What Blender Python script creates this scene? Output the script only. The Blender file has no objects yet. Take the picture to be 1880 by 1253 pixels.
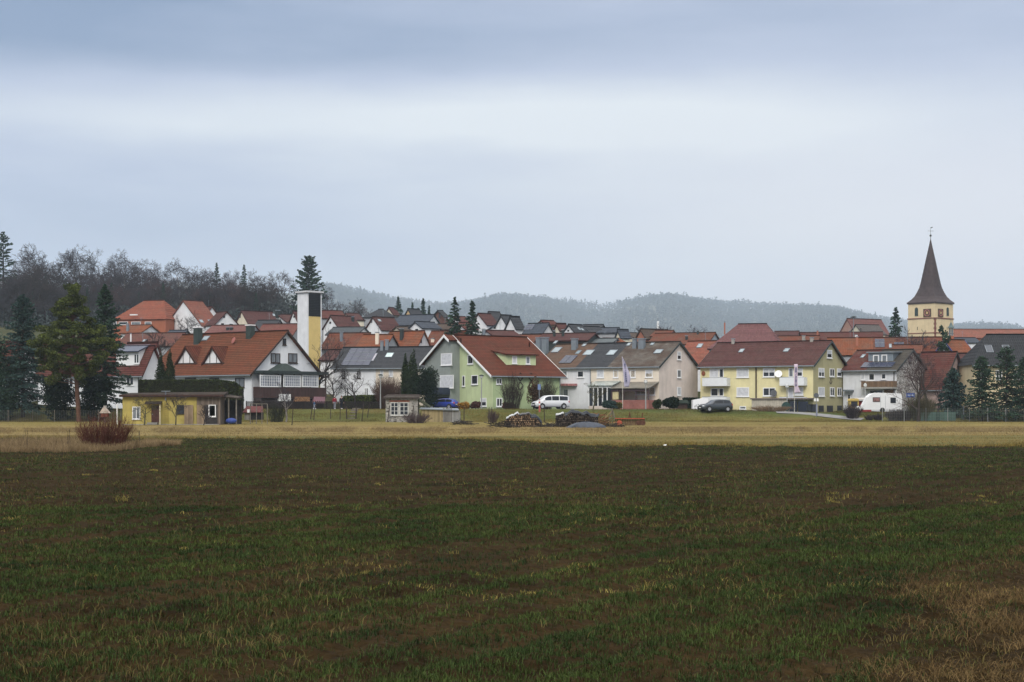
import bpy, bmesh, math, random
import numpy as np
from mathutils import Vector, Matrix
R = math.radians
random.seed(7)
sc = bpy.context.scene
C = bpy.context.collection

# ------------------------------------------------------------------ camera
F, CX, HY, ZC = 3200.0, 940.0, 755.0, 1.75      # focal length in px of a 1880 px wide frame, horizon row, eye height
cam_d = bpy.data.cameras.new('camera'); cam = bpy.data.objects.new('camera', cam_d); C.objects.link(cam)
cam.location = (0, 0, ZC); cam.rotation_euler = (R(90), 0, 0)
cam_d.sensor_width = 36; cam_d.lens = F / 1880 * 36
cam_d.shift_y = (HY - 626.5) / 1880
cam_d.clip_start = 0.1; cam_d.clip_end = 12000
sc.camera = cam

# ------------------------------------------------------------------ light
SUN_EL, SUN_AZ = R(36), R(190)                 # azimuth clockwise from +Y: behind the camera, to the left
w = bpy.data.worlds.new('World'); sc.world = w; w.use_nodes = True
nt = w.node_tree; nt.nodes.clear()
def N(nt, t, **k):
    n = nt.nodes.new(t)
    for a, b in k.items(): setattr(n, a, b)
    return n
def math_(nt, op, a, b=None, c=None):
    n = N(nt, 'ShaderNodeMath', operation=op)
    for i, x in enumerate((a, b, c)):
        if x is None: continue
        if isinstance(x, (int, float)): n.inputs[i].default_value = x
        else: nt.links.new(x, n.inputs[i])
    return n.outputs[0]
L = nt.links.new
sky = N(nt, 'ShaderNodeTexSky', sky_type='NISHITA', sun_disc=False)
sky.sun_elevation = SUN_EL; sky.sun_rotation = SUN_AZ; sky.air_density = 1.2; sky.dust_density = 2.0
bg1 = N(nt, 'ShaderNodeBackground'); bg1.inputs[1].default_value = 0.1; L(sky.outputs[0], bg1.inputs[0])
tc = N(nt, 'ShaderNodeTexCoord'); sx = N(nt, 'ShaderNodeSeparateXYZ'); L(tc.outputs['Generated'], sx.inputs[0])
az = math_(nt, 'ARCTAN2', sx.outputs[0], sx.outputs[1]); el = math_(nt, 'ARCSINE', sx.outputs[2])
def cloudnoise(sa, se, det, off):
    cb = N(nt, 'ShaderNodeCombineXYZ'); L(math_(nt, 'MULTIPLY', az, sa), cb.inputs[0]); L(math_(nt, 'MULTIPLY', el, se), cb.inputs[1]); cb.inputs[2].default_value = off
    n = N(nt, 'ShaderNodeTexNoise'); n.inputs['Scale'].default_value = 1; n.inputs['Detail'].default_value = det; n.inputs['Roughness'].default_value = 0.5
    L(cb.outputs[0], n.inputs['Vector']); return math_(nt, 'SUBTRACT', n.outputs[0], 0.5)
n1 = cloudnoise(5, 26, 4, 3.1); n2 = cloudnoise(11, 46, 6, 8.0)
def blob(px, py, wa, we):                      # soft cloud patch at a bearing and elevation
    a0 = math.atan((px - CX) / F); e0 = math.atan((HY - py) / F * math.cos(a0))
    wa = wa / F; we = we / F
    da = math_(nt, 'DIVIDE', math_(nt, 'SUBTRACT', az, a0), wa); de = math_(nt, 'DIVIDE', math_(nt, 'SUBTRACT', math_(nt, 'MULTIPLY_ADD', n1, 0.035, el), e0), we)
    q = math_(nt, 'ADD', math_(nt, 'MULTIPLY', da, da), math_(nt, 'MULTIPLY', de, de))
    return math_(nt, 'POWER', 2.718, math_(nt, 'MULTIPLY', q, -1.0))
t = math_(nt, 'MULTIPLY_ADD', n1, 0.48, 0.575)
t = math_(nt, 'MULTIPLY_ADD', n2, 0.24, t)
for px, py, wa, we, k in CLOUDS if 'CLOUDS' in globals() else (
        (900, 210, 660, 80, 0.40), (1300, 235, 500, 95, 0.24), (150, 210, 420, 60, 0.16), (1800, 440, 620, 150, 0.34),
        (1250, 420, 500, 110, 0.16), (0, 10, 700, 130, -0.62), (800, 112, 520, 40, -0.22), (1500, 20, 900, 110, -0.26),
        (300, 400, 700, 110, -0.16), (1000, 570, 900, 60, 0.14), (1700, 140, 300, 60, -0.10)):
    t = math_(nt, 'MULTIPLY_ADD', blob(px, py, wa, we), k, t)
ramp = N(nt, 'ShaderNodeValToRGB'); L(t, ramp.inputs[0])
e = ramp.color_ramp.elements
e[0].position = 0.0; e[0].color = (0.16, 0.235, 0.39, 1); e[1].position = 1.0; e[1].color = (0.77, 0.80, 0.82, 1)
m = ramp.color_ramp.elements.new(0.45); m.color = (0.435, 0.485, 0.625, 1)
up = N(nt, 'ShaderNodeMapRange'); up.interpolation_type = 'SMOOTHSTEP'; L(el, up.inputs[0])
for i, v in ((1, 0.27), (2, 1.2), (3, 1.0), (4, 3.2)): up.inputs[i].default_value = v
warm = N(nt, 'ShaderNodeMix', data_type='RGBA'); L(math_(nt, 'MULTIPLY', blob(1950, 480, 900, 220), 0.95), warm.inputs[0]); L(ramp.outputs[0], warm.inputs[6]); warm.inputs[7].default_value = (0.80, 0.755, 0.775, 1)
neu = N(nt, 'ShaderNodeMix', data_type='RGBA'); hi = N(nt, 'ShaderNodeMapRange'); L(el, hi.inputs[0]); hi.inputs[1].default_value = 0.25; hi.inputs[2].default_value = 0.7; L(hi.outputs[0], neu.inputs[0]); L(warm.outputs[2], neu.inputs[6]); neu.inputs[7].default_value = (0.62, 0.60, 0.57, 1)
bg2 = N(nt, 'ShaderNodeBackground'); L(neu.outputs[2], bg2.inputs[0]); L(up.outputs[0], bg2.inputs[1])
mx = N(nt, 'ShaderNodeMixShader'); mx.inputs[0].default_value = 0.96; L(bg1.outputs[0], mx.inputs[1]); L(bg2.outputs[0], mx.inputs[2])
wo = N(nt, 'ShaderNodeOutputWorld'); L(mx.outputs[0], wo.inputs[0])
sd = bpy.data.lights.new('sun', 'SUN'); sun = bpy.data.objects.new('sun', sd); C.objects.link(sun)
sd.energy = 1.5; sd.angle = R(20); sd.color = (1, 0.95, 0.88)
sun.rotation_euler = (R(90) - SUN_EL, 0, -SUN_AZ + math.pi)   # local -Z aims away from the sun
sun.rotation_euler = Vector((-math.sin(SUN_AZ) * math.cos(SUN_EL), -math.cos(SUN_AZ) * math.cos(SUN_EL), -math.sin(SUN_EL))).to_track_quat('-Z', 'Y').to_euler()
sc.view_settings.view_transform = 'Standard'; sc.view_settings.look = 'None'; sc.view_settings.gamma = 1; sc.view_settings.exposure = 0.24
sc.render.engine = 'CYCLES'; sc.cycles.max_bounces = 5; sc.cycles.diffuse_bounces = 2; sc.cycles.glossy_bounces = 2
sc.cycles.transmission_bounces = 2; sc.cycles.volume_bounces = 1; sc.cycles.transparent_max_bounces = 4
sc.cycles.use_denoising = True; sc.cycles.use_fast_gi = False

# ------------------------------------------------------------------ helpers
def Xat(px, Y): return (px - CX) * Y / F
def Zat(py, Y): return ZC + (HY - py) * Y / F
def lerp(a, b, t): return a + (b - a) * t
def sstep(a, b, x):
    t = np.clip((x - a) / (b - a), 0, 1); return t * t * (3 - 2 * t)
def tag(o, label=None, cat=None, group=None, kind=None):
    if label: o['label'] = label
    if cat: o['category'] = cat
    if group: o['group'] = group
    if kind: o['kind'] = kind
    return o
def thing(name, label, cat, loc=(0, 0, 0), rz=0, group=None):
    o = bpy.data.objects.new(name, None); C.objects.link(o); o.empty_display_size = 0.3
    o.location = loc; o.rotation_euler = (0, 0, rz)
    return tag(o, label, cat, group)
def copy_tree(o, parent=None):
    kids = list(o.children); c = o.copy(); C.objects.link(c)
    if parent: c.parent = parent
    for k in kids: copy_tree(k, c)
    return c
def mesh_np(name, V, Q, mat, parent=None, uv=None, smooth=False):
    """V (n,3) float, Q (m,k) int faces -> one mesh object"""
    me = bpy.data.meshes.new(name); V = np.asarray(V, np.float32); Q = np.asarray(Q, np.int32); k = Q.shape[1]
    me.vertices.add(len(V)); me.vertices.foreach_set('co', V.ravel())
    me.loops.add(Q.size); me.loops.foreach_set('vertex_index', Q.ravel())
    me.polygons.add(len(Q)); me.polygons.foreach_set('loop_start', np.arange(0, Q.size, k, dtype=np.int32)); me.polygons.foreach_set('loop_total', np.full(len(Q), k, np.int32))
    me.update(calc_edges=True)
    if smooth: me.polygons.foreach_set('use_smooth', np.ones(len(Q), bool))
    me.materials.append(mat); o = bpy.data.objects.new(name, me); C.objects.link(o)
    if parent: o.parent = parent
    return o
class MB:
    def __init__(s, M=None): s.v = []; s.f = []; s.uv = []; s.M = M
    def pts(s, ps):
        b = len(s.v)
        for p in ps:
            p = Vector(p); s.v.append(tuple(s.M @ p) if s.M else tuple(p))
        return b
    def face(s, ps, uv=None):
        b = s.pts(ps); s.f.append(tuple(range(b, b + len(ps)))); s.uv.append(uv)
    def idx(s, b, faces):
        for f in faces: s.f.append(tuple(b + i for i in f)); s.uv.append(None)
    def box(s, x0, x1, y0, y1, z0, z1):
        b = s.pts([(x0, y0, z0), (x1, y0, z0), (x1, y1, z0), (x0, y1, z0), (x0, y0, z1), (x1, y0, z1), (x1, y1, z1), (x0, y1, z1)])
        s.idx(b, [(0, 3, 2, 1), (4, 5, 6, 7), (0, 1, 5, 4), (1, 2, 6, 5), (2, 3, 7, 6), (3, 0, 4, 7)]); return s
    def tube(s, p, q, r0, r1=None, n=6, cap=True):
        p = Vector(p); q = Vector(q); r1 = r0 if r1 is None else r1; d = (q - p).normalized()
        a = d.orthogonal().normalized(); c = d.cross(a)
        ps = [p + (a * math.cos(t) + c * math.sin(t)) * r0 for t in [2 * math.pi * i / n for i in range(n)]] + [q + (a * math.cos(t) + c * math.sin(t)) * r1 for t in [2 * math.pi * i / n for i in range(n)]]
        b = s.pts(ps); s.idx(b, [(i, (i + 1) % n, n + (i + 1) % n, n + i) for i in range(n)])
        if cap: s.idx(b, [tuple(range(n - 1, -1, -1)), tuple(range(n, 2 * n))])
        return s
    def prism(s, ps, vec):
        ps = [Vector(p) for p in ps]; vec = Vector(vec); n = len(ps); b = s.pts(ps + [p + vec for p in ps])
        s.idx(b, [tuple(range(n)), tuple(range(2 * n - 1, n - 1, -1))] + [(i, (i + 1) % n, n + (i + 1) % n, n + i) for i in range(n)]); return s
    def slab(s, a, b, c, d, th):
        """quad a->b along the eave, b->c up the slope; UVs in metres"""
        a, b, c, d = map(Vector, (a, b, c, d)); u = (b - a).normalized(); nn = (b - a).cross(d - a).normalized(); v = nn.cross(u)
        uv = [((p - a).dot(u), (p - a).dot(v)) for p in (a, b, c, d)]
        s.face([a, b, c, d], uv); lo = [p - nn * th for p in (a, b, c, d)]
        s.face(lo[::-1])
        q = [a, b, c, d]
        for i in range(4): s.face([q[i], lo[i], lo[(i + 1) % 4], q[(i + 1) % 4]])
        return s
    def lathe(s, prof, c=(0, 0, 0), n=12, sq=None):
        c = Vector(c); k = len(prof); ps = []
        for r, z in prof:
            for i in range(n):
                t = 2 * math.pi * i / n + (sq or 0); ps.append(c + Vector((r * math.cos(t), r * math.sin(t), z)))
        b = s.pts(ps); s.idx(b, [(j * n + i, j * n + (i + 1) % n, (j + 1) * n + (i + 1) % n, (j + 1) * n + i) for j in range(k - 1) for i in range(n)])
        s.idx(b, [tuple(range(n - 1, -1, -1)), tuple((k - 1) * n + i for i in range(n))]); return s
    def ball(s, c, r, n=10, m=6):
        r = (r, r, r) if isinstance(r, (int, float)) else r; c = Vector(c); ps = []
        for j in range(1, m):
            for i in range(n):
                a = math.pi * j / m; t = 2 * math.pi * i / n
                ps.append(c + Vector((r[0] * math.sin(a) * math.cos(t), r[1] * math.sin(a) * math.sin(t), r[2] * math.cos(a))))
        ps += [c + Vector((0, 0, r[2])), c - Vector((0, 0, r[2]))]; b = s.pts(ps); T = (m - 1) * n
        s.idx(b, [(j * n + i, (j + 1) * n + i, (j + 1) * n + (i + 1) % n, j * n + (i + 1) % n) for j in range(m - 2) for i in range(n)])
        s.idx(b, [(T, i, (i + 1) % n) for i in range(n)] + [(T + 1, (m - 2) * n + (i + 1) % n, (m - 2) * n + i) for i in range(n)]); return s
    def disc(s, c, nrm, r, th, n=16):
        c = Vector(c); d = Vector(nrm).normalized(); return s.tube(c, c + d * th, r, r, n)
    def build(s, name, mat, parent=None, smooth=False, loc=None):
        me = bpy.data.meshes.new(name); me.from_pydata(s.v, [], s.f); me.materials.append(mat)
        if any(u for u in s.uv):
            ul = me.uv_layers.new(name='UVMap'); k = 0
            for fi, f in enumerate(s.f):
                for j in range(len(f)):
                    if s.uv[fi]: ul.data[k].uv = s.uv[fi][j]
                    k += 1
        if smooth: me.polygons.foreach_set('use_smooth', [True] * len(s.f))
        me.update(); o = bpy.data.objects.new(name, me); C.objects.link(o)
        if parent: o.parent = parent
        if loc: o.location = loc
        return o
def noise2(x, y, seed=0):
    """cheap 2-D value noise 0..1 for numpy arrays"""
    xi = np.floor(x).astype(np.int64); yi = np.floor(y).astype(np.int64); fx = x - xi; fy = y - yi
    fx = fx * fx * (3 - 2 * fx); fy = fy * fy * (3 - 2 * fy)
    def h(a, b):
        n = (a * 374761393 + b * 668265263 + seed * 974711) & 0x7fffffff
        n = ((n ^ (n >> 13)) * 1274126177) & 0x7fffffff
        return ((n ^ (n >> 16)) & 0xffff) / 65535.0
    return (h(xi, yi) * (1 - fx) + h(xi + 1, yi) * fx) * (1 - fy) + (h(xi, yi + 1) * (1 - fx) + h(xi + 1, yi + 1) * fx) * fy
def fbm(x, y, seed=0, o=4):
    r = 0; a = 0.5; t = 0
    for i in range(o): r = r + a * noise2(x * 2 ** i, y * 2 ** i, seed + i); t += a; a *= 0.5
    return r / t

# ------------------------------------------------------------------ materials
_mc = {}
def mat(name, col, rough=0.8, var=0.15, scale=3.0, bump=0.0, bscale=None, spec=0.3, metal=0.0, island=0.0, stretch=None, hue=None):
    """Principled with noise-mottled colour in object space; island: per-leaf / per-blade variation"""
    key = (name,)
    if key in _mc: return _mc[key]
    m = bpy.data.materials.new(name); m.use_nodes = True; nt = m.node_tree; bs = nt.nodes['Principled BSDF']
    bs.inputs['Roughness'].default_value = rough; bs.inputs['Specular IOR Level'].default_value = min(spec, .03) if rough >= .75 or island else spec; bs.inputs['Metallic'].default_value = metal
    tc = N(nt, 'ShaderNodeTexCoord'); vec = tc.outputs['Object']
    if stretch:
        mp = N(nt, 'ShaderNodeMapping'); mp.inputs['Scale'].default_value = stretch; nt.links.new(vec, mp.inputs[0]); vec = mp.outputs[0]
    no = N(nt, 'ShaderNodeTexNoise'); no.inputs['Scale'].default_value = scale; no.inputs['Detail'].default_value = 5; no.inputs['Roughness'].default_value = 0.6
    nt.links.new(vec, no.inputs['Vector'])
    rp = N(nt, 'ShaderNodeValToRGB'); e = rp.color_ramp.elements
    c0 = [c * (1 - var) for c in col]; c1 = [c * (1 + var) for c in col]
    if hue: c1 = [a * b for a, b in zip(c1, hue)]
    e[0].position = 0.3; e[0].color = (*c0, 1); e[1].position = 0.7; e[1].color = (*c1, 1); nt.links.new(no.outputs[0], rp.inputs[0])
    colout = rp.outputs[0]
    if island:
        ge = N(nt, 'ShaderNodeNewGeometry'); mr = N(nt, 'ShaderNodeMapRange'); mr.inputs[3].default_value = 1 - island; mr.inputs[4].default_value = 1 + island
        nt.links.new(ge.outputs['Random Per Island'], mr.inputs[0]); mm = N(nt, 'ShaderNodeVectorMath', operation='SCALE')
        nt.links.new(colout, mm.inputs[0]); nt.links.new(mr.outputs[0], mm.inputs['Scale']); colout = mm.outputs[0]
    nt.links.new(colout, bs.inputs['Base Color'])
    if bump:
        nb = N(nt, 'ShaderNodeTexNoise'); nb.inputs['Scale'].default_value = bscale or scale * 4; nb.inputs['Detail'].default_value = 4; nt.links.new(vec, nb.inputs['Vector'])
        bp = N(nt, 'ShaderNodeBump'); bp.inputs['Distance'].default_value = bump; nt.links.new(nb.outputs[0], bp.inputs['Height']); nt.links.new(bp.outputs[0], bs.inputs['Normal'])
    _mc[key] = m; return m
def plaster(name, col):
    """render with rain streaks and a soiled base"""
    if ('plaster_' + name,) in _mc: return _mc[('plaster_' + name,)]
    m = mat('plaster_' + name, col, 0.9, 0.09, 0.6, 0.01, 20, 0.2); nt = m.node_tree; lk = nt.links.new; bs = nt.nodes['Principled BSDF']; src = bs.inputs['Base Color'].links[0].from_socket
    tc = N(nt, 'ShaderNodeTexCoord'); mp = N(nt, 'ShaderNodeMapping'); mp.inputs['Scale'].default_value = (1.7, 1.7, .14); lk(tc.outputs['Object'], mp.inputs[0])
    no = N(nt, 'ShaderNodeTexNoise'); no.inputs['Scale'].default_value = 1.0; no.inputs['Detail'].default_value = 6; no.inputs['Roughness'].default_value = .7; lk(mp.outputs[0], no.inputs[0])
    mr = N(nt, 'ShaderNodeMapRange'); mr.inputs[1].default_value = .5; mr.inputs[2].default_value = .75; mr.inputs[4].default_value = .32; lk(no.outputs[0], mr.inputs[0])
    sp = N(nt, 'ShaderNodeSeparateXYZ'); lk(tc.outputs['Object'], sp.inputs[0]); ba = N(nt, 'ShaderNodeMapRange'); ba.inputs[1].default_value = .5; ba.inputs[2].default_value = 1.5; ba.inputs[3].default_value = .4; ba.inputs[4].default_value = 0; lk(math_(nt, 'MULTIPLY_ADD', no.outputs[0], 1.2, math_(nt, 'SUBTRACT', sp.outputs[2], .6)), ba.inputs[0])
    mx = N(nt, 'ShaderNodeMix', data_type='RGBA'); lk(math_(nt, 'MAXIMUM', mr.outputs[0], ba.outputs[0]), mx.inputs[0]); lk(src, mx.inputs[6]); mx.inputs[7].default_value = (*[c * .55 for c in col], 1); lk(mx.outputs[2], bs.inputs['Base Color']); return m
def tiles(name, col, row=0.42, colw=0.3, var=0.22, blotch=0.3, moss=(0.10, 0.09, 0.07), bump=0.05):
    key = ('tile', name)
    if key in _mc: return _mc[key]
    m = bpy.data.materials.new('roof_tiles_' + name); m.use_nodes = True; nt = m.node_tree; bs = nt.nodes['Principled BSDF']; lk = nt.links.new
    bs.inputs['Roughness'].default_value = 0.85; bs.inputs['Specular IOR Level'].default_value = 0.06
    uv = N(nt, 'ShaderNodeUVMap'); sp = N(nt, 'ShaderNodeSeparateXYZ'); lk(uv.outputs[0], sp.inputs[0])
    v = math_(nt, 'DIVIDE', sp.outputs[1], row); u = math_(nt, 'DIVIDE', sp.outputs[0], colw)
    fv = math_(nt, 'FRACT', v); iv = math_(nt, 'FLOOR', v); iu = math_(nt, 'FLOOR', u); fu = math_(nt, 'FRACT', u)
    cb = N(nt, 'ShaderNodeCombineXYZ'); lk(iu, cb.inputs[0]); lk(iv, cb.inputs[1])
    wn = N(nt, 'ShaderNodeTexWhiteNoise', noise_dimensions='2D'); lk(cb.outputs[0], wn.inputs['Vector'])
    wr = N(nt, 'ShaderNodeTexWhiteNoise', noise_dimensions='1D'); lk(iv, wr.inputs['W'])
    tone = math_(nt, 'MULTIPLY_ADD', math_(nt, 'SUBTRACT', wn.outputs[0], 0.5), var, 1.0)
    tone = math_(nt, 'MULTIPLY_ADD', math_(nt, 'SUBTRACT', wr.outputs[0], 0.5), var * 0.9, tone)
    no = N(nt, 'ShaderNodeTexNoise'); no.inputs['Scale'].default_value = 0.55; no.inputs['Detail'].default_value = 6; no.inputs['Roughness'].default_value = 0.65
    tcn = N(nt, 'ShaderNodeTexCoord'); lk(tcn.outputs['Object'], no.inputs['Vector'])
    mrn = N(nt, 'ShaderNodeMapRange'); mrn.inputs[1].default_value = 0.42; mrn.inputs[2].default_value = 0.75; mrn.inputs[4].default_value = blotch * 1.6; lk(no.outputs[0], mrn.inputs[0])
    mixc = N(nt, 'ShaderNodeMix', data_type='RGBA'); mixc.inputs[6].default_value = (*col, 1); mixc.inputs[7].default_value = (*moss, 1); lk(mrn.outputs[0], mixc.inputs[0])
    gap = N(nt, 'ShaderNodeMapRange'); gap.inputs[1].default_value = 0.0; gap.inputs[2].default_value = 0.34; gap.inputs[3].default_value = 0.22; gap.inputs[4].default_value = 1.0; lk(fv, gap.inputs[0])
    tone = math_(nt, 'MULTIPLY', tone, gap.outputs[0])
    sc_ = N(nt, 'ShaderNodeVectorMath', operation='SCALE'); lk(mixc.outputs[2], sc_.inputs[0]); lk(tone, sc_.inputs['Scale']); lk(sc_.outputs[0], bs.inputs['Base Color'])
    h = math_(nt, 'ADD', math_(nt, 'MULTIPLY', math_(nt, 'SUBTRACT', 1.0, fv), 1.0), math_(nt, 'MULTIPLY', math_(nt, 'SINE', math_(nt, 'MULTIPLY', fu, 6.283)), 0.3))
    bp = N(nt, 'ShaderNodeBump'); bp.inputs['Distance'].default_value = bump; lk(h, bp.inputs['Height']); lk(bp.outputs[0], bs.inputs['Normal'])
    _mc[key] = m; return m
def stripes(name, col, w=0.15, axis=0, rough=0.8, var=0.5, dark=0.5):
    """boards or slats: colour per board and a dark joint, along one object axis"""
    key = ('str', name)
    if key in _mc: return _mc[key]
    m = bpy.data.materials.new(name); m.use_nodes = True; nt = m.node_tree; bs = nt.nodes['Principled BSDF']; lk = nt.links.new
    bs.inputs['Roughness'].default_value = rough
    tcn = N(nt, 'ShaderNodeTexCoord'); sp = N(nt, 'ShaderNodeSeparateXYZ'); lk(tcn.outputs['Object'], sp.inputs[0])
    v = math_(nt, 'DIVIDE', sp.outputs[axis], w); fv = math_(nt, 'FRACT', v); iv = math_(nt, 'FLOOR', v)
    wr = N(nt, 'ShaderNodeTexWhiteNoise', noise_dimensions='1D'); lk(iv, wr.inputs['W'])
    no = N(nt, 'ShaderNodeTexNoise'); no.inputs['Scale'].default_value = 2.5; no.inputs['Detail'].default_value = 5; lk(tcn.outputs['Object'], no.inputs['Vector'])
    tone = math_(nt, 'MULTIPLY_ADD', math_(nt, 'SUBTRACT', wr.outputs[0], 0.5), var, 1.0)
    tone = math_(nt, 'MULTIPLY_ADD', math_(nt, 'SUBTRACT', no.outputs[0], 0.5), 0.7, tone)
    j = math_(nt, 'GREATER_THAN', fv, 0.12); tone = math_(nt, 'MULTIPLY', tone, math_(nt, 'MULTIPLY_ADD', j, 1 - dark, dark))
    s_ = N(nt, 'ShaderNodeVectorMath', operation='SCALE'); s_.inputs[0].default_value = col; lk(tone, s_.inputs['Scale']); lk(s_.outputs[0], bs.inputs['Base Color'])
    bp = N(nt, 'ShaderNodeBump'); bp.inputs['Distance'].default_value = 0.01; lk(j, bp.inputs['Height']); lk(bp.outputs[0], bs.inputs['Normal'])
    _mc[key] = m; return m
def stones(name, col, scale):
    """coursed rubble: random stone tones in pale mortar"""
    m = mat(name, col, .95, .3, 2, .03, 8); nt = m.node_tree; lk = nt.links.new; bs = nt.nodes['Principled BSDF']; src = bs.inputs['Base Color'].links[0].from_socket
    tc = N(nt, 'ShaderNodeTexCoord'); mp = N(nt, 'ShaderNodeMapping'); mp.inputs['Scale'].default_value = (1, 1, 2.0); lk(tc.outputs['Object'], mp.inputs[0])
    v1 = N(nt, 'ShaderNodeTexVoronoi'); v1.inputs['Scale'].default_value = scale; lk(mp.outputs[0], v1.inputs['Vector']); v2 = N(nt, 'ShaderNodeTexVoronoi', feature='DISTANCE_TO_EDGE'); v2.inputs['Scale'].default_value = scale; lk(mp.outputs[0], v2.inputs['Vector'])
    sp = N(nt, 'ShaderNodeSeparateColor'); lk(v1.outputs['Color'], sp.inputs[0]); s_ = N(nt, 'ShaderNodeVectorMath', operation='SCALE'); lk(src, s_.inputs[0]); lk(math_(nt, 'MULTIPLY_ADD', sp.outputs[0], 1.3, .3), s_.inputs['Scale'])
    ed = N(nt, 'ShaderNodeMapRange'); ed.inputs[1].default_value = .02; ed.inputs[2].default_value = .09; ed.inputs[3].default_value = 1; ed.inputs[4].default_value = 0; lk(v2.outputs['Distance'], ed.inputs[0])
    mx = N(nt, 'ShaderNodeMix', data_type='RGBA'); lk(ed.outputs[0], mx.inputs[0]); lk(s_.outputs[0], mx.inputs[6]); mx.inputs[7].default_value = (.36, .34, .31, 1); lk(mx.outputs[2], bs.inputs['Base Color']); return m
WHITE = mat('white_paint', (0.78, 0.79, 0.80), 0.5, 0.03, 2)
GLASS = mat('window_glass', (0.02, 0.024, 0.03), 0.08, 0.3, 0.6, spec=0.5)
CURTAIN = mat('curtained_glass', (0.16, 0.18, 0.2), 0.2, 0.5, 1.5, spec=0.5, stretch=(4, 4, 0.3))
SHUT = stripes('roller_shutter', (0.60, 0.62, 0.66), 0.07, 2, 0.6, 0.08, 0.75)
GREYM = mat('grey_metal', (0.20, 0.23, 0.26), 0.45, 0.1, 2, metal=0.3)
SLATEG = stripes('grey_cladding', (0.19, 0.23, 0.27), 0.3, 0, 0.5, 0.15, 0.7)
DARKM = mat('dark_cladding', (0.025, 0.035, 0.035), 0.6, 0.2, 2)
DARKW = mat('dark_wood', (0.035, 0.022, 0.018), 0.7, 0.3, 2)
SOLAR = mat('solar_glass', (0.035, 0.042, 0.075), 0.25, 0.2, 0.4, spec=0.35)
SKYL = mat('skylight_glass', (0.22, 0.28, 0.32), 0.12, 0.3, 0.5, spec=0.8)
BLACK = mat('black_rubber', (0.015, 0.015, 0.016), 0.7, 0.2, 3)
CONC = mat('concrete', (0.32, 0.31, 0.29), 0.9, 0.2, 1.5, 0.01)
# ------------------------------------------------------------------ terrain
GYK = [0, 256, 262, 275, 300, 350, 430, 500, 540, 1200]
GZK = [0, 0, 0.5, 2.6, 4.6, 8.4, 15.4, 21.7, 25.5, 25.5]
def G(X, Y):
    """ground height"""
    X = np.asarray(X, float); Y = np.asarray(Y, float); px = CX + F * X / np.maximum(Y, 5.0)
    road = 1.98 - 0.42 * sstep(24, 44, X * 245 / np.maximum(Y, 60))
    z = 0.35 * sstep(185, 226, Y) + (road - 0.35) * sstep(228.5, 237.5, Y)
    r = np.interp(Y, GYK, GZK); f = np.interp(px, [950, 1150, 1350, 1700], [1, .85, .7, .6]); z = z + np.where(r > 4.6, 4.6 + (r - 4.6) * f, r)
    left = sstep(640, 480, px)
    z = z + left * 0.145 * np.clip(Y - 540, 0, 130) + (1 - left) * (-0.02) * np.clip(Y - 540, 0, 400)
    return z
def g(X, Y): return float(G(X, Y))
RIDGE_PX = [-500, 0, 300, 600, 650, 700, 760, 820, 870, 920, 1000, 1050, 1080, 1105, 1140, 1200, 1235, 1265, 1350, 1400, 1450, 1500, 1560, 1620, 1700, 1780, 1880, 2500]
RIDGE_PY = [515, 515, 520, 536, 545, 549, 557, 562, 562, 556, 555, 557, 561, 563, 560, 557, 556.5, 559, 559, 562, 568, 575, 581, 589, 598, 606, 611, 618]
HY0, HY1 = 2900.0, 8000.0
def HZ(px, Y):
    zr = ZC + (HY - (np.interp(px, RIDGE_PX, RIDGE_PY) + 7)) * HY1 / F
    t = np.clip((Y - HY0) / (HY1 - HY0), 0, 1.2)
    sag = 0.10 * np.sin(px * 0.021 + 1.0) * np.sin(np.pi * np.clip(t, 0, 1))
    z = -2 + (zr + 2) * (0.35 * t + 0.65 * (t * t * (3 - 2 * np.minimum(t, 1)))) * (1 + sag)
    return np.where(t > 1, zr - (t - 1) * 800, z)
def grid(name, xs, ys, zf, m, smooth=True, perspective=False):
    Yg, A = np.meshgrid(ys, xs, indexing='ij'); Xg = (A - CX) * Yg / F if perspective else A
    Z = zf(A, Yg) if perspective else zf(Xg, Yg); n, k = Yg.shape
    V = np.stack([Xg, Yg, Z], -1).reshape(-1, 3); i = np.arange((n - 1) * k).reshape(n - 1, k)[:, :-1].ravel()
    return mesh_np(name, V, np.stack([i, i + 1, i + k + 1, i + k], 1), m, smooth=smooth)

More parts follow.
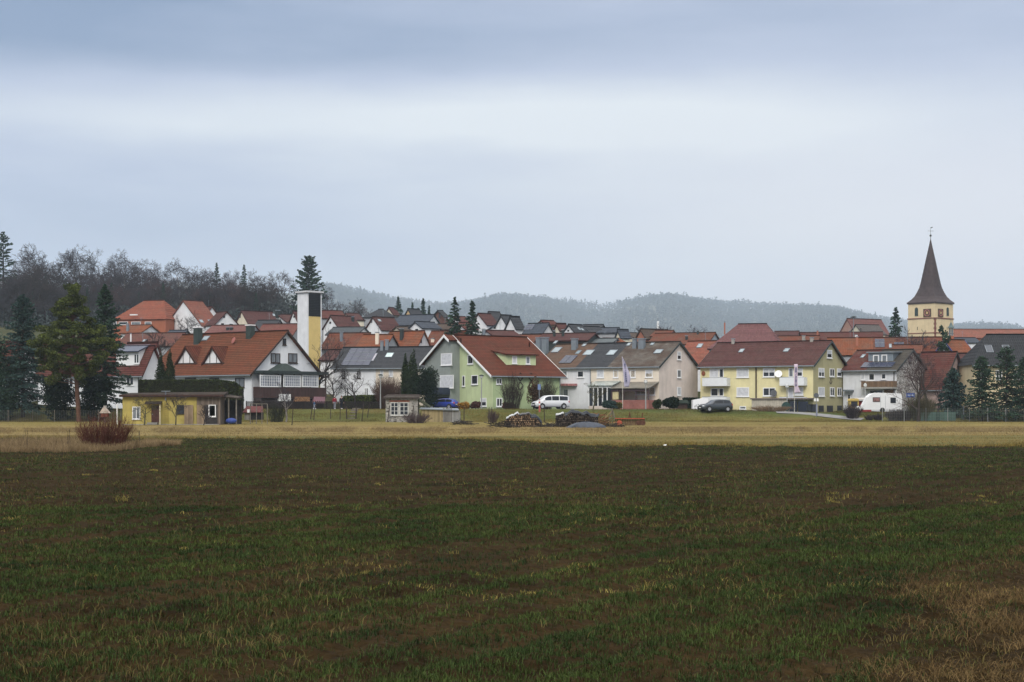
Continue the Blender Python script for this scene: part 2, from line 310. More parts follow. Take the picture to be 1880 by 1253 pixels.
# meadow, embankment and village soil: one sheet
def ground_material():
    m = bpy.data.materials.new('meadow_grass'); m.use_nodes = True; nt = m.node_tree; bs = nt.nodes['Principled BSDF']; lk = nt.links.new
    bs.inputs['Roughness'].default_value = 0.95; bs.inputs['Specular IOR Level'].default_value = 0.1
    tc = N(nt, 'ShaderNodeTexCoord'); sp = N(nt, 'ShaderNodeSeparateXYZ'); lk(tc.outputs['Object'], sp.inputs[0]); y = sp.outputs[1]
    def noise(scale, st, det=5):
        mp = N(nt, 'ShaderNodeMapping'); mp.inputs['Scale'].default_value = st; lk(tc.outputs['Object'], mp.inputs[0])
        n = N(nt, 'ShaderNodeTexNoise'); n.inputs['Scale'].default_value = scale; n.inputs['Detail'].default_value = det; n.inputs['Roughness'].default_value = 0.65; lk(mp.outputs[0], n.inputs[0]); return n.outputs[0]
    broad = noise(0.02, (1, 5, 1)); mid = noise(0.35, (0.5, 1.6, 1)); fine = noise(3.0, (1, 1, 1))
    # yellow-green sward in strips along the field edge
    yy = math_(nt, 'MULTIPLY_ADD', math_(nt, 'SUBTRACT', broad, 0.5), 30, y)
    rp = N(nt, 'ShaderNodeValToRGB'); mr = N(nt, 'ShaderNodeMapRange'); mr.inputs[1].default_value = 80; mr.inputs[2].default_value = 260; lk(yy, mr.inputs[0]); lk(mr.outputs[0], rp.inputs[0])
    e = rp.color_ramp.elements; e[0].position = 0; e[0].color = (0.075, 0.065, 0.02, 1); e[1].position = 1; e[1].color = (0.05, 0.055, 0.022, 1)
    for p, c in ((0.07, (0.095, 0.095, 0.028)), (0.14, (0.17, 0.14, 0.045)), (0.2, (0.10, 0.10, 0.03)), (0.28, (0.24, 0.18, 0.07)), (0.42, (0.21, 0.165, 0.06)), (0.55, (0.25, 0.185, 0.075)), (0.7, (0.2, 0.16, 0.05)), (0.81, (0.17, 0.145, 0.042)), (0.86, (0.065, 0.085, 0.022)), (0.9, (0.055, 0.075, 0.02))):
        q = e.new(p); q.color = (*c, 1)
    tone = math_(nt, 'MULTIPLY', math_(nt, 'MULTIPLY_ADD', mid, 1.25, 0.25), math_(nt, 'MULTIPLY_ADD', fine, 0.9, 0.55))
    s_ = N(nt, 'ShaderNodeVectorMath', operation='SCALE'); lk(rp.outputs[0], s_.inputs[0]); lk(tone, s_.inputs['Scale'])
    straw = N(nt, 'ShaderNodeMapRange'); straw.inputs[1].default_value = 0.56; straw.inputs[2].default_value = 0.72; straw.inputs[4].default_value = 0.55; lk(noise(0.16, (0.45, 1.2, 1), 6), straw.inputs[0])
    mixc = N(nt, 'ShaderNodeMix', data_type='RGBA'); lk(straw.outputs[0], mixc.inputs[0]); lk(s_.outputs[0], mixc.inputs[6]); mixc.inputs[7].default_value = (0.15, 0.105, 0.05, 1)
    lk(mixc.outputs[2], bs.inputs['Base Color'])
    bp = N(nt, 'ShaderNodeBump'); bp.inputs['Distance'].default_value = 0.12; lk(math_(nt, 'ADD', fine, mid), bp.inputs['Height']); lk(bp.outputs[0], bs.inputs['Normal'])
    return m
ys = np.concatenate([np.arange(-40, 80, 10), np.arange(80, 225, 3), np.arange(225, 262, 0.75), np.arange(262, 700, 8), np.arange(700, 3000, 60)])
def gz(X, Y): return G(X, Y) + np.where((Y > 90) & (Y < 228), 0.12 * (fbm(X * 0.08, Y * 0.35, 5) - 0.5), 0) + np.where((Y >= 228) & (Y < 237), 0.25 * (fbm(X * 0.25, Y * 0.5, 9) - 0.5), 0)
tag(grid('ground', np.concatenate([np.arange(-1400, -420, 70.0), np.arange(-420, 421, 5.0), np.arange(490, 1401, 70.0)]), ys, gz, ground_material()), kind='structure')
HILLM = mat('far_hillside', (0.07, 0.075, 0.05), 0.95, 0.35, 0.005, hue=(1.5, 1.2, 0.9))
tag(grid('hills', np.arange(-500, 2501, 20.0), np.arange(2900, 9200, 120.0), HZ, HILLM, perspective=True), kind='structure')

# ploughed field with young wheat
FE = 86.0                                              # far edge of the field
def field_edge(X): return 84 + 20 * sstep(7, -5, X) - 0.05 * X + 5.5 * (noise2(X * 0.22, X * 0, 3) - 0.5) + 2.2 * (noise2(X * 1.6, X * 0, 4) - .5)
SOILC = (0.0245, 0.0160, 0.0070)
def soil_material():
    m = mat('ploughed_soil', SOILC, 0.95, 0.45, 0.5, 0.06, 6.0, 0.1); nt = m.node_tree; lk = nt.links.new; bs = nt.nodes['Principled BSDF']
    src = bs.inputs['Base Color'].links[0].from_socket
    tc = N(nt, 'ShaderNodeTexCoord')
    no = N(nt, 'ShaderNodeTexNoise'); no.inputs['Scale'].default_value = 9; no.inputs['Detail'].default_value = 6; no.inputs['Roughness'].default_value = 0.7; lk(tc.outputs['Object'], no.inputs[0])
    mr = N(nt, 'ShaderNodeMapRange'); mr.inputs[1].default_value = 0.3; mr.inputs[2].default_value = 0.7; mr.inputs[3].default_value = 0.5; mr.inputs[4].default_value = 1.6; lk(no.outputs[0], mr.inputs[0])
    s_ = N(nt, 'ShaderNodeVectorMath', operation='SCALE'); lk(src, s_.inputs[0]); lk(mr.outputs[0], s_.inputs['Scale']); lk(s_.outputs[0], bs.inputs['Base Color'])
    return m
def fz_edge(X, Y): return 0.004 + 0.035 * (.5 + .5 * np.sin((X * .89 - Y * .46) * 2 * np.pi / .78 + 1.2 * fbm((X * .46 + Y * .89) * .05, (X * .89 - Y * .46) * .2, 24, 2))) + 0.05 * fbm(X * 0.9, Y * 0.9, 11) + 0.10 * (fbm(X * 6.3, Y * 6.3, 12, 4) - 0.3)
def field_z(A, Y): return fz_edge((A - CX) * Y / F, Y)
fy = np.concatenate([np.arange(-6, 10.2, 2.0), 10.4 * np.exp(np.linspace(0, math.log(80.0 / 10.4), 560)), np.linspace(80.4, 109, 90)])
pxs = np.concatenate([np.linspace(-3600, -300, 60), np.linspace(-260, 2140, 480), np.linspace(2180, 5500, 60)])
def soil_sheet():
    Yg, A = np.meshgrid(fy, pxs, indexing='ij'); Yq = np.where(Yg < 10, 10.2, Yg); Xg = (A - CX) * np.maximum(Yq, 10.2) / F
    lim = field_edge(Xg); Yc = np.minimum(Yg, lim); Z = fz_edge(Xg, Yc) * np.where(Yg < lim, 1, 0) + np.where(Yg < lim, 0.03, -0.03)
    n, k = Yg.shape; V = np.stack([Xg, Yc, Z], -1).reshape(-1, 3); i = np.arange((n - 1) * k).reshape(n - 1, k)[:, :-1].ravel()
    return mesh_np('field', V, np.stack([i, i + 1, i + k + 1, i + k], 1), soil_material())
tag(soil_sheet(), kind='structure')

# blades of grass: bent two-segment strips, numpy
def blades(name, X, Y, Z, h, wd, lean, m, seed=0, flat=False):
    rg = np.random.default_rng(seed); n = len(X); a = rg.uniform(0, 2 * np.pi, n); b = rg.uniform(0, 2 * np.pi, n)
    dx, dy = np.cos(a), np.sin(a); wx, wy = np.cos(b) * wd / 2, np.sin(b) * wd / 2
    l1 = lean * h * 0.3; l2 = lean * h
    z1 = h * 0.55; z2 = np.sqrt(np.maximum(h * h - l2 * l2, (0.15 * h) ** 2))
    P = np.stack([X, Y, Z], -1); o = lambda ox, oy, oz: P + np.stack([ox, oy, oz], -1)
    zz = np.zeros(n)
    V = np.stack([o(-wx, -wy, zz - 0.01), o(wx, wy, zz - 0.01), o(dx * l1 + wx * .8, dy * l1 + wy * .8, np.minimum(z1, z2 * .7)), o(dx * l1 - wx * .8, dy * l1 - wy * .8, np.minimum(z1, z2 * .7)),
                  o(dx * l2 + wx * .15, dy * l2 + wy * .15, z2), o(dx * l2 - wx * .15, dy * l2 - wy * .15, z2)], 1).reshape(-1, 3)
    i = np.arange(n) * 6
    Q = np.concatenate([np.stack([i, i + 1, i + 2, i + 3], 1), np.stack([i + 3, i + 2, i + 4, i + 5], 1)])
    return mesh_np(name, V, Q, m)
rg = np.random.default_rng(3)
RD = (0.46, 0.89)                                       # drilling direction
def field_pts(n, y0, y1, power, keep, px0=-60, px1=1940):
    """points in the visible wedge; keep(X,Y)->probability"""
    u = rg.uniform(0, 1, n); Y = (y0 ** power + u * (y1 ** power - y0 ** power)) ** (1 / power)
    px = rg.uniform(px0, px1, n); X = (px - CX) * Y / F; k = (rg.uniform(0, 1, n) < keep(X, Y)) & (Y < field_edge(X) - 0.3)
    return X[k], Y[k]
def dens(X, Y):
    a = X * RD[0] + Y * RD[1]; c = X * RD[1] - Y * RD[0]
    st = fbm(c * 0.9, a * 0.02, 21, 4); pt = fbm(X * 0.3, Y * 0.12, 22, 4); right = sstep(-6, 14, X * 40 / np.maximum(Y, 12)) * 0.25
    near = sstep(24, 11, Y) * 0.18
    track = np.minimum(np.abs((c + 3.1) % 15.0 - 1.0), np.abs((c + 3.1) % 15.0 - 2.9)); row = .5 + .5 * np.sin(c * 2 * np.pi / .78 + 1.2 * fbm(a * .05, c * .2, 24, 2)); d = np.clip((st * 0.95 + pt * 0.35 + row * .30 - 0.66) * 3.2 + 0.12 + right + near, 0.12, 1) * (1 - .85 * sstep(.42, .2, track))
    straw = straw_mask(X, Y); return d * (1 - 0.85 * straw)
def straw_mask(X, Y):
    px = CX + F * X / Y; py = HY + F * ZC / Y
    t = sstep(1620, 1900, px + (py - 1040) * 0.55 + 160 * (fbm(X * 0.8, Y * 0.5, 31, 3) - 0.5)); return t * sstep(1000, 1080, py + 60 * (fbm(X, Y, 32, 2) - .5))
GREEN = mat('wheat_blade', (0.022, 0.050, 0.020), 0.6, 0.4, 0.45, island=0.8, spec=0.25, hue=(1.9, 1.15, 0.75))
OLIVE = mat('pale_grass_blade', (0.085, 0.070, 0.027), 0.7, 0.35, 0.8, island=0.5, spec=0.2)
STRAW = mat('straw_blade', (0.125, 0.084, 0.038), 0.8, 0.35, 0.9, island=0.55, spec=0.2)
def zsoil(X, Y): return fz_edge(X, Y) + 0.03
parts = []
def tuft(X, Y, k, spread):
    r = np.random.default_rng(len(X)); return np.repeat(X, k) + r.normal(0, 1, len(X) * k) * np.repeat(spread, k), np.repeat(Y, k) + r.normal(0, 1, len(X) * k) * np.repeat(spread, k)
X1, Y1 = field_pts(150000, 10.2, 30, 1.1, dens)
for a_, b_ in ((-1400, -60), (1940, 3300)):
    X2, Y2 = field_pts(60000, 10.2, 30, 1.1, dens, a_, b_); X1, Y1 = np.append(X1, X2), np.append(Y1, Y2)
X, Y = tuft(X1, Y1, 3, 0.006 + 0.0006 * Y1); n = len(X)
tag(blades('young_wheat', X, Y, zsoil(X, Y), rg.uniform(.02, .062, n), 0.0024 + 0.0002 * Y, rg.uniform(.25, .92, n), GREEN, 1), kind='stuff', label='young green wheat seedlings scattered over the dark ploughed field', cat='grass')
X1, Y1 = field_pts(200000, 30, 108, 1.1, dens)
for a_, b_ in ((-900, -60), (1940, 2800)):
    X2, Y2 = field_pts(50000, 30, 108, 1.1, dens, a_, b_); X1, Y1 = np.append(X1, X2), np.append(Y1, Y2)
X, Y = tuft(X1, Y1, 2, 0.02 + 0.0004 * Y1); n = len(X)
o = tag(blades('distant_wheat', X, Y, zsoil(X, Y), rg.uniform(.03, .065, n), 0.003 + 0.00022 * Y, rg.uniform(.3, .95, n), GREEN, 2), kind='stuff', label='thin green wheat blades in the farther half of the ploughed field', cat='grass')
def sdens(X, Y): return np.clip((fbm(X * 0.5, Y * 0.25, 41, 4) - 0.47) * 2.6, 0.02, 1) * 0.8
X1, Y1 = field_pts(60000, 10.2, 108, 0.8, sdens); X, Y = tuft(X1, Y1, 3, 0.03 + 0.0012 * Y1); n = len(X)
tag(blades('withered_grass', X, Y, zsoil(X, Y), rg.uniform(.04, .12, n), 0.003 + 0.0003 * Y, rg.uniform(.5, .98, n), OLIVE, 3), kind='stuff', label='withered olive grass wisps lying between the wheat rows', cat='grass')
# straw patch in the near right corner
X, Y = field_pts(380000, 10.2, 22, 1.0, lambda X, Y: straw_mask(X, Y) * np.clip((fbm(X * 1.6, Y * 1.2, 51, 4) - .36) * 4, 0.03, 1), -60, 2500); n = len(X)
tag(blades('straw', X, Y, zsoil(X, Y), rg.uniform(.05, .16, n), rg.uniform(.0022, .0042, n), rg.uniform(.82, .998, n), STRAW, 4), kind='stuff', label='tangled dry straw on bare soil in the near right corner', cat='straw')
# bright weed tufts and straw scraps
tx, ty, th_, tw = [], [], [], []
for i in range(170):
    py = 822 + 300 * random.random() ** 1.6; px = random.uniform(0, 1880); Yc = F * ZC / (py - HY); Xc = Xat(px, Yc)
    if Yc > 84: continue
    k = random.randint(14, 60); s = random.uniform(0.03, 0.10)
    for _ in range(k): tx.append(Xc + random.gauss(0, s * 1.8)); ty.append(Yc + random.gauss(0, s)); th_.append(random.uniform(.03, .085)); tw.append(0.004 + 0.0003 * Yc)
for px, py, k, s in ((485, 950, 110, .16), (545, 886, 60, .16), (225, 932, 50, .12), (30, 967, 50, .12), (845, 846, 30, .12), (1535, 927, 60, .14), (1180, 1105, 50, .07), (650, 948, 20, .08), (1196, 847, 40, .14)):
    Yc = F * ZC / (py - HY); Xc = Xat(px, Yc)
    for _ in range(k): tx.append(Xc + random.gauss(0, s)); ty.append(Yc + random.gauss(0, s)); th_.append(random.uniform(.08, .2)); tw.append(0.004 + 0.0003 * Yc)
X = np.array(tx); Y = np.array(ty); n = len(X)
YEL = mat('yellow_weed_blade', (0.22, 0.185, 0.055), 0.6, 0.45, 1.5, island=0.5)
tag(blades('yellow_weeds', X, Y, zsoil(X, Y), np.array(th_) * .8, np.array(tw) * .6, rg.uniform(.5, .99, n), YEL, 5), kind='stuff', label='bright yellow-green weed tufts dotted over the ploughed field', cat='weeds')
# ragged margin of dead grass where field and meadow meet
X = rg.uniform(-32, 30, 40000); Y = field_edge(X) + rg.normal(0, 2.0, len(X)) - 1.8 * (fbm(X * .9, Y[0] * 0 + X * 0, 66, 3) - .5); k = rg.uniform(0, 1, len(X)) < np.clip((fbm(X * .8, Y * .4, 67, 3) - .36) * 4, .04, 1); X, Y = X[k], Y[k]; n = len(X)
tag(blades('margin_grass', X, Y, 0 * X + .03, rg.uniform(.08, .30, n), .02 + 0 * X, rg.uniform(.3, .97, n), mat('margin_blade', (0.16, 0.12, 0.05), .9, .4, .5, island=.5, hue=(1, 1, .7)), 12), 'ragged pale dead grass along the far edge of the ploughed field', 'grass', kind='stuff')
# meadow sward beyond the field
n0 = 300000; Y = 87 + (226 - 87) * rg.uniform(0, 1, n0) ** 1.4; px = rg.uniform(-40, 1920, n0); X = (px - CX) * Y / F
k = rg.uniform(0, 1, n0) < np.clip((fbm(X * 0.06, Y * 0.5, 61, 4) - 0.38) * 4, 0.05, 1); k &= Y > field_edge(X) + 0.4
X, Y = X[k], Y[k]; n = len(X)
MEAD = mat('meadow_blade', (0.135, 0.118, 0.045), 0.8, 0.42, 0.05, island=0.45, stretch=(0.25, 3.5, 1), hue=(1.45, 1.12, 1.1))
tag(blades('meadow_grass', X, Y, gz(X, Y) - 0.01, rg.uniform(.03, .10, n), 0.008 + 0.00012 * Y, rg.uniform(.4, .97, n), MEAD, 6), kind='stuff', label='yellow winter grass of the meadow between field and village', cat='grass')
# rougher straw ridge along the far side of the meadow
n0 = 130000; px = rg.uniform(-40, 1920, n0); py = 790 + rg.normal(0, 4.0, n0) + 6 * (fbm(px * 0.004, px * 0, 71) - .5); Y = F * ZC / (py - HY); X = (px - CX) * Y / F
k = (rg.uniform(0, 1, n0) < np.clip((fbm(px * 0.03, py * 0.1, 72, 3) - .35) * 3, 0.05, 1)) & (Y < 226); X, Y = X[k], Y[k]; n = len(X)
tag(blades('dry_meadow_grass', X, Y, gz(X, Y) - 0.01, rg.uniform(.06, .22, n), 0.02 + 0 * X, rg.uniform(.4, .98, n), mat('dry_meadow_blade', (0.19, 0.142, 0.075), 0.9, 0.3, 0.1, island=0.45), 7), kind='stuff', label='ridges of mown dry grass lying across the meadow', cat='grass')
pp = []
for px, py in ((1425, 757.5), (1455, 758.5), (1490, 761), (1520, 764.5), (1550, 768), (1590, 771.5)):
    lo, hi = 200.0, 246.0
    for _ in range(40):
        mid = (lo + hi) / 2
        if Zat(py, mid) > g(Xat(px, mid), mid): lo = mid
        else: hi = mid
    pp.append((Xat(px, mid), mid))
path_pts = []
for (a, b), (c, d) in zip(pp, pp[1:]):
    for k in range(6): path_pts.append((lerp(a, c, k / 6), lerp(b, d, k / 6)))
# embankment grass
n0 = 150000; Y = rg.uniform(227, 238, n0); px = rg.uniform(-40, 1920, n0); X = (px - CX) * Y / F
k = rg.uniform(0, 1, n0) < np.clip((fbm(X * 0.12, Y * 0.3, 81, 3) - .3) * 3, .1, 1); pa = np.array(path_pts); k &= np.min(np.hypot(X[:, None] - pa[:, 0], Y[:, None] - pa[:, 1]), 1) > 1.7; X, Y = X[k], Y[k]; n = len(X)
tag(blades('embankment_grass', X, Y, gz(X, Y) - 0.02, rg.uniform(.1, .26, n), 0.024 + 0 * X, rg.uniform(.3, .95, n), mat('bank_blade', (0.06, 0.066, 0.022), 0.8, 0.5, 0.09, island=0.4, hue=(2.2, 1.4, 1.3)), 8), kind='stuff', label='green and brown rough grass on the bank below the road', cat='grass')
# reed-like dead grass at the left edge of the field
def reed_pts(n):
    px = rg.uniform(-60, 330, n) ; top = np.interp(px, [-60, 200, 290, 330], [837, 835, 824, 823]); py = top - rg.uniform(0, 1, n) ** 1.5 * np.interp(px, [-60, 150, 260, 330], [26, 24, 9, 2])
    Y = F * ZC / (py - HY); return (px - CX) * Y / F, Y
X, Y = reed_pts(42000); n = len(X); big = fbm(X * 1.1, Y * 0.5, 91, 3)
tag(blades('dead_reeds', X, Y, 0 * X + 0.03, (0.16 + 0.62 * np.clip(big - .2, 0, 1)) * rg.uniform(.5, 1.1, n), 0.013 + 0 * X, rg.uniform(.1, .7, n), mat('dead_reed_blade', (0.20, 0.145, 0.08), 0.9, 0.35, 0.5, island=0.5), 9), kind='stuff', label='pale brown dead reed grass along the left field margin', cat='grass')

# road on the bank and the footpath to the right
ROADM = mat('asphalt', (0.13, 0.13, 0.135), 0.9, 0.2, 0.8, 0.01)
def strip(name, pts, width, m, dz=0.05):
    V, Q = [], []
    for i, (x, y) in enumerate(pts):
        a = pts[max(i - 1, 0)]; b = pts[min(i + 1, len(pts) - 1)]; d = Vector((b[0] - a[0], b[1] - a[1])).normalized(); nx, ny = -d.y * width / 2, d.x * width / 2
        for s in (1, .5, 0, -.5, -1): X, Y = x + s * nx, y + s * ny; V.append((X, Y, g(X, Y) + dz))
    for i in range(len(pts) - 1): Q += [(5 * i + j, 5 * i + j + 1, 5 * i + j + 6, 5 * i + j + 5) for j in range(4)]
    return tag(mesh_np(name, V, Q, m), kind='structure')
strip('road', [(x, 241.5) for x in range(-90, 36, 3)], 6.0, ROADM)
strip('path', path_pts, 1.9, mat('path_asphalt', (0.22, 0.22, 0.22), 0.9, 0.15, 0.8), 0.07)
# ------------------------------------------------------------------ houses
CAM = Vector((0, 0, ZC))
class House:
    """gabled house; local x along the front eave, y to the back. near corner given by its bearing and distance."""
    def __init__(s, name, label, side, px, Y, th, po, pg, eave, ridge, wallm, roofm, gablem=None, ov=0.45, vov=0.35, base=None, group=None, cat='house', roofs=None, hip=(0, 0), gut=True, Dm=None, drop=0.4, verge=None):
        th = R(th); s.c, s.s = math.cos(th), math.sin(th)
        N0 = Vector((Xat(px, Y), Y)); ux, uy = Vector((s.c, s.s)), Vector((-s.s, s.c))
        def reach(d, k): k = (k - CX) / F; return (k * N0.y - N0.x) / (d.x - k * d.y)
        s.L = abs(reach(ux, po)); s.D = Dm or abs(reach(uy, pg))
        A = N0 - ux * s.L if side == 'r' else N0
        mid = N0 + uy * s.D / 2
        zb = (g(N0.x, Y) if base is None else Zat(base, Y)) - drop; s.eave = Zat(eave, Y) - zb; s.ridge = Zat(ridge, mid.y) - zb
        s.loc = Vector((A.x, A.y, zb)); s.side = side
        s.root = thing(name, label, cat, s.loc, th, group)
        s.pitch = math.atan2(s.ridge - s.eave, s.D / 2); p = s.pitch
        s.frames = {'f': (Vector((0, 0, 0)), Vector((1, 0, 0)), Vector((0, -1, 0)), Vector((0, 0, 1))),
                    'r': (Vector((s.L, 0, 0)), Vector((0, 1, 0)), Vector((1, 0, 0)), Vector((0, 0, 1))),
                    'l': (Vector((0, 0, 0)), Vector((0, 1, 0)), Vector((-1, 0, 0)), Vector((0, 0, 1))),
                    'rf': (Vector((0, 0, s.eave)), Vector((1, 0, 0)), Vector((0, -math.sin(p), math.cos(p))), Vector((0, math.cos(p), math.sin(p)))),
                    'rb': (Vector((0, s.D, s.eave)), Vector((1, 0, 0)), Vector((0, math.sin(p), math.cos(p))), Vector((0, -math.cos(p), math.sin(p))))}
        Lx, D, e, r = s.L, s.D, s.eave, s.ridge; h0, h1 = hip
        m = MB()
        if gablem is None or gablem is wallm:
            for y in (0, D): m.face([(0, y, 0), (Lx, y, 0), (Lx, y, e), (0, y, e)])
            for x in (0, Lx): m.face([(x, 0, 0), (x, D, 0), (x, D, e)] + ([(x, D / 2, r)] if not (h0 if x == 0 else h1) else []) + [(x, 0, e)])
            m.build('wall', wallm, s.root)
        else:
            for y in (0, D): m = MB(); m.face([(0, y, 0), (Lx, y, 0), (Lx, y, e), (0, y, e)]); m.build('wall', wallm, s.root)
            for x in (0, Lx): m = MB(); m.face([(x, 0, 0), (x, D, 0), (x, D, e), (x, D / 2, r), (x, 0, e)]); m.build('gable_wall', gablem, s.root)
        tp, cp = math.tan(p), math.cos(p); th_ = 0.22; lift = th_ / cp
        zo = e - ov * tp + lift; zr = r + lift
        roofs = roofs or [(0, 1, roofm)]
        for a, b, rm in roofs:
            x0 = Lx * a - (vov if a == 0 else 0); x1 = Lx * b + (vov if b == 1 else 0); q0 = h0 if a == 0 else 0; q1 = h1 if b == 1 else 0
            m = MB(); m.slab((x0, -ov, zo), (x1, -ov, zo), (x1 - q1, D / 2, zr), (x0 + q0, D / 2, zr), th_)
            m.slab((x1, D + ov, zo), (x0, D + ov, zo), (x0 + q0, D / 2, zr), (x1 - q1, D / 2, zr), th_)
            if q0: m.face([(x0, D + ov, zo), (x0, -ov, zo), (x0 + q0, D / 2, zr)], [(0, 0), (D, 0), (D / 2, 4)])
            if q1: m.face([(x1, -ov, zo), (x1, D + ov, zo), (x1 - q1, D / 2, zr)], [(0, 0), (D, 0), (D / 2, 4)])
            s.roof = m.build('roof', rm, s.root)
            m = MB(); m.tube((x0 + q0, D / 2, zr + .02), (x1 - q1, D / 2, zr + .02), 0.13, n=6); m.build('ridge_cap', rm, s.roof)
        if verge:
            for x in (-vov - .03, Lx + vov + .03):
                m = MB()
                for y0, y1 in ((-ov, D / 2), (D + ov, D / 2)):
                    m.prism([(x, y0, zo + .03), (x, y1, zr + .03), (x, y1, zr - .30), (x, y0, zo - .30)], (.06 if x < 0 else -.06, 0, 0))
                m.build('verge_board', verge, s.root)
        if gut:
            m = MB(); m.tube((-vov * .9, -ov - .08, zo - .12), (Lx + vov * .9, -ov - .08, zo - .12), 0.09, n=6); m.build('gutter', GREYM, s.root)
    def tol(s, v):
        d = Vector(v) - s.loc; return Vector((d.x * s.c + d.y * s.s, -d.x * s.s + d.y * s.c, d.z))
    def hit(s, face, px, py, off=0.0):
        o, u, n, v = s.frames[face]; c0 = s.tol(CAM); d = Vector(((px - CX) / F, 1, (HY - py) / F)); d = Vector((d.x * s.c + d.y * s.s, -d.x * s.s + d.y * s.c, d.z))
        t = (o + n * off - c0).dot(n) / d.dot(n); q = c0 + d * t - o; return q.dot(u), q.dot(v)
    def M(s, face, off=0.0):
        o, u, n, v = s.frames[face]; m = Matrix((u, n, v)).transposed().to_4x4(); m.translation = o + n * off; return m
    def frame(s, name, base, u0, off):           # an extra vertical face parallel to `base`, off metres proud of it
        o, u, n, v = s.frames[base]; s.frames[name] = (o + n * off, u, n, v)
    def rect(s, face, x0, y0, x1, y1):
        ym = (y0 + y1) / 2; xm = (x0 + x1) / 2
        a = s.hit(face, x0, ym)[0]; b = s.hit(face, x1, ym)[0]; c = s.hit(face, xm, y1)[1]; d = s.hit(face, xm, y0)[1]
        return min(a, b), max(a, b), min(c, d), max(c, d)
    def win(s, face, x0, y0, x1, y1, kind='m', fm=None, name='window', t=0.12, grid=None, sill=True, glass=None, parent=None):
        u0, u1, z0, z1 = s.rect(face, x0, y0, x1, y1); fm = fm or WHITE; M = s.M(face); m = MB(M); t = min(t, (u1 - u0) * .2)
        m.box(u0, u0 + t, -.02, .07, z0, z1); m.box(u1 - t, u1, -.02, .07, z0, z1); m.box(u0 + t, u1 - t, -.02, .068, z0, z0 + t); m.box(u0 + t, u1 - t, -.02, .068, z1 - t, z1)
        if sill: m.box(u0 - .08, u1 + .08, -.02, .16, z0 - .09, z0 - .003)
        if 'm' in kind: m.box((u0 + u1) / 2 - t * .45, (u0 + u1) / 2 + t * .45, -.02, .066, z0 + t, z1 - t)
        if grid:
            for i in range(1, grid[0]): u = lerp(u0, u1, i / grid[0]); m.box(u - .025, u + .025, -.02, .062, z0 + t, z1 - t)
            for i in range(1, grid[1]): z = lerp(z0, z1, i / grid[1]); m.box(u0 + t, u1 - t, -.02, .060, z - .025, z + .025)
        o = m.build(name, fm, parent or s.root); glass = glass or (CURTAIN if (int(x0 * 7 + y0 * 3) % 5) < 2 and 'd' in kind + 'm' else None)
        zs = z0 + t
        if 's' in kind or 'h' in kind:
            zs = z0 + t * .3 if 's' in kind else lerp(z0, z1, 0.5)
            MB(M).box(u0 + t * .5, u1 - t * .5, -.02, .05, zs, z1 - t * .3).build('shutter', SHUT, o)
        if 's' not in kind: MB(M).box(u0 + t * .6, u1 - t * .6, -.02, .03, z0 + t * .6, zs if 'h' in kind else z1 - t * .6).build('pane', glass or (CURTAIN if 'c' in kind else GLASS), o)
        return o
    def panel(s, face, x0, y0, x1, y1, depth, m, name, parent=None, d0=-0.02):
        u0, u1, z0, z1 = s.rect(face, x0, y0, x1, y1); return MB(s.M(face)).box(u0, u1, d0, depth, z0, z1).build(name, m, parent or s.root)
    def chimney(s, x0, x1, yb, yt, m, cap=True, face='rf', capm=None):
        u, v = s.hit(face, (x0 + x1) / 2, yb); p = s.M(face) @ Vector((u, 0, v)); Yw = s.loc.y + p.x * s.s + p.y * s.c
        wd = (x1 - x0) * Yw / F * 0.82; zt = Zat(yt, Yw) - s.loc.z; h = wd / 2
        o = MB().box(p.x - h, p.x + h, p.y - h * .9, p.y + h * .9, p.z - 1.0, zt).build('chimney', m, s.roof)
        if cap: MB().box(p.x - h * 1.18, p.x + h * 1.18, p.y - h * 1.1, p.y + h * 1.1, zt + .05, zt + .2).build('chimney_cap', capm or GREYM, o)
        return o
    def sky(s, x0, y0, x1, y1, m=None, name='skylight', face='rf', d=0.32):
        u0, u1, v0, v1 = s.rect(face, x0, y0, x1, y1); mb = MB(s.M(face)); t = .07
        mb.box(u0, u1, .2, d, v0, v0 + t).box(u0, u1, .2, d, v1 - t, v1).box(u0, u0 + t, .2, d - .003, v0 + t, v1 - t).box(u1 - t, u1, .2, d - .003, v0 + t, v1 - t)
        o = mb.build(name, GREYM, s.roof); MB(s.M(face)).box(u0 + t, u1 - t, .2, d - .03, v0 + t, v1 - t).build('pane', m or SKYL, o); return o
    def solar(s, xa, ya, xb, yb, nu, nv, face='rf'):
        u0, v1 = s.hit(face, xa, ya); u1 = s.hit(face, xb, ya)[0]; v0 = s.hit(face, xa, yb)[1]; u0, u1 = sorted((u0, u1)); v0, v1 = sorted((v0, v1))
        root = None
        for i in range(nu):
            for j in range(nv):
                a, b = lerp(u0, u1, i / nu), lerp(u0, u1, (i + 1) / nu) - .05; c, d = lerp(v0, v1, j / nv), lerp(v0, v1, (j + 1) / nv) - .07
                o = MB(s.M(face)).box(a, b, .26, .33, c, d).build('solar_panel', SOLAR, s.roof)
                MB(s.M(face)).box(a, b, .326, .34, c, c + .05).build('panel_frame', GREYM, o); MB(s.M(face)).box(a, b, .326, .34, d - .05, d).build('panel_frame', GREYM, o)
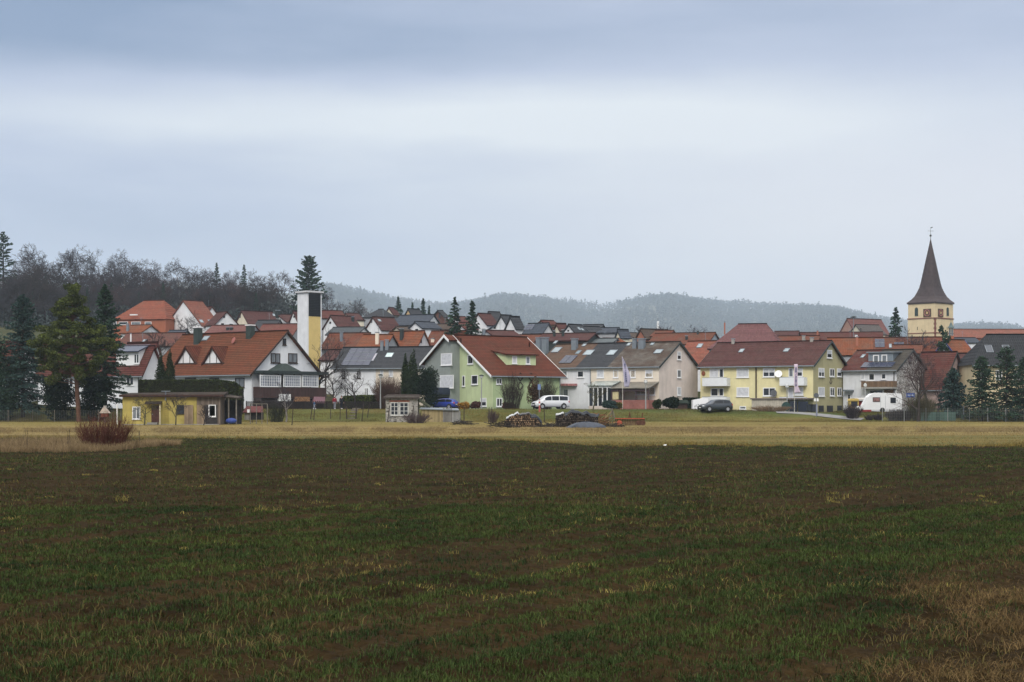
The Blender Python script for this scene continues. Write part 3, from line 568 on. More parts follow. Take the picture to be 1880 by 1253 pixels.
    def gablet(s, x0, x1, yb, ya, facem, roofm, bars=2):
        """small steep gable standing on the front roof"""
        u0, v0 = s.hit('rf', x0, yb); u1, v1 = s.hit('rf', x1, yb); p = s.M('rf') @ Vector(((u0 + u1) / 2, .2, (v0 + v1) / 2)); y0, zb = p.y, p.z
        Yw = s.loc.y + p.x * s.s + p.y * s.c; za = Zat(ya, Yw) - s.loc.z; um = (u0 + u1) / 2; yb_ = y0 + (za - zb) / math.tan(s.pitch)
        o = MB().prism([(u0, y0, zb), (u1, y0, zb), (um, y0, za)], (0, .15, 0)).build('dormer', facem, s.root); ov = .35
        k = (za - zb) / (um - u0); e0 = ov * .5
        mb = MB(); zl = zb - e0 * k
        for sg, ue in ((-1, u0 - e0), (1, u1 + e0)):
            f = [(ue, y0 - ov, zl), (um, y0 - ov, za + .12), (um, yb_, za + .12), (ue, y0 + .1, zl)]
            mb.slab(*(f if sg < 0 else [f[1], f[0], f[3], f[2]]), .14)
        mb.build('dormer_roof', roofm, o)
        mb = MB(); mb.box(u0 - .25, u1 + .25, y0 - .12, y0 - .02, zb - .3, zb + .1)
        for i in range(1, bars + 1):
            f = i / (bars + 1); u = lerp(u0, u1, f); h = zb + (za - zb) * (1 - abs(f - .5) * 2) * .96; mb.box(u - .05, u + .05, y0 - .05, y0 - .01, zb + .1, h)
        for a, b in (((u0 - .2, zb), (um, za + .05)), ((u1 + .2, zb), (um, za + .05))):
            mb.prism([(a[0], y0 - .3, a[1]), (b[0], y0 - .3, b[1]), (b[0], y0 - .3, b[1] - .4), (a[0] + (.3 if a[0] < um else -.3), y0 - .3, a[1] - .1)], (0, .1, 0))
        mb.build('timber_frame', DARKW, o); return o
    def shed_dormer(s, x0, x1, yt, yb, facem, cheekm, roofm, rise=0.12, ov=.4):
        u0, v0 = s.hit('rf', x0, yb); u1, v1 = s.hit('rf', x1, yb); v = (v0 + v1) / 2; p = s.M('rf') @ Vector(((u0 + u1) / 2, .22, v)); y0, zb = p.y, p.z
        Yw = s.loc.y + p.x * s.s + p.y * s.c; zt = Zat(yt, Yw) - s.loc.z; tp = math.tan(s.pitch); yk = y0 + (zt - zb) / (tp - rise); zk = zt + rise * (yk - y0)
        u0, u1 = sorted((u0, u1))
        o = MB().prism([(u0, y0, zb - .3), (u0, y0, zt), (u0, yk, zk), (u0, y0 + .3, zb - .3)], (u1 - u0, 0, 0)).build('dormer', facem, s.root)
        MB().slab((u0 - .3, y0 - ov, zt - rise * ov + .17), (u1 + .3, y0 - ov, zt - rise * ov + .17), (u1 + .3, yk + .5, zk + rise * .5 + .17), (u0 - .3, yk + .5, zk + rise * .5 + .17), .18).build('dormer_roof', roofm, o)
        s.frames['d'] = (Vector((0, y0, 0)), Vector((1, 0, 0)), Vector((0, -1, 0)), Vector((0, 0, 1))); return o
    def dish(s, px, py, face, r=.45, m=None, out=.5):
        u, z = s.hit(face, px, py); M = s.M(face); mb = MB(); c = M @ Vector((u, out, z + .2 if face[0] == 'r' and len(face) > 1 else z)); w = M @ Vector((u, 0, z))
        d = Vector((-s.s * .9 - .2, -s.c, .35)); mb.disc(c, d, r, .05, 14); o = mb.build('satellite_dish', m or WHITE, s.root)
        MB().tube(w, c, .03, n=5).tube(c, c + d.normalized() * .45 + Vector((0, 0, -.2)), .02, n=4).build('dish_arm', GREYM, o); return o
def solve_Y(px, py, h, lo=270, hi=545):
    """distance at which a house h metres tall has its ridge on the bearing px at the elevation py"""
    f = lambda Y: Zat(py, Y) - g(Xat(px, Y), Y) - h
    ys_ = np.arange(lo, hi, 2.0); v = [f(Y) for Y in ys_]
    for Y, a in zip(ys_, v):
        if a <= 0: return float(Y)
    return float(ys_[int(np.argmin(v))])
# ------------------------------------------------------------------ the front row
ORANGE = tiles('orange_clay', (0.135, 0.047, 0.026), blotch=.45, moss=(.09, .05, .03)); RED = tiles('dark_red', (0.112, 0.035, 0.022), blotch=.3, moss=(.06, .045, .03)); BROWN = tiles('brown_concrete', (0.085, 0.062, 0.052)); MAROON = tiles('maroon', (0.085, 0.038, 0.036), var=.3, blotch=.15)
ANTHR = tiles('anthracite', (0.05, 0.053, 0.06), blotch=.1, moss=(.06, .06, .06)); SLATE = tiles('blue_grey', (0.065, 0.075, 0.095), blotch=.1, moss=(.07, .075, .08))
DKRED = tiles('wine_red', (0.10, 0.034, 0.029), blotch=.3); BRIGHT = tiles('bright_orange', (0.20, 0.068, 0.035), blotch=.4); PINK = tiles('faded_red', (0.17, 0.075, 0.068), blotch=.2)
CLAY = tiles('clay_red', (0.15, 0.052, 0.033), blotch=.4)
WALLW = plaster('white', (0.70, 0.72, 0.75)); CREAM = plaster('cream', (0.74, 0.66, 0.55)); BEIGE = plaster('beige', (0.66, 0.575, 0.52)); YELLOW = plaster('pale_yellow', (0.71, 0.65, 0.38)); YELLOW_SHADE = plaster('shaded_yellow', (0.40, 0.37, 0.22))  # gable yellow is the facade yellow darkened: its shaded side put into colour
LGREEN = plaster('light_green', (0.52, 0.60, 0.36)); GREYW = plaster('grey_green', (0.27, 0.30, 0.285)); GREEN_SHADE = plaster('shaded_green', (0.38, 0.47, 0.27))  # eave-side green is the light green darkened, painted as the side in shade

# white gabled house with triangular dormers
H = House('white_house', 'white gabled house with orange tiled roof and two triangular half-timbered dormers', 'r', 462, 250, -38, 276, 585, 684, 611, WALLW, ORANGE, ov=.7, vov=.5, verge=DARKW)
H.gablet(326, 362, 670, 637, WHITE, RED, 2); H.gablet(375, 411, 670, 637, WHITE, RED, 2)
dm = mat('dark_green_metal', (0.035, 0.05, 0.045), .6, .2, 2)
H.chimney(356, 371, 632, 603, dm, capm=WHITE); H.chimney(452, 467, 622, 599, dm, capm=WHITE); H.sky(374, 620, 384, 628)
dd = MB(); u, v = H.hit('rf', 433, 632); c = H.M('rf') @ Vector((u, .7, v)); dd.disc(c, (-.3, -1, .4), .5, .05); dd.build('satellite_dish', mat('red_dish', (.3, .1, .08), .6), H.roof)
H.win('r', 497, 649, 514, 667, 'm', DARKW, glass=CURTAIN); H.win('r', 529, 649, 545.5, 667, 'm', DARKW, glass=CURTAIN); H.win('r', 519, 622, 525, 634, 'd', DARKW)
# veranda in front of the gable
u0, u1, z0, z1 = H.rect('r', 474, 686, 587, 742); H.frame('v', 'r', 0, 1.8); zt = H.hit('v', 520, 684)[1]
zk = H.hit('v', 520, 711)[1]
ver = MB(H.M('r')).box(0.3, H.D - .2, 0, 1.8, zk - 1.6, zk).build('veranda', stripes('brown_boards', (0.05, 0.022, 0.02), .16, 1), H.root)
MB(H.M('r')).box(0.1, H.D, -.1, 2.1, zt - .25, zt + .2).build('veranda_roof', DARKM, ver)
mb = MB(H.M('r'))
for k in range(5):
    u = lerp(.35, H.D - .3, k / 4); mb.box(u - .08, u + .08, 1.66, 1.8, zk, zt - .25)
mb.build('veranda_post', DARKW, ver)
for a, b in ((477, 515.5), (520, 552), (554, 584)): H.win('v', a, 689, b, 711, 'c', WHITE, grid=(9, 4), sill=False, t=.16, glass=mat('veranda_glass', (.20, .22, .27), .15, .3, 1), parent=ver)
u0, za = H.hit('v', 506, 682); u1, _ = H.hit('v', 550, 682); zap = H.hit('v', 528, 667.5)[1]
MB(H.M('r')).prism([(u0, 2.1, zt + .2), (u1, 2.1, zt + .2), ((u0 + u1) / 2, 1.5, zap)], (0, -2, 0)).build('porch_gable', dm, ver)
zb2 = H.hit('r', 470, 745)[1]
MB(H.M('r')).box(.35, H.D - .4, 0, 1.5, 0, zk - 1.65).build('basement_wall', mat('dark_basement', (.05, .04, .04), .9, .5, 1), H.root)
H.panel('r', 496, 724, 517, 737, 1.9, WHITE, 'white_garage_door', d0=1.5); H.panel('r', 560, 729, 580, 741, 1.9, mat('pink_board', (.35, .2, .24), .8), 'storage_board', d0=1.5); H.panel('r', 525, 729, 552, 738, 1.9, mat('stacked_logs', (.25, .14, .08), .9, .7, 6), 'log_store', d0=1.5)
H.win('f', 432, 694, 449, 712, 'm', DARKW, glass=CURTAIN); H.win('f', 340, 694, 360, 706, 'm', DARKW); H.win('f', 385, 694, 402, 706, 'm', DARKW)

# neighbour with the solar dormer
H = House('white_house', 'white house with wine-red roof and solar dormer, half hidden by the conifers', 'r', 262, 256, -24, 70, 300, 685, 640, WALLW, DKRED, ov=.6)
H.shed_dormer(215, 256, 645, 673, WHITE, WHITE, SOLAR, .35, .6); H.win('d', 246, 650, 256, 668, 'm'); H.win('f', 120, 695, 135, 712); H.win('f', 180, 695, 195, 712); H.win('f', 232, 692, 246, 708, 'm')
u, z = H.hit('f', 255, 690); MB().tube((u, -.15, z), (u, -.15, 0), .06).build('downpipe', BLACK, H.root)
H = House('white_house', 'white house at the left photo edge, behind the blue-green spruce', 'r', 27, 262, -20, -130, 70, 690, 632, WALLW, DKRED, ov=.5)
H.win('f', 2, 692, 11, 710, 'm'); H.win('f', -20, 692, -10, 710, 'm'); H.win('r', 36, 690, 42, 706, 'm')

# solar house
H = House('cream_house', 'cream house with dark solar roof and twin metal flues behind bare trees', 'r', 800, 262, -14, 612, 815, 675, 640, CREAM, ANTHR, Dm=10.5, ov=.5)
H.panel('f', 612, 678, 690, 740, .03, WALLW, 'white_wall')
H.solar(645, 643, 696, 674, 4, 4); H.sky(664, 652, 690, 666, mat('sunroom_glass', (.35, .33, .38), .2, .2, 1)); H.sky(709, 651, 722, 659, mat('bright_skylight', (.5, .62, .62), .15, .1, 1))
H.chimney(698, 704.5, 646, 628, GREYM); H.chimney(707, 714, 645, 626, GREYM)
for x in (628, 656): H.win('f', x, 682, x + 6, 695, 'd', DARKW)
H.win('f', 698, 680, 704, 692, 's'); H.win('f', 714, 680, 722, 692, 's')
for x in (632, 668): H.win('f', x, 712, x + 9, 730, 'm')

# green house with grey bay
H = House('green_house', 'light green house with red roof, grey bay and wide roof dormer', 'l', 905, 247, 34, 1029, 776, 689, 619, GREEN_SHADE, RED, gablem=LGREEN, ov=.6, vov=.7, verge=WHITE)
H.shed_dormer(929, 982.5, 652, 673, LGREEN, LGREEN, RED, .16, .5); H.win('d', 940, 654, 949, 668, 's'); H.win('d', 965, 655, 973, 669, 'd')
H.win('l', 859, 652, 869, 669, 'd'); H.win('l', 866, 689, 877.5, 706.5, 'd'); H.win('l', 882.5, 731, 893.5, 746.5, 'h'); H.win('l', 849, 690, 854, 710, 'd'); H.win('l', 791, 657, 796, 669, 'd')
H.win('f', 911, 695, 921, 706, 'm'); H.win('f', 911, 731, 922, 747, 'm')
u0 = H.hit('l', 844, 700)[0]; u1 = H.hit('l', 797, 700)[0]; bd = 1.6; um = H.D / 2
zr = lambda u: H.ridge - abs(u - um) * math.tan(H.pitch)
bay = MB(H.M('l')).prism([(u0, bd, 0), (u1, bd, 0), (u1, bd, zr(u1)), (um, bd, H.ridge), (u0, bd, zr(u0))], (0, -bd - .1, 0)).build('bay', GREYW, H.root)
mb = MB(); lf = .22 / math.cos(H.pitch); a0, a1 = u0 - .5, u1 + .5
mb.slab((-bd - .6, a0, zr(a0) + lf), (0, a0, zr(a0) + lf), (0, um, H.ridge + lf), (-bd - .6, um, H.ridge + lf), .22); mb.slab((0, a1, zr(a1) + lf), (-bd - .6, a1, zr(a1) + lf), (-bd - .6, um, H.ridge + lf), (0, um, H.ridge + lf), .22)
br = mb.build('bay_roof', RED, bay)
mb = MB(); 
for a in (a0, a1): mb.prism([(-bd - .66, a, zr(a) + lf), (-bd - .66, um, H.ridge + lf + .02), (-bd - .66, um, H.ridge + lf - .35), (-bd - .66, a, zr(a) + lf - .35)], (.06, 0, 0))
mb.build('verge_board', WHITE, br)
H.frame('b', 'l', 0, bd); H.win('b', 810, 649, 830, 671, 's', parent=bay); H.win('b', 808, 689, 833, 713, 's', parent=bay)
bu0, bu1, bz0, bz1 = H.rect('b', 800, 712, 846, 723)
mb = MB(H.M('b')); mb.box(u0 + .1, u1 + .4, 1.3, 1.36, bz0, bz1).box(u0 + .1, u0 + .16, 0, 1.3, bz0, bz1).box(u0 + .1, u1 + .4, 0, 1.3, bz0 - .15, bz0); mb.build('balcony', mat('navy_panel', (.025, .035, .06), .5, .1), bay)
MB(H.M('b')).box(u0 + .3, u1 - .2, -.02, .04, .8, bz0 - .5).build('garage_door', DARKM, bay)
for x in (955, 975):
    u, z = H.hit('f', x, 702); mb = MB(H.M('f')); 
    for k in (0, 1):
        c = (u, .05, z + .75 - 1.3 * k)
        for i in range(4):
            p = [Vector((c[0] + .5 * math.cos(t), .05, c[2] + .6 * math.sin(t))) for t in (i * math.pi / 2, (i + 1) * math.pi / 2)]; mb.tube(p[0], p[1], .06, n=4)
    mb.build('wall_ornament', DARKW, H.root)
for x, y in ((846, 633), (972, 640)):
    u, v = H.hit('rf', x, y); p = H.M('rf') @ Vector((u, 0, v)); MB().tube(p, p + Vector((0, 0, .9)), .12).build('vent_pipe', CLAY, H.roof)
for i, px in enumerate((820, 833)):
    pass
mb = MB(); u, z = H.hit('f', 1027, 700); mb.tube((u, -.15, H.eave - .3), (u, -.15, 0), .06).build('downpipe', GREYM, H.root)

# terraced row
H = House('terraced_house', 'long cream terrace with brown and anthracite roof sections and beige gable', 'r', 1210, 250, -30, 985, 1281, 673, 631, WALLW, BROWN, gablem=BEIGE, ov=.5, vov=.3, roofs=[(0, .34, tiles('rusty_brown', (0.12, 0.075, 0.055))), (.34, .60, ANTHR), (.60, 1, tiles('mossy_brown', (0.085, 0.063, 0.052), moss=(.17, .165, .15), blotch=.5))], verge=DARKM)
H.panel('f', 1085, 677, 1210, 752, .03, CREAM, 'cream_wall')
for a in ((984, 994, 637, 622), (995, 1007, 638, 622), (1049, 1061, 644, 624), (1161, 1170, 642, 624), (1172, 1185, 642, 624)): H.chimney(*a, GREYM)
for a in ((1016, 641, 1029, 650), (1059, 647, 1066, 653), (1074, 646, 1089, 655), (1117, 646, 1131, 655), (1203, 645, 1216, 652), (1018, 629, 1023, 634), (1071, 633, 1077, 639), (1152, 633, 1158, 638), (1195, 633, 1201, 637)): H.sky(*a)
H.solar(1040, 656, 1062, 670, 2, 1)
H.win('f', 1031, 681, 1042, 694, 'd'); H.win('f', 1060, 681, 1072, 693.5, 'd'); H.win('f', 1096, 679, 1109, 694, 's'); H.win('f', 1126, 679.5, 1135.5, 694, 'c'); H.win('f', 1157.5, 679.5, 1167, 694, 'c'); H.win('f', 1185, 679, 1198.5, 693.5, 'h')
H.win('r', 1243, 646, 1250, 661, 'h'); H.win('r', 1243, 679, 1250, 694, 'c'); H.win('r', 1243, 711, 1250, 726.5, 's'); H.win('f', 1034, 714, 1044, 730, 'd')
H.panel('f', 1024, 705, 1060, 709, .8, stripes('striped_awning', (.45, .2, .2), .3, 0), 'awning', d0=0)
u0, u1, z0, z1 = H.rect('f', 1096, 702, 1138, 752); wg = MB(H.M('f')).box(u0, u1, 0, 2.6, 0, .9).build('conservatory', BEIGE, H.root)
MB().slab((u0 - .2, -2.9, z1 - .5), (u1 + .2, -2.9, z1 - .5), (u1 + .2, -.02, z1 + .2), (u0 - .2, -.02, z1 + .2), .12).build('glass_roof', mat('conservatory_glass', (.3, .34, .33), .2, .3, 1), wg)
mb = MB(H.M('f'))
for k in range(6): u = lerp(u0, u1, k / 5); mb.box(u - .07, u + .07, 2.5, 2.64, .9, z1 - .55)
mb.box(u0, u1, 2.48, 2.66, z1 - .85, z1 - .56).build('conservatory_frame', WHITE, wg); MB(H.M('f')).box(u0, u1, 2.4, 2.5, .9, z1 - .6).build('pane', GLASS, wg)
u0, u1, z0, z1 = H.rect('f', 1141, 702, 1208, 752); BRICK = mat('red_brick', (.30, .13, .11), .9, .2, 2, .01)
pg = MB(H.M('f')).box(u0, u1, 0, 3.2, 0, z1 - 2.6).build('terrace', BRICK, H.root)
MB().slab((u0 - .2, -3.5, z1 - .9), (u1 + .2, -3.5, z1 - .9), (u1 + .2, -.02, z1 + .05), (u0 - .2, -.02, z1 + .05), .1).build('terrace_roof', mat('terrace_glass', (.14, .13, .11), .3, .5, 1), pg)
mb = MB(H.M('f'))
for k in range(4): u = lerp(u0, u1, k / 3); mb.box(u - .07, u + .07, 3.1, 3.22, z1 - 2.6, z1 - 1.0)
mb.box(u0, u1, 3.08, 3.24, z1 - 1.35, z1 - 1.02).build('terrace_frame', mat('brown_frame', (.06, .035, .04), .6), pg)
H.win('f', 1166, 711, 1186, 725, 'm', parent=pg); H.win('f', 1190, 711, 1203, 726, 'd', parent=pg)
MB(H.M('f')).box(u0 + .1, lerp(u0, u1, .18), 3.0, 3.1, z1 - 2.5, z1 - 1.3).build('yellow_blind', mat('blind', (.55, .48, .28), .8), pg)
u, z = H.hit('f', 1084.5, 690); MB().tube((u, -.15, H.eave - .3), (u, -.15, .3), .06).build('downpipe', GREYM, H.root)

# yellow apartment house
H = House('yellow_apartment_house', 'long pale yellow house with maroon roof and white balconies', 'r', 1493, 250, -30, 1286, 1553, 671, 629, YELLOW, MAROON, gablem=YELLOW_SHADE, ov=.5, vov=.35, verge=DARKM)
H.sky(1358, 644, 1366, 650); H.sky(1440, 643, 1449, 649); H.chimney(1343, 1349, 631, 624, CONC, face='rb'); H.chimney(1487, 1494, 629, 622, CONC, face='rb')
for a in ((1303, 677, 1319.5, 694, 's'), (1320.5, 677, 1329, 694, 'd'), (1352.5, 676.5, 1375, 693.5, 's'), (1401, 676, 1423, 692.5, 'hm'), (1448, 676.5, 1457, 693, 'd'), (1458, 676.5, 1474, 692, 'h'), (1305, 713, 1319, 728, 'd'), (1320, 713, 1329, 728, 'd'), (1352.5, 711.5, 1375.5, 728.5, 's'), (1401, 712, 1424, 727.5, 'm'), (1447, 711, 1457, 730, 's'), (1458, 711, 1475, 726, 's'), (1358, 746, 1370, 752, 'c')): H.win('f', *a)
for a in ((1518, 643, 1527, 658, 'h'), (1502.5, 676, 1513, 692.5, 'hm'), (1523, 677, 1531.5, 692, 'm'), (1536.5, 677, 1545, 692, 'h'), (1502, 711, 1513.5, 728, 's'), (1523.5, 711.5, 1531.5, 727.5, 'm'), (1537, 712, 1545, 727.5, 'm')): H.win('r', *a)
for x0, x1, y0, y1 in ((1289, 1334, 694, 707.5), (1431, 1476, 693, 706.5), (1289, 1334, 729, 742.5), (1431, 1476, 729.5, 734)):
    H.frame('bal', 'f', 0, 1.4); u0, u1, z0, z1 = H.rect('bal', x0, y0, x1, y1); z0 = max(z0, z1 - 1.1)
    mb = MB(H.M('f')); mb.box(u0, u1, 1.34, 1.4, z0, z1).box(u0, u0 + .06, .003, 1.34, z0, z1).box(u1 - .06, u1, .003, 1.34, z0, z1).box(u0, u1, 0.003, 1.39, z0 - .14, z0 - .003); b_ = mb.build('balcony', mat('balcony_panel', (.72, .75, .78), .5, .04), H.root)
    MB(H.M('f')).box(u0 - .02, u1 + .02, 1.32, 1.42, z1, z1 + .05).build('handrail', GREYM, b_)
u, z = H.hit('f', 1388.5, 690); MB(H.M('f')).box(u - .08, u + .08, .02, .16, .4, H.eave - .1).build('downpipe', DARKW, H.root)
u0, u1, z0, z1 = H.rect('f', 1381, 734, 1447, 752); H.frame('an', 'f', 0, 2.4)
ann = MB(H.M('f')).box(*H.rect('an', 1380, 735, 1446, 752)[:2], 0, 2.4, 0, z1).build('annex', stripes('pale_boarding', (.45, .41, .34), .35, 0, dark=.75, var=.2), H.root)
au0, au1 = H.rect('an', 1379, 735, 1485, 752)[:2]; MB(H.M('f')).box(au0 - .1, au1, -.02, 2.6, z1 + .003, z1 + .2).build('annex_roof', mat('annex_roofing', (.17, .14, .13), .9), ann)
for a, b in ((1450, 1463), (1465, 1483)):
    o = H.panel('an', a, 737, b, 757, .0, mat('navy_door', (.022, .028, .045), .5, .15), 'garage_door', ann, d0=-.12)
for x0, x1 in ((1502.5, 1512), (1518, 1529), (1537, 1545)): H.panel('r', x0, 745, x1, 759, .04, mat('dark_doorway', (.02, .022, .03), .6), 'basement_door')
H.dish(1432, 687, 'f', .55, out=.6); H.dish(1423, 722, 'f', .5, mat('dark_dish', (.06, .065, .075), .6), out=.6)
mb = MB(); u, z = H.hit('f', 1292, 686); mb.disc(H.M('f') @ Vector((u, .12, z)), (-.3, -1, 0), .35, .05).build('wall_wheel', mat('rusty_wheel', (.25, .09, .05), .8), H.root)
mb = MB(H.M('r')); u, z = H.hit('r', 1525, 702)
for i in range(10):
    t = i / 9 * math.pi; mb.tube((u - .5 * math.cos(t), .03, z + .1 - .35 * math.sin(t)), (u - .5 * math.cos(t + .35), .03, z + .1 - .35 * math.sin(t + .35)), .04, n=4)
mb.tube((u, .03, z - .2), (u, .03, z + .6), .04, n=4).tube((u - .25, .03, z + .35), (u + .25, .03, z + .35), .04, n=4).build('anchor_ornament', DARKW, H.root)

# house with the grey box dormer and stone gable
H = House('balcony_house', 'white house with grey box dormer, wooden balcony and creeper-covered stone gable', 'r', 1646, 256, -33, 1548, 1700, 679, 645, WALLW, BROWN, gablem=stones('rubble_stone', (.33, .32, .32), 2.4), ov=.6, roofs=[(0, .45, DKRED), (.45, 1, tiles('mossy_dark', (.06, .055, .05), blotch=.4))], verge=DARKM)
H.shed_dormer(1595, 1640, 648, 666, SLATEG, SLATEG, GREYM, .03, .3); H.win('d', 1603, 652, 1614, 666, 'c', t=.14); H.win('d', 1618.5, 651.5, 1629, 666, 'c', t=.14)
H.solar(1588, 669, 1645, 678, 5, 1); H.sky(1582, 654, 1588, 660)
H.win('f', 1595, 686, 1606, 699, 'd'); H.win('f', 1618, 686, 1627, 697, 'd'); H.win('f', 1580, 686, 1588, 698, 's')
H.frame('bal', 'f', 0, 1.5); u0, u1, z0, z1 = H.rect('bal', 1581, 700, 1640, 711); mb = MB(H.M('f'))
bl = mb.box(u0, u1, 1.42, 1.5, z0, z1).box(u1 - .07, u1, .003, 1.42, z0, z1).box(u0, u0 + .07, .003, 1.42, z0, z1).build('balcony', stripes('balcony_slats', (.17, .105, .06), .14, 0), H.root)
MB(H.M('f')).box(u0, u1, .003, 1.49, z0 - .25, z0 - .003).build('balcony_slab', CONC, bl)
u2, u3, z2, z3 = H.rect('f', 1582, 716, 1640, 732); rec = MB(H.M('f')).box(u2, u3, -.02, .04, z2, z3).build('terrace_window', WHITE, H.root); MB(H.M('f')).box(lerp(u2, u3, .28), lerp(u2, u3, .66), .03, .06, z2 + .1, z3 - .1).build('pane', GLASS, rec); MB(H.M('f')).box(lerp(u2, u3, .72), u3, .03, .09, z2, z3).build('wooden_partition', stripes('oak_boards', (.22, .13, .05), .25, 0), rec)
H.win('r', 1668, 655, 1673, 667, 'd', DARKW); H.win('f', 1556, 724, 1562, 738, 'd'); H.panel('f', 1552, 716, 1568, 719, 1.0, GREYM, 'door_canopy', d0=0)
u, z = H.hit('f', 1642, 690); MB().tube((u, -.15, H.eave - .3), (u, -.15, .3), .07).build('downpipe', DARKW, H.root)

# brick barn with dark red roof
H = House('barn', 'old pink-walled barn with dark red tiled roof sweeping low, right of stone gable', 'r', 1731, 262, -38, 1672, 1768, 712, 650, mat('old_pink_plaster', (.36, .27, .25), .95, .4, .9, .02), DKRED, ov=.6, verge=DARKM, Dm=9)
H.win('r', 1741, 706, 1747, 720, 'd', DARKW); H.win('r', 1758, 662, 1762, 672, 'd', DARKW)

# yellow house at the right edge
H = House('yellow_house', 'cream-yellow house with black tiled roof at the right photo edge', 'l', 1787, 256, -3, 1960, 1770, 668, 618, plaster('warm_cream', (.62, .52, .34)), tiles('black_glazed', (.035, .037, .042), blotch=.05, row=.42), ov=.7, Dm=13, hip=(3.6, 0))
H.sky(1809, 637, 1822, 650, mat('dark_skylight', (.06, .07, .09), .15)); H.sky(1840, 637, 1853, 645, mat('dark_skylight', (.06, .07, .09), .15)); H.win('f', 1800, 680, 1812, 697, 'm'); H.win('f', 1860, 680, 1874, 697, 'm'); H.win('f', 1828, 680, 1840, 697, 'm')
# ------------------------------------------------------------------ houses behind
BW = plaster('far_white', (0.72, 0.73, 0.75)); BC = plaster('far_cream', (0.70, 0.65, 0.52)); BBR = plaster('far_brick', (0.36, 0.15, 0.10)); BG_ = plaster('far_grey', (0.35, 0.36, 0.38)); BT = plaster('far_terracotta', (.33, .12, .07))
def bg(label, side, px, po, pg, eave, ridge, h, th, wl, rf, wins=(), chim=(), skyl=(), Dm=None, name='village_house', grp=None, **k):
    Y = solve_Y((px + pg) / 2, ridge, h)
    H = House(name, label, side, px, Y, th, po, pg, eave, ridge, wl, rf, Dm=Dm, ov=.4, vov=.3, group=grp, drop=.6, gut=False, **k)
    gf = side
    for a in wins:
        if len(a) == 4: H.win(gf, *a, 'd', DARKW if a[2] - a[0] < 6 else None, sill=False)
        else: H.win(a[4], *a[:4], 'd', None, sill=False)
    for a in chim: H.chimney(*a[:4], a[4] if len(a) > 4 else DARKM)
    for a in skyl: H.sky(*a)
    return H
S = bg('large school with orange hipped roof below the wooded hill', 'r', 304, 209, 322, 586, 553.5, 11.5, -14, BT, tiles('school_orange', (0.23, 0.075, 0.048), blotch=.25), name='school', cat='school', Dm=14, hip=(5, 4))
for a in ((218, 591, 235, 597), (241, 591, 258, 597), (266, 591, 278, 597), (209, 591, 215, 598)): S.win('f', *a, 'd', WHITE, sill=False)
S.panel('f', 240, 577.5, 253, 579.5, .5, WHITE, 'eyebrow_dormer')
bg('tall white gabled wing of the school behind the round bare tree', 'l', 372, 405, 303, 600, 554, 11.5, 50, BW, tiles('school_red', (.2, .075, .055)), name='school', cat='school', skyl=((366, 589, 372, 594), (382, 589, 387, 594)))
bg('small white cottage peeping over the right slope of the school roof', 'r', 378, 366, 400, 580, 565, 9, -55, BW, DKRED)
bg('white gabled house with three dark windows between school and cream house', 'r', 394, 378, 438, 597, 574.5, 9, -52, BW, MAROON, wins=((409.5, 579, 413, 584), (406, 594, 411, 602), (420, 594, 428, 602)))
bg('cream gabled house with long maroon roof and a row of skylights', 'l', 458, 512, 431, 598, 573, 9, 38, BC, MAROON, wins=((438, 578, 442, 584),), skyl=((485, 593, 490, 597), (494, 592, 500, 597), (510, 591, 517, 596), (521, 593, 527, 598), (500, 578, 504, 582)), chim=((506, 514, 577, 571),))
bg('white gable with maroon roof just left of the hose tower', 'l', 546, 580, 533, 590, 574, 9, 48, BW, MAROON, wins=((539, 580, 541, 584),))
bg('maroon-roofed house behind the two dark chimneys', 'r', 535, 470, 548, 618, 597, 8, -14, BG_, tiles('old_maroon', (.16, .06, .05)), Dm=9)
bg('reddish roof with grey flues left of the second dark chimney', 'r', 452, 376, 462, 614, 599, 8, -14, BG_, PINK, Dm=9, chim=((415, 421, 608, 602), (422, 428, 608, 602)))
bg('bright orange roof below the school dormers', 'r', 258, 222, 264, 612, 599, 8, -20, BW, BRIGHT, Dm=8, chim=((232, 237, 610, 596, GREYM),))
bg('brown roof with a white flue above the solar dormer', 'r', 318, 214, 328, 636, 614, 8, -12, BG_, tiles('rust_brown', (.13, .055, .045)), Dm=10, chim=((239, 241.5, 630, 614, WHITE),), skyl=((262, 626, 267, 632),))
bg('dark blue slate roof in front of the school wing', 'r', 326, 297, 334, 622, 609, 8, -14, BG_, SLATE, Dm=8)
bg('low red roof with white gable above the orange house roof', 'r', 283, 232, 292, 648, 634, 7, -30, BW, DKRED)
# right of the hose tower
bg('long brown-red roof high on the slope behind the hose tower', 'l', 592, 634, 580, 585, 572, 9, 20, BG_, DKRED, Dm=9)
bg('white gable with round window hatch right of the hose tower', 'l', 622, 662, 594, 603, 582, 9, 42, BW, MAROON, wins=((605, 591, 608, 595),), chim=((645, 650, 592, 583),))
bg('house with dark roof and white gable below the far pine', 'l', 700, 736, 671, 606, 584.5, 9, 48, BW, MAROON, wins=((680.5, 589, 683.5, 593),), skyl=((693, 588, 698, 592),))
bg('far dark hipped roof at the head of the slope', 'r', 708, 668, 714, 583, 569.5, 9, -16, BG_, ANTHR, Dm=9, hip=(2.5, 2.5))
bg('far cream gable with a chimney left of the slope pine', 'l', 722, 732, 707, 578, 567, 9, 60, BC, MAROON, chim=((724, 727, 571, 566),))
bg('far apricot gable between pine and small firs', 'l', 756, 775, 744, 580, 569.5, 9, 45, plaster('apricot', (.62, .45, .25)), ANTHR)
bg('wide blue-grey roof with a small white gable at its right end', 'r', 782, 722, 789, 597, 580, 9, -20, BW, SLATE, Dm=9)
bg('white-walled house with blue-grey roof left of the twin spruces', 'l', 775, 808, 751, 603, 593, 9, 40, BW, SLATE, wins=((762, 603, 769, 610),))
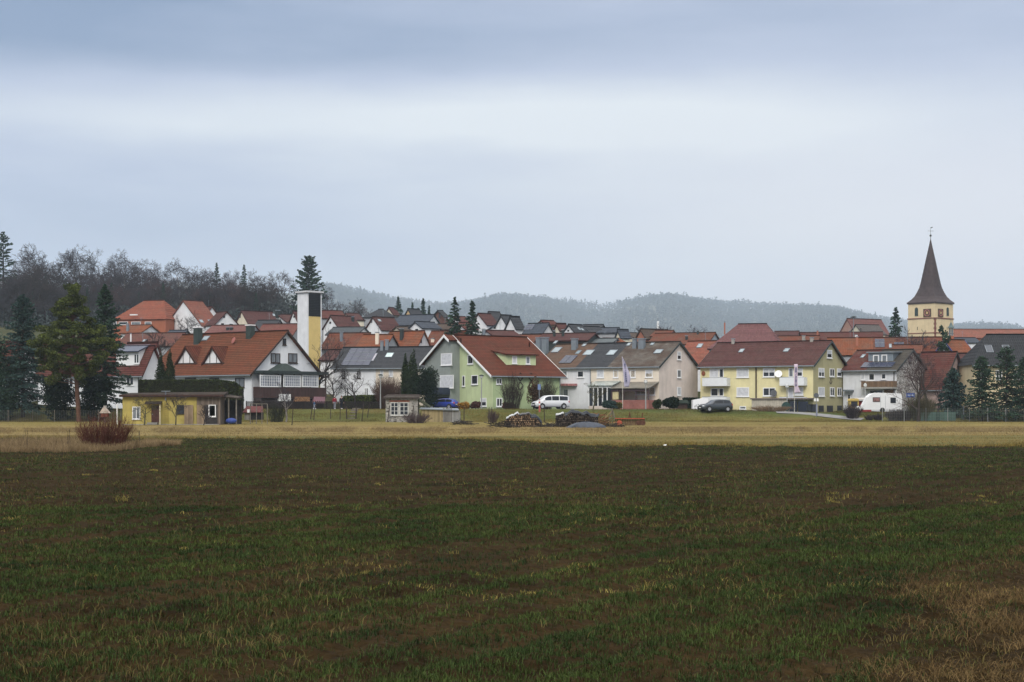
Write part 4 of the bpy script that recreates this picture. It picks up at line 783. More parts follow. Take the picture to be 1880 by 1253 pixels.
bg('far brown wooden house beside the taller twin spruce', 'l', 815, 822, 794, 582, 572, 9, 35, plaster('brown_timber', (.13, .07, .06)), ANTHR, wins=((806, 577, 809, 584),))
bg('orange roof with grey metal flue right behind the hose tower', 'r', 662, 590, 672, 641, 614, 8, -14, BG_, CLAY, Dm=10, chim=((624, 630, 629, 611, GREYM),))
bg('grey-roofed house with small white gable behind the orange roofs', 'r', 655, 600, 662, 615, 603, 8, -16, BW, tiles('grey_slate', (.08, .09, .10), blotch=.1), Dm=8)
bg('orange roof with cream chimney between grey flue and dark chimney', 'r', 705, 655, 712, 640, 617, 8, -14, BG_, BRIGHT, Dm=9, chim=((689, 696, 634, 612, CREAM),))
bg('bright orange roof with white gable behind the thuja columns', 'r', 765, 705, 790, 638, 611, 8, -28, plaster('lilac_white', (.6, .58, .6)), BRIGHT, chim=((734, 741, 626, 605),), wins=((770.5, 623, 774, 630),))
bg('orange-red roof touching the green house ridge', 'r', 842, 782, 850, 634, 610, 8, -14, BG_, CLAY, Dm=9, chim=((791, 798, 630, 623, CREAM),))
bg('dark red-brown roof with white wall left of the solar house', 'r', 640, 588, 650, 662, 645, 7, -14, WALLW, MAROON, Dm=9)
# centre
for i, (x0, xa, y) in enumerate(((868, 877, 578), (889, 896, 575), (914, 922, 581.5), (933, 938, 584.5))):
    bg(('leftmost of four stepped white gables right of the twin spruces, the maroon-roofed one', 'tallest of four stepped white gables right of the twin spruces', 'third from left of four stepped white gables right of the twin spruces', 'rightmost and lowest of four stepped white gables right of the twin spruces')[i],
       'l', x0 + 26 - 4 * i, x0 + 46 - 6 * i, x0 - 4, y + 19, y, 10, 42, BW, MAROON if i == 0 else ANTHR, grp='stepped white row houses on the slope')
bg('red-roofed house with satellite dish below the stepped gables', 'r', 915, 882, 922, 606, 594, 8, -20, BW, DKRED, Dm=8)
bg('maroon roof with a small white gable behind the green house', 'l', 912, 960, 895, 622, 609, 8, 25, BW, MAROON, chim=((885, 891, 622, 606, GREYM),), Dm=9)
bg('slate-roofed house with solar panels and white-edged gable', 'r', 996, 962, 1016, 612, 596, 9, -30, BW, SLATE).solar(968, 598, 984, 608, 3, 2)
bg('half-timbered cream gable in front of the white-edged slate house', 'l', 1018, 1030, 996, 614, 603, 8, 42, BC, MAROON, wins=((1003, 608, 1008, 613),))
bg('small far red-roofed house with pale gable above the solar roof', 'l', 1004, 1024, 985, 597, 590.5, 9, 30, BC, DKRED)
bg('white house with steep dark roof in the middle distance', 'l', 1056, 1078, 1034, 612, 598.5, 9, 45, BW, ANTHR, wins=((1042, 606, 1045, 609),), skyl=((1060, 603, 1064, 608), (1066, 605, 1070, 609)))
bg('dark bluish house partly hidden behind the white steep-roofed one', 'l', 1085, 1110, 1062, 613, 602, 8, 30, BG_, ANTHR)
bg('far maroon roof between half-timbered gable and white house', 'l', 1028, 1042, 1018, 607, 597, 9, 30, BC, MAROON)
bg('long maroon roof with two black chimneys behind the terrace', 'r', 1078, 985, 1094, 626, 614, 8, -20, DARKM, MAROON, chim=((1015, 1020, 620, 609), (1031, 1036, 620, 607)), Dm=9)
bg('low orange roof strip between green house and terrace flues', 'r', 985, 940, 990, 630, 617, 7, -14, BG_, CLAY, Dm=8)
bg('small dark roof with orange ridge and pale gables', 'l', 1140, 1156, 1131, 620, 608.5, 8, 30, BC, SLATE)
bg('far grey roof row with skylights at the foot of the hill', 'r', 1130, 1085, 1136, 612, 604, 8, -12, BG_, SLATE, Dm=8)
bg('low orange roof in front of the small grey-roofed house', 'l', 1126, 1152, 1118, 633, 623.5, 7, 22, BW, BRIGHT, Dm=8)
bg('grey roof with pale gable just above the terrace ridge', 'r', 1120, 1078, 1128, 633, 624, 7, -20, BW, tiles('pale_slate', (.13, .15, .16), blotch=.1), Dm=8)
bg('brick-gabled house with brown roof below the white flue', 'l', 1186, 1234, 1168, 622, 607, 8, 36, BBR, BROWN)
bg('long orange roof with a blue-grey gable left of the purple roof', 'r', 1298, 1190, 1312, 632, 613, 8, -24, plaster('blue_grey_wall', (.35, .4, .45)), CLAY, chim=((1258, 1263, 626, 618), (1279, 1283, 616, 608)), Dm=10)
bg('orange-red roof with skylight between terrace and yellow house', 'r', 1300, 1240, 1330, 670, 629, 8, -30, BW, tiles('warm_red', (.24, .085, .06)), skyl=((1281, 634, 1290, 641),), Dm=11)
bg('large purple-red hipped roof behind the yellow house', 'r', 1432, 1302, 1446, 640, 597.5, 13, -14, BG_, tiles('purple_red', (.15, .072, .075), blotch=.15), Dm=14, hip=(4, 3), name='town_hall', cat='hall', chim=((1329, 1332, 603, 593, BBR),))
bg('orange roof strip with a white chimney right of the purple roof', 'r', 1500, 1412, 1506, 633, 619, 8, -14, BG_, CLAY, Dm=8, chim=((1472, 1479, 628, 618, CONC),))
bg('long wine-red roof crossing behind the church nave', 'r', 1620, 1432, 1628, 628, 611.5, 8, -10, BG_, DKRED, Dm=9, chim=((1569, 1575, 622, 616, WHITE), (1499, 1503, 618, 608, BBR)))
bg('orange roof above the house with the grey box dormer', 'r', 1600, 1520, 1606, 652, 623, 8, -12, BG_, BRIGHT, Dm=10, chim=((1571, 1576, 638, 620, BBR),))
S = bg('orange roof with black solar panels below the church tower', 'r', 1732, 1598, 1740, 656, 622, 8, -10, BG_, CLAY, Dm=10, skyl=((1632, 634, 1637, 641),))
S.solar(1606, 625, 1624, 640, 2, 2); S.solar(1641, 631, 1660, 642, 2, 2)
# church nave left of the tower
S = bg('church nave with brick gable and faded red roof left of the spruce', 'l', 1571, 1632, 1541, 613, 587, 10.5, 30, plaster('nave_brick', (.36, .22, .18)), PINK, name='church_nave', cat='church', wins=((1559, 608, 1562, 613),))
bg('grey stone-roofed annexe with a narrow cream gable beside the nave', 'l', 1585, 1625, 1575, 614, 598, 9.5, 22, BC, tiles('stone_grey', (.10, .09, .09)), name='church_annexe', cat='church', Dm=7, wins=((1579.5, 603, 1581.5, 607),))
bg('very long red roof right of the church tower', 'l', 1748, 1960, 1744, 621, 606.5, 9, 3, BT, tiles('long_red', (.24, .095, .07)), Dm=10, hip=(1.5, 0))
bg('flat dark roof below the very long red roof', 'l', 1756, 1800, 1750, 630, 622, 7, 10, BW, SLATE, Dm=7)
S = bg('orange roof with blue verge and white gable left of the black-tiled house', 'l', 1762, 1795, 1745, 662, 627, 8, 22, BW, BRIGHT, Dm=8, verge=mat('blue_paint', (.05, .08, .25), .5))
bg('maroon pantile roof beside the barn, under the dark fir', 'r', 1760, 1700, 1772, 682, 652, 7, -30, WALLW, MAROON, Dm=8)

# more roofs filling the slope
for a in (("small maroon roof behind the long brown-red one, beside the low bare bush", 'l', 648, 668, 636, 588, 577, 8, 30, BC, MAROON), ("slate roof squeezed between the far pine and the wide blue-grey roof", 'r', 735, 700, 742, 594, 584, 8, -24, BW, ANTHR),
    ("grey-brown roof under the wide blue-grey roof, behind the dark chimney", 'l', 742, 766, 728, 612, 602, 8, 26, BC, BROWN), ("brown roof beside the foot of the taller twin spruce", 'r', 822, 788, 828, 606, 597, 8, -18, BG_, BROWN), ("dull red roof between the two twin spruces", 'l', 856, 876, 846, 606, 595, 8, 24, BW, DKRED),
    ("dark slate gable under the stepped white gables", 'l', 932, 956, 918, 606, 597, 8, 34, BW, SLATE), ("rust-red roof under the bare tree by the slate solar roof", 'r', 965, 928, 971, 617, 607, 7, -20, BW, tiles('rust_red', (.15, .06, .045))), ("grey hipped roof far behind the white steep-roofed house", 'r', 1100, 1066, 1106, 606, 598, 8, -14, BG_, ANTHR),
    ("pale-gabled brown roof right behind the small dark orange-ridged roof", 'l', 1166, 1188, 1154, 622, 613, 7, 32, BC, BROWN), ("small brick-red roof at the foot of the white flue", 'r', 1226, 1196, 1232, 618, 609, 8, -20, BW, CLAY), ("dark maroon roof between purple roof and orange strip", 'r', 1462, 1420, 1468, 620, 610, 8, -16, BG_, MAROON),
    ("red roof among the slope houses left of the stepped gables, farthest up", 'l', 846, 866, 836, 592, 583, 8, 28, BW, DKRED), ("dark roof with skylight behind the maroon chimney house", 'r', 500, 462, 506, 606, 590, 8, -16, BG_, ANTHR), ("white gable between the cream skylight house and the maroon-roofed white gable", 'l', 526, 548, 514, 592, 579, 8, 40, BW, MAROON),
    ("brown roof wedged between school wing and white gabled house", 'r', 420, 386, 428, 612, 600, 7, -18, BW, BROWN), ("low orange roof in front of the bare tree by the barn", 'r', 1690, 1640, 1698, 650, 636, 7, -14, BG_, CLAY)): bg(*a, Dm=8)
# roof clutter: television aerials
for r_ in [o for o in list(C.objects) if o.name.startswith('village_house')][::3]:
    rc = [c for c in r_.children if c.name.startswith('roof')]
    if not rc: continue
    bb = [Vector(v) for v in rc[0].bound_box]; xm = (bb[0].x + bb[6].x) / 2; ym = (bb[0].y + bb[6].y) / 2; zm = max(v.z for v in bb); mb = MB(); mb.tube((xm, ym, zm - .3), (xm, ym, zm + 1.7), .03, n=4)
    for k in range(3): mb.tube((xm - .5 + .1 * k, ym, zm + 1.6 - .25 * k), (xm + .5 - .1 * k, ym, zm + 1.6 - .25 * k), .02, n=4)
    mb.build('aerial', GREYM, rc[0])

# ------------------------------------------------------------------ church tower
Yt = 430.0; c = Vector((Xat(1708.5, Yt), Yt)); zg = g(c.x, c.y) - .5; rot = R(43); hs = 3.95
T = thing('church_tower', 'cream church tower with brown needle spire, clock faces and weathervane', 'church tower', (c.x, c.y, zg), rot); z = lambda py, Y=Yt - 3: Zat(py, Y) - zg
TW = plaster('tower_cream', (.66, .54, .35)); zt = z(558); z1 = z(585); SAND = mat('red_sandstone', (.20, .09, .075), .9, .3, 2)
MB().box(-hs, hs, -hs, hs, 0, z1).build('tower_shaft', TW, T); MB().box(-hs + .06, hs - .06, -hs + .06, hs - .06, z1, zt).build('belfry', TW, T)
mb = MB(); mb.box(-hs - .12, hs + .12, -hs - .12, hs + .12, z1 - .12, z1 + .12).box(-hs - .1, hs + .1, -hs - .1, hs + .1, z(612) - .1, z(612) + .1).build('string_course', SAND, T)
mb = MB()
for i in range(22): zz = i * z1 / 22; e_ = .45 if i % 2 else .28; mb.box(-hs - .03, -hs + e_, -hs - .03, -hs + e_, zz, zz + z1 / 22 - .01)
mb.build('corner_quoin', SAND, T)
lv = []
for py, hw, k in ((559, 43.5, 1), (556.5, 43.5, 1), (551, 36, .98), (545, 30.5, .92), (537, 25, .8), (529, 21.2, .65), (520, 18.6, .5), (500, 14, .3), (480, 9.6, .2), (460, 5.0, .1), (445, 1.6, 0), (438, .35, 0)):
    r = hw * Yt / F / (1.414 if k > .9 else lerp(1.0, 1.414, k)); lv.append((z(py, Yt), r, k))
n = 32; P_, fa = [], []
for zz, r, k in lv:
    for i in range(n):
        t = 2 * math.pi * i / n; q = max(abs(math.cos(t)), abs(math.sin(t))) ** k; P_.append((r * math.cos(t) / q, r * math.sin(t) / q, zz))
mb = MB(); b = mb.pts(P_); mb.idx(b, [(j * n + i, j * n + (i + 1) % n, (j + 1) * n + (i + 1) % n, (j + 1) * n + i) for j in range(len(lv) - 1) for i in range(n)]); mb.idx(b, [tuple(range(n))])
sp = mb.build('spire', mat('spire_slate', (.058, .044, .046), .7, .25, 1.2, .05, 5), T)
mb = MB(); zs = z(438, Yt); mb.tube((0, 0, zs - .5), (0, 0, z(418, Yt)), .07, .03).ball((0, 0, z(433, Yt)), .28)
d45 = Vector((math.cos(-rot), math.sin(-rot), 0)); zc_ = z(424.5, Yt); mb.tube(d45 * -.75 + Vector((0, 0, zc_)), d45 * .75 + Vector((0, 0, zc_)), .035)
q = Vector((0, 0, z(418, Yt))); mb.prism([q, q + d45 * .5 + Vector((0, 0, .18)), q + d45 * .45 + Vector((0, 0, -.12)), q + d45 * .15 + Vector((0, 0, -.2))], (0.02, .03, 0))
mb.build('weathervane', DARKM, sp)
for face, (o_, u_, n_) in {'left': (Vector((-hs, 0, 0)), Vector((0, -1, 0)), Vector((-1, 0, 0))), 'right': (Vector((0, -hs, 0)), Vector((1, 0, 0)), Vector((0, -1, 0)))}.items():
    M = Matrix((u_, n_, Vector((0, 0, 1)))).transposed().to_4x4(); M.translation = o_
    inner = 1 if face == 'left' else -1
    cu, wu, zc_ = inner * 1.65, -inner * 1.45, z(575.3)
    ck = MB(M).box(cu - 1.1, cu + 1.1, -.1, .06, zc_ - 1.0, zc_ + 1.0).build('clock', mat('clock_panel', (.11, .075, .06), .8), T)
    mb = MB(M)
    for i in range(24):
        a, b = 2 * math.pi * i / 24, 2 * math.pi * (i + 1) / 24; mb.tube((cu + .78 * math.cos(a), .08, zc_ + .78 * math.sin(a)), (cu + .78 * math.cos(b), .08, zc_ + .78 * math.sin(b)), .09, n=4)
    for i in range(12):
        a = 2 * math.pi * i / 12; mb.tube((cu + .55 * math.cos(a), .08, zc_ + .55 * math.sin(a)), (cu + .72 * math.cos(a), .08, zc_ + .72 * math.sin(a)), .05, n=4)
    mb.build('dial', mat('dial_red', (.40, .17, .15), .6), ck)
    mb = MB(M); mb.tube((cu, .12, zc_), (cu - .18, .12, zc_ + .45), .05, n=4).tube((cu, .12, zc_), (cu + .5, .12, zc_ + .28), .04, n=4).disc((cu, .07, zc_), M.to_3x3() @ Vector((0, 1, 0)) if False else (0, 1, 0), .3, .03).build('clock_hand', mat('gilt', (.6, .42, .2), .4), ck)
    wz0, wz1 = z(580), z(568); prof = [(wu - .45, -.0, wz0), (wu + .45, 0, wz0), (wu + .45, 0, wz1)] + [(wu + .45 * math.cos(a), 0, wz1 + .5 * math.sin(a)) for a in np.linspace(0, math.pi, 8)[1:-1]] + [(wu - .45, 0, wz1)]
    aw = MB(M).prism([(p[0] * 1, -.05, p[2]) for p in prof], (0, .09, 0)).build('arched_window', mat('louvre_green', (.035, .06, .06), .6), T)
    mb = MB(M)
    for k in range(5): mb.box(wu - .42, wu + .42, .04, .10, wz0 + .15 + k * .32, wz0 + .25 + k * .32)
    mb.build('louvre', mat('louvre_bar', (.07, .10, .10), .6), aw)
    MB(M).box(wu + inner * .3 - .08, wu + inner * .3 + .08, -.05, .02, z(606), z(600)).build('slit_window', DARKM, T)
# little lantern turret at the right foot of the tower
Yl = 395.0; X = Xat(1746, Yl); zg2 = g(X, Yl); z = lambda py: Zat(py, Yl) - zg2; T = thing('ridge_turret', 'slim lantern turret with green cap right of the church tower', 'turret', (X, Yl, zg2))
MB().box(-.55, .55, -.55, .55, 0, z(617)).build('turret_base', BT, T); mb = MB()
for a in range(6): t = a * math.pi / 3; mb.tube((.42 * math.cos(t), .42 * math.sin(t), z(617)), (.42 * math.cos(t), .42 * math.sin(t), z(603)), .08, n=5)
mb.build('lantern', GREYM, T); MB().lathe([(.75, z(603)), (.7, z(601.5)), (.42, z(598)), (.3, z(595)), (.05, z(592)), (.03, z(586))], n=10).build('turret_cap', mat('copper_cap', (.10, .14, .14), .6), T)
# white flue far behind the orange roof
Yf = 480.0; X = Xat(1208, Yf); zg2 = g(X, Yf); T = thing('tall_flue', 'slim white flue rising beside the bare trees, left of the purple roof', 'chimney', (X, Yf, zg2))
MB().tube((0, 0, 0), (0, 0, Zat(590, Yf) - zg2), .32, n=12).build('flue_pipe', WHITE, T); MB().tube((0, 0, Zat(590, Yf) - zg2), (0, 0, Zat(585, Yf) - zg2), .05).build('antenna', DARKM, T)
# siren on the nave roof is part of the skyline
Ys = 400.0; X = Xat(1567, Ys); zg2 = g(X, Ys); T = thing('roof_siren', 'mushroom-shaped siren standing above the church nave ridge', 'siren', (X, Ys, zg2))
MB().tube((0, 0, 0), (0, 0, Zat(583.5, Ys) - zg2), .07).build('siren_mast', GREYM, T); MB().lathe([(.1, 0), (.75, .1), (.75, .22), (.1, .45)], (0, 0, Zat(584, Ys) - zg2), 12).build('siren_horn', DARKM, T)

# ------------------------------------------------------------------ fire brigade hose tower
Yt = 305.0; X = Xat(564, Yt); zg = g(X, Yt) - .5; T = thing('hose_tower', 'slim white and yellow hose drying tower with black louvred top', 'tower', (X, Yt, zg), R(42)); z = lambda py: Zat(py, Yt) - zg
sw, sl = 3.1, 2.95; zt = z(537); MB().box(0, sw, 0, sl, 0, zt).build('tower_shaft', WALLW, T)
MB().box(-.35, sw + .25, -.35, sl + .3, zt + .003, zt + .28).build('flat_roof', mat('tower_roof_edge', (.55, .56, .58), .5), T)
MB().box(.32, sw - .3, -.06, .02, .3, z(581)).build('yellow_panel', mat('yellow_render', (.60, .46, .19), .85, .06, 1), T); lo = MB().box(.3, sw - .28, -.08, .02, z(581) + .02, zt - .1).build('louvre_panel', mat('black_louvre', (.012, .014, .018), .6), T)
mb = MB()
for k in range(14): zz = lerp(z(580), zt - .4, k / 13); mb.box(.34, sw - .32, -.16, -.08, zz, zz + .06)
mb.build('louvre_slat', mat('black_slat', (.022, .025, .03), .5), lo)
# ------------------------------------------------------------------ trees and shrubs
def seg_mesh(name, segs, m, parent, n=3):
    """segs: list of (p, q, r0, r1) -> prisms"""
    S = np.array([[*p, *q, a, b] for p, q, a, b in segs], float); P, Q = S[:, :3], S[:, 3:6]; d = Q - P; d /= np.linalg.norm(d, axis=1)[:, None] + 1e-9
    ref = np.where(np.abs(d[:, 2:3]) > .9, [[1., 0, 0]], [[0., 0, 1]]); a = np.cross(d, ref); a /= np.linalg.norm(a, axis=1)[:, None]; c = np.cross(d, a); V = []
    for R_, r in ((P, S[:, 6]), (Q, S[:, 7])):
        for i in range(n): t = 2 * math.pi * i / n; V.append(R_ + (a * math.cos(t) + c * math.sin(t)) * r[:, None])
    V = np.stack(V, 1).reshape(-1, 3); b = np.arange(len(S)) * 2 * n
    Fq = np.concatenate([np.stack([b + i, b + (i + 1) % n, b + n + (i + 1) % n, b + n + i], 1) for i in range(n)])
    return mesh_np(name, V, Fq, m, parent)
BARK = mat('grey_bark', (0.05, 0.043, 0.04), .95, .3, 2); TWIG = mat('twig_brown', (0.062, 0.056, 0.064), .95, .3, .4); BIRCH = mat('pale_bark', (0.22, 0.2, 0.19), .9, .4, 2)
RTWIG = mat('reddish_twig', (0.078, 0.054, 0.055), .95, .3, .4); DTWIG = mat('dark_twig', (0.045, 0.039, 0.04), .95, .3, .6); OTWIG = mat('mossy_twig', (0.085, 0.078, 0.045), .95, .3, .6)
def bare_tree(name, label, cat, h, spread, seed, barkm=BARK, twigm=TWIG, kids=(5, 4, 4, 4), trunk=.35, r0=None, up=.35, tw=.022, loc=(0, 0, 0), group=None, weep=0.0, lean=0.0, multi=1):
    rd = random.Random(seed); T = thing(name, label, cat, loc, 0, group); big, small = [], []; r0 = r0 or h * .016
    def grow(p, d, ln, r, lev):
        n = 4 if lev == 0 else 3; q = Vector(p); pts = [q.copy()]
        for i in range(n):
            d = (d + Vector((rd.gauss(0, .13), rd.gauss(0, .13), rd.gauss(0, .08) + (up * .12 if lev < 3 else -weep * .2)))).normalized(); e = q + d * (ln / n)
            a, b = r * (1 - .55 * i / n), r * (1 - .55 * (i + 1) / n); (big if lev < 2 else small).append((q.copy(), e.copy(), max(a, tw * .6), max(b, tw * .5))); q = e; pts.append(q.copy())
        if lev >= len(kids): return
        k = kids[lev]
        for j in range(k):
            f = lerp(trunk if lev == 0 else .3, 1.0, (j + rd.random()) / k); i = min(int(f * n), n - 1); s = pts[i].lerp(pts[i + 1], f * n - i)
            az = rd.uniform(0, 2 * math.pi) if lev else 2 * math.pi * (j / k * 2.6 + rd.random() * .2); ort = d.orthogonal().normalized(); ort.rotate(Matrix.Rotation(az, 3, d))
            nd = (d * rd.uniform(.45, .9) + ort * spread * rd.uniform(.7, 1.2) + Vector((0, 0, up * rd.uniform(.2, .8) - weep * (lev > 1)))).normalized()
            grow(s, nd, ln * (rd.uniform(.45, .72) if lev else rd.uniform(.42, .7)) * (1.15 - .35 * f), max(r * (1 - .6 * f) * .62, tw), lev + 1)
    for _ in range(multi): grow(Vector((rd.gauss(0, .15 * (multi > 1)), rd.gauss(0, .15 * (multi > 1)), -.3)), Vector((lean + rd.gauss(0, .05 if multi == 1 else .3), rd.gauss(0, .05 if multi == 1 else .3), 1)).normalized(), h * .74, r0, 0)
    f = h / max(s[1].z for s in big + small); big, small = [[(a * f, b * f, c, d) for a, b, c, d in q] for q in (big, small)]
    seg_mesh('trunk', big, barkm, T, 5); seg_mesh('crown', small, twigm, T, 3); return T
def leaf_mesh(name, P, D, ln, wd, m, parent, seed=0):
    """one quad per leaf or needle spray: centre P, long axis D"""
    rg = np.random.default_rng(seed); n = len(P); D = D / (np.linalg.norm(D, axis=1)[:, None] + 1e-9); r = rg.normal(0, 1, (n, 3)); a = np.cross(D, r); a /= np.linalg.norm(a, axis=1)[:, None] + 1e-9
    l = (ln * rg.uniform(.6, 1.3, n))[:, None] / 2; w_ = (wd * rg.uniform(.6, 1.3, n))[:, None] / 2
    V = np.stack([P - D * l, P + a * w_, P + D * l, P - a * w_], 1).reshape(-1, 3); i = np.arange(n) * 4; return mesh_np(name, V, np.stack([i, i + 1, i + 2, i + 3], 1), m, parent)
SPRUCE = mat('spruce_needles', (0.032, 0.058, 0.038), .8, .5, .5, island=.5, spec=.2); BLUE = mat('blue_spruce_needles', (0.036, 0.064, 0.058), .8, .5, .6, island=.5, spec=.2)
PINE = mat('pine_needles', (0.046, 0.066, 0.020), .8, .5, .5, island=.5, spec=.2, hue=(1.3, 1.1, .9)); THUJA = mat('thuja_leaves', (0.022, 0.034, 0.013), .8, .4, 1.0, island=.5, spec=.2)
DEEP = mat('yew_leaves', (0.012, 0.022, 0.013), .8, .4, 1.0, island=.5, spec=.2); HEDGE = mat('hedge_leaves', (0.026, 0.038, 0.016), .85, .5, 1.2, island=.5, spec=.2, hue=(1.3, 1.1, .8)); BARKR = mat('red_bark', (0.12, 0.065, 0.045), .95, .3, 3)
def conifer(name, label, cat, h, rad, seed, m=SPRUCE, bark=BARK, loc=(0, 0, 0), group=None, base=.08, nb=110, per=26, droop=.25, shape=.85, ls=.55, gap=0.15):
    rg = np.random.default_rng(seed); T = thing(name, label, cat, loc, 0, group); segs = [((0, 0, -.3), (0, 0, h * .5), h * .017, h * .011), ((0, 0, h * .5), (0, 0, h * .99), h * .011, .02)]; P, D = [], []
    for i in range(nb):
        f = base + (1 - base) * ((i + rg.uniform(0, 1)) / nb) ** .9; z = h * f; L_ = rad * ((1 - f) / (1 - base)) ** shape * rg.uniform(.62, 1.12) + .12
        if rg.uniform() < gap: L_ *= .55
        a = i * 2.4 + rg.normal(0, .35); ca, sa = math.cos(a), math.sin(a); rise = lerp(-droop, .5, f ** 2) + rg.normal(0, .06)
        segs.append(((0, 0, z), (ca * L_ * .9, sa * L_ * .9, z + rise * L_ * .75), .03 + .012 * L_, .015))
        k = max(5, int(per * (L_ / rad) ** .8)); u = rg.uniform(.12, 1, k) ** .75; side = rg.normal(0, .16, k) * L_ * u ** .6
        x = ca * L_ * u - sa * side; y = sa * L_ * u + ca * side; zz = z + rise * L_ * u * (.8 + .35 * u) - np.abs(side) * .25 + rg.normal(0, .07, k)
        P.append(np.stack([x, y, zz], 1)); D.append(np.stack([ca + rg.normal(0, .5, k), sa + rg.normal(0, .5, k), rise - .35 + rg.normal(0, .3, k)], 1))
    P = np.concatenate(P); D = np.concatenate(D); seg_mesh('trunk', segs, bark, T, 5); leaf_mesh('crown', P, D, ls * (.75 + .25 * rg.uniform(0, 1, len(P))), ls * .42 + 0 * P[:, 0], m, T, seed); return T
def blob_tree(name, label, cat, h, clumps, seed, m, bark=BARK, loc=(0, 0, 0), group=None, n=2600, ls=.3, trunk=None):
    """clumps: (x, y, z, rx, ry, rz); leaves lie through each clump, denser at its skin"""
    rg = np.random.default_rng(seed); T = thing(name, label, cat, loc, 0, group); vol = np.array([c[3] * c[4] * c[5] for c in clumps]) ** .75; P = []
    for c, v in zip(clumps, vol / vol.sum()):
        k = int(n * v) + 6; d = rg.normal(0, 1, (k, 3)); d /= np.linalg.norm(d, axis=1)[:, None]; r = rg.uniform(.25, 1.05, k) ** .45 * (1 + .12 * np.sin(d[:, 0] * 5 + c[0] * 3) * np.cos(d[:, 2] * 6)); P.append(np.array(c[:3]) + d * r[:, None] * np.array(c[3:6]))
    P = np.concatenate(P); P = P[P[:, 2] > 0.02]; segs = trunk or [((0, 0, -.3), (0, 0, h * .6), h * .02 + .03, h * .01 + .02)]
    seg_mesh('trunk', segs, bark, T, 5); leaf_mesh('crown', P, rg.normal(0, 1, P.shape) + [0, 0, .4], ls + 0 * P[:, 0], ls * .55 + 0 * P[:, 0], m, T, seed); return T
def put(T, px, Y, top=None, h=None, dz=0.0, rz=None):
    X = Xat(px, Y); z = g(X, Y) + dz; T.location = (X, Y, z)
    if top is not None: s = (Zat(top, Y) - z) / h; T.scale = (s, s, s)
    if rz is not None: T.rotation_euler = (0, 0, rz)
    return T

# --- wooded slope, upper left
protos = [bare_tree('bare_tree', '', 'tree', 24, 1.0, 100 + i, tw=.055, kids=(9, 6, 5, 5), trunk=.32, barkm=(BARK, BARK, BARK, BIRCH, BARK)[i], twigm=(TWIG, RTWIG, TWIG, TWIG, DTWIG)[i], up=(.22, .15, .3, .25, .15)[i], weep=(0, .1, 0, .25, 0)[i]) for i in range(5)]
firp = conifer('spruce_tree', '', 'spruce', 22, 4.0, 55, nb=120, per=22, ls=1.0); used = set()
def forest(p, px, top, Y, label, group=None, h=24):
    t = p if p.name not in used else copy_tree(p); used.add(p.name); put(t, px, Y, top, h, -.3, random.uniform(0, 6.28)); t['label'] = label
    if group: t['group'] = group
    elif 'group' in t: del t['group']
    return t
GRP = 'bare trees along the crest of the wooded slope'
for i, (px, top, k, Y, lab) in enumerate((
    (48, 464, 1, 600, 'reddish bare tree between the dark edge pine and the round dark crown'), (66, 458, 0, 610, 'bare tree with narrow crown leaning on the big round bare crown'),
    (94, 446, 4, 590, 'darkest big bare tree with broad round crown above the yellow-green pine'), (120, 462, 0, 600, 'bare tree in the dip left of the pale forked tree'), (147, 449, 3, 600, 'pale slender bare tree with forked trunk right of the big dark crown'),
    (180, 457, 4, 595, 'dark dense bare tree above the narrow fir top'), (205, 476, 2, 600, 'low bare tree in the gap left of the tall birch'), (232, 457, 3, 590, 'tall birch with pale trunk above the left end of the school roof'),
    (254, 474, 0, 600, 'bare tree above the middle of the school roof'), (276, 484, 1, 590, 'reddish bare tree above the school hip'), (292, 477, 0, 600, 'bushy bare tree just left of the school gable wing'),
    (330, 473, 3, 605, 'airy pale birch above the white school gable'), (352, 493, 2, 590, 'bare tree between the airy birch and the white-stemmed one'), (371, 490, 3, 585, 'white-stemmed bare tree left of the pointed spruce'),
    (418, 510, 0, 600, 'bare tree in the dip right of the pointed spruce'), (434, 493, 2, 610, 'bare tree leaning behind the slim spruce'), (466, 492, 0, 600, 'tall bare tree right of the slim spruce'), (490, 511, 1, 595, 'brown bare tree right of the skyline, before the lone one'),
    (523, 494, 2, 600, 'lone pale bare tree against the sky left of the hose tower'), (604, 522, 0, 560, 'bare tree right of the big pine behind the hose tower'), (640, 546, 4, 545, 'low bushy bare tree right of the hose tower roofline'), (655, 552, 1, 550, 'rightmost low reddish bare bush of the slope'))):
    forest(protos[k], px, top, Y, lab, GRP)
G2 = 'bare trees crowding the face of the wooded slope'
for i in range(105):
    px = random.uniform(-20, 545); top = lerp(474, 556, random.random()) + (px / 545) * 22; Y = random.uniform(545, 580)
    forest(protos[random.choice((0, 1, 1, 4, 4, 2))], px, top, Y, 'dim grey-brown bare tree crowded into the face of the wooded slope', G2)
forest(firp, 398, 484, 575, 'pointed dark spruce on the wooded slope above the small white cottage', h=22); forest(firp, 448, 487, 590, 'slim dark spruce on the crest, the second to the right of the school', h=22)
G3 = 'dark evergreens among the slope trees'
EV = ('under the round dark crown', 'just right of the round dark crown', 'between pale forked tree and dense dark tree', 'above the school roof hip', 'low beside the fir tip', 'beside the blue-green spruce tip', 'between the slim spruce and the hose tower', 'under the pointed spruce', 'above the left half of the school roof')
for i, (px, top, Y) in enumerate(((84, 505, 570), (120, 512, 560), (205, 520, 560), (300, 520, 555), (160, 528, 550), (60, 535, 550), (470, 538, 550), (385, 535, 555), (255, 535, 552))): forest(firp, px, top, Y, 'dim dark evergreen on the wooded slope, ' + EV[i], G3, h=22)
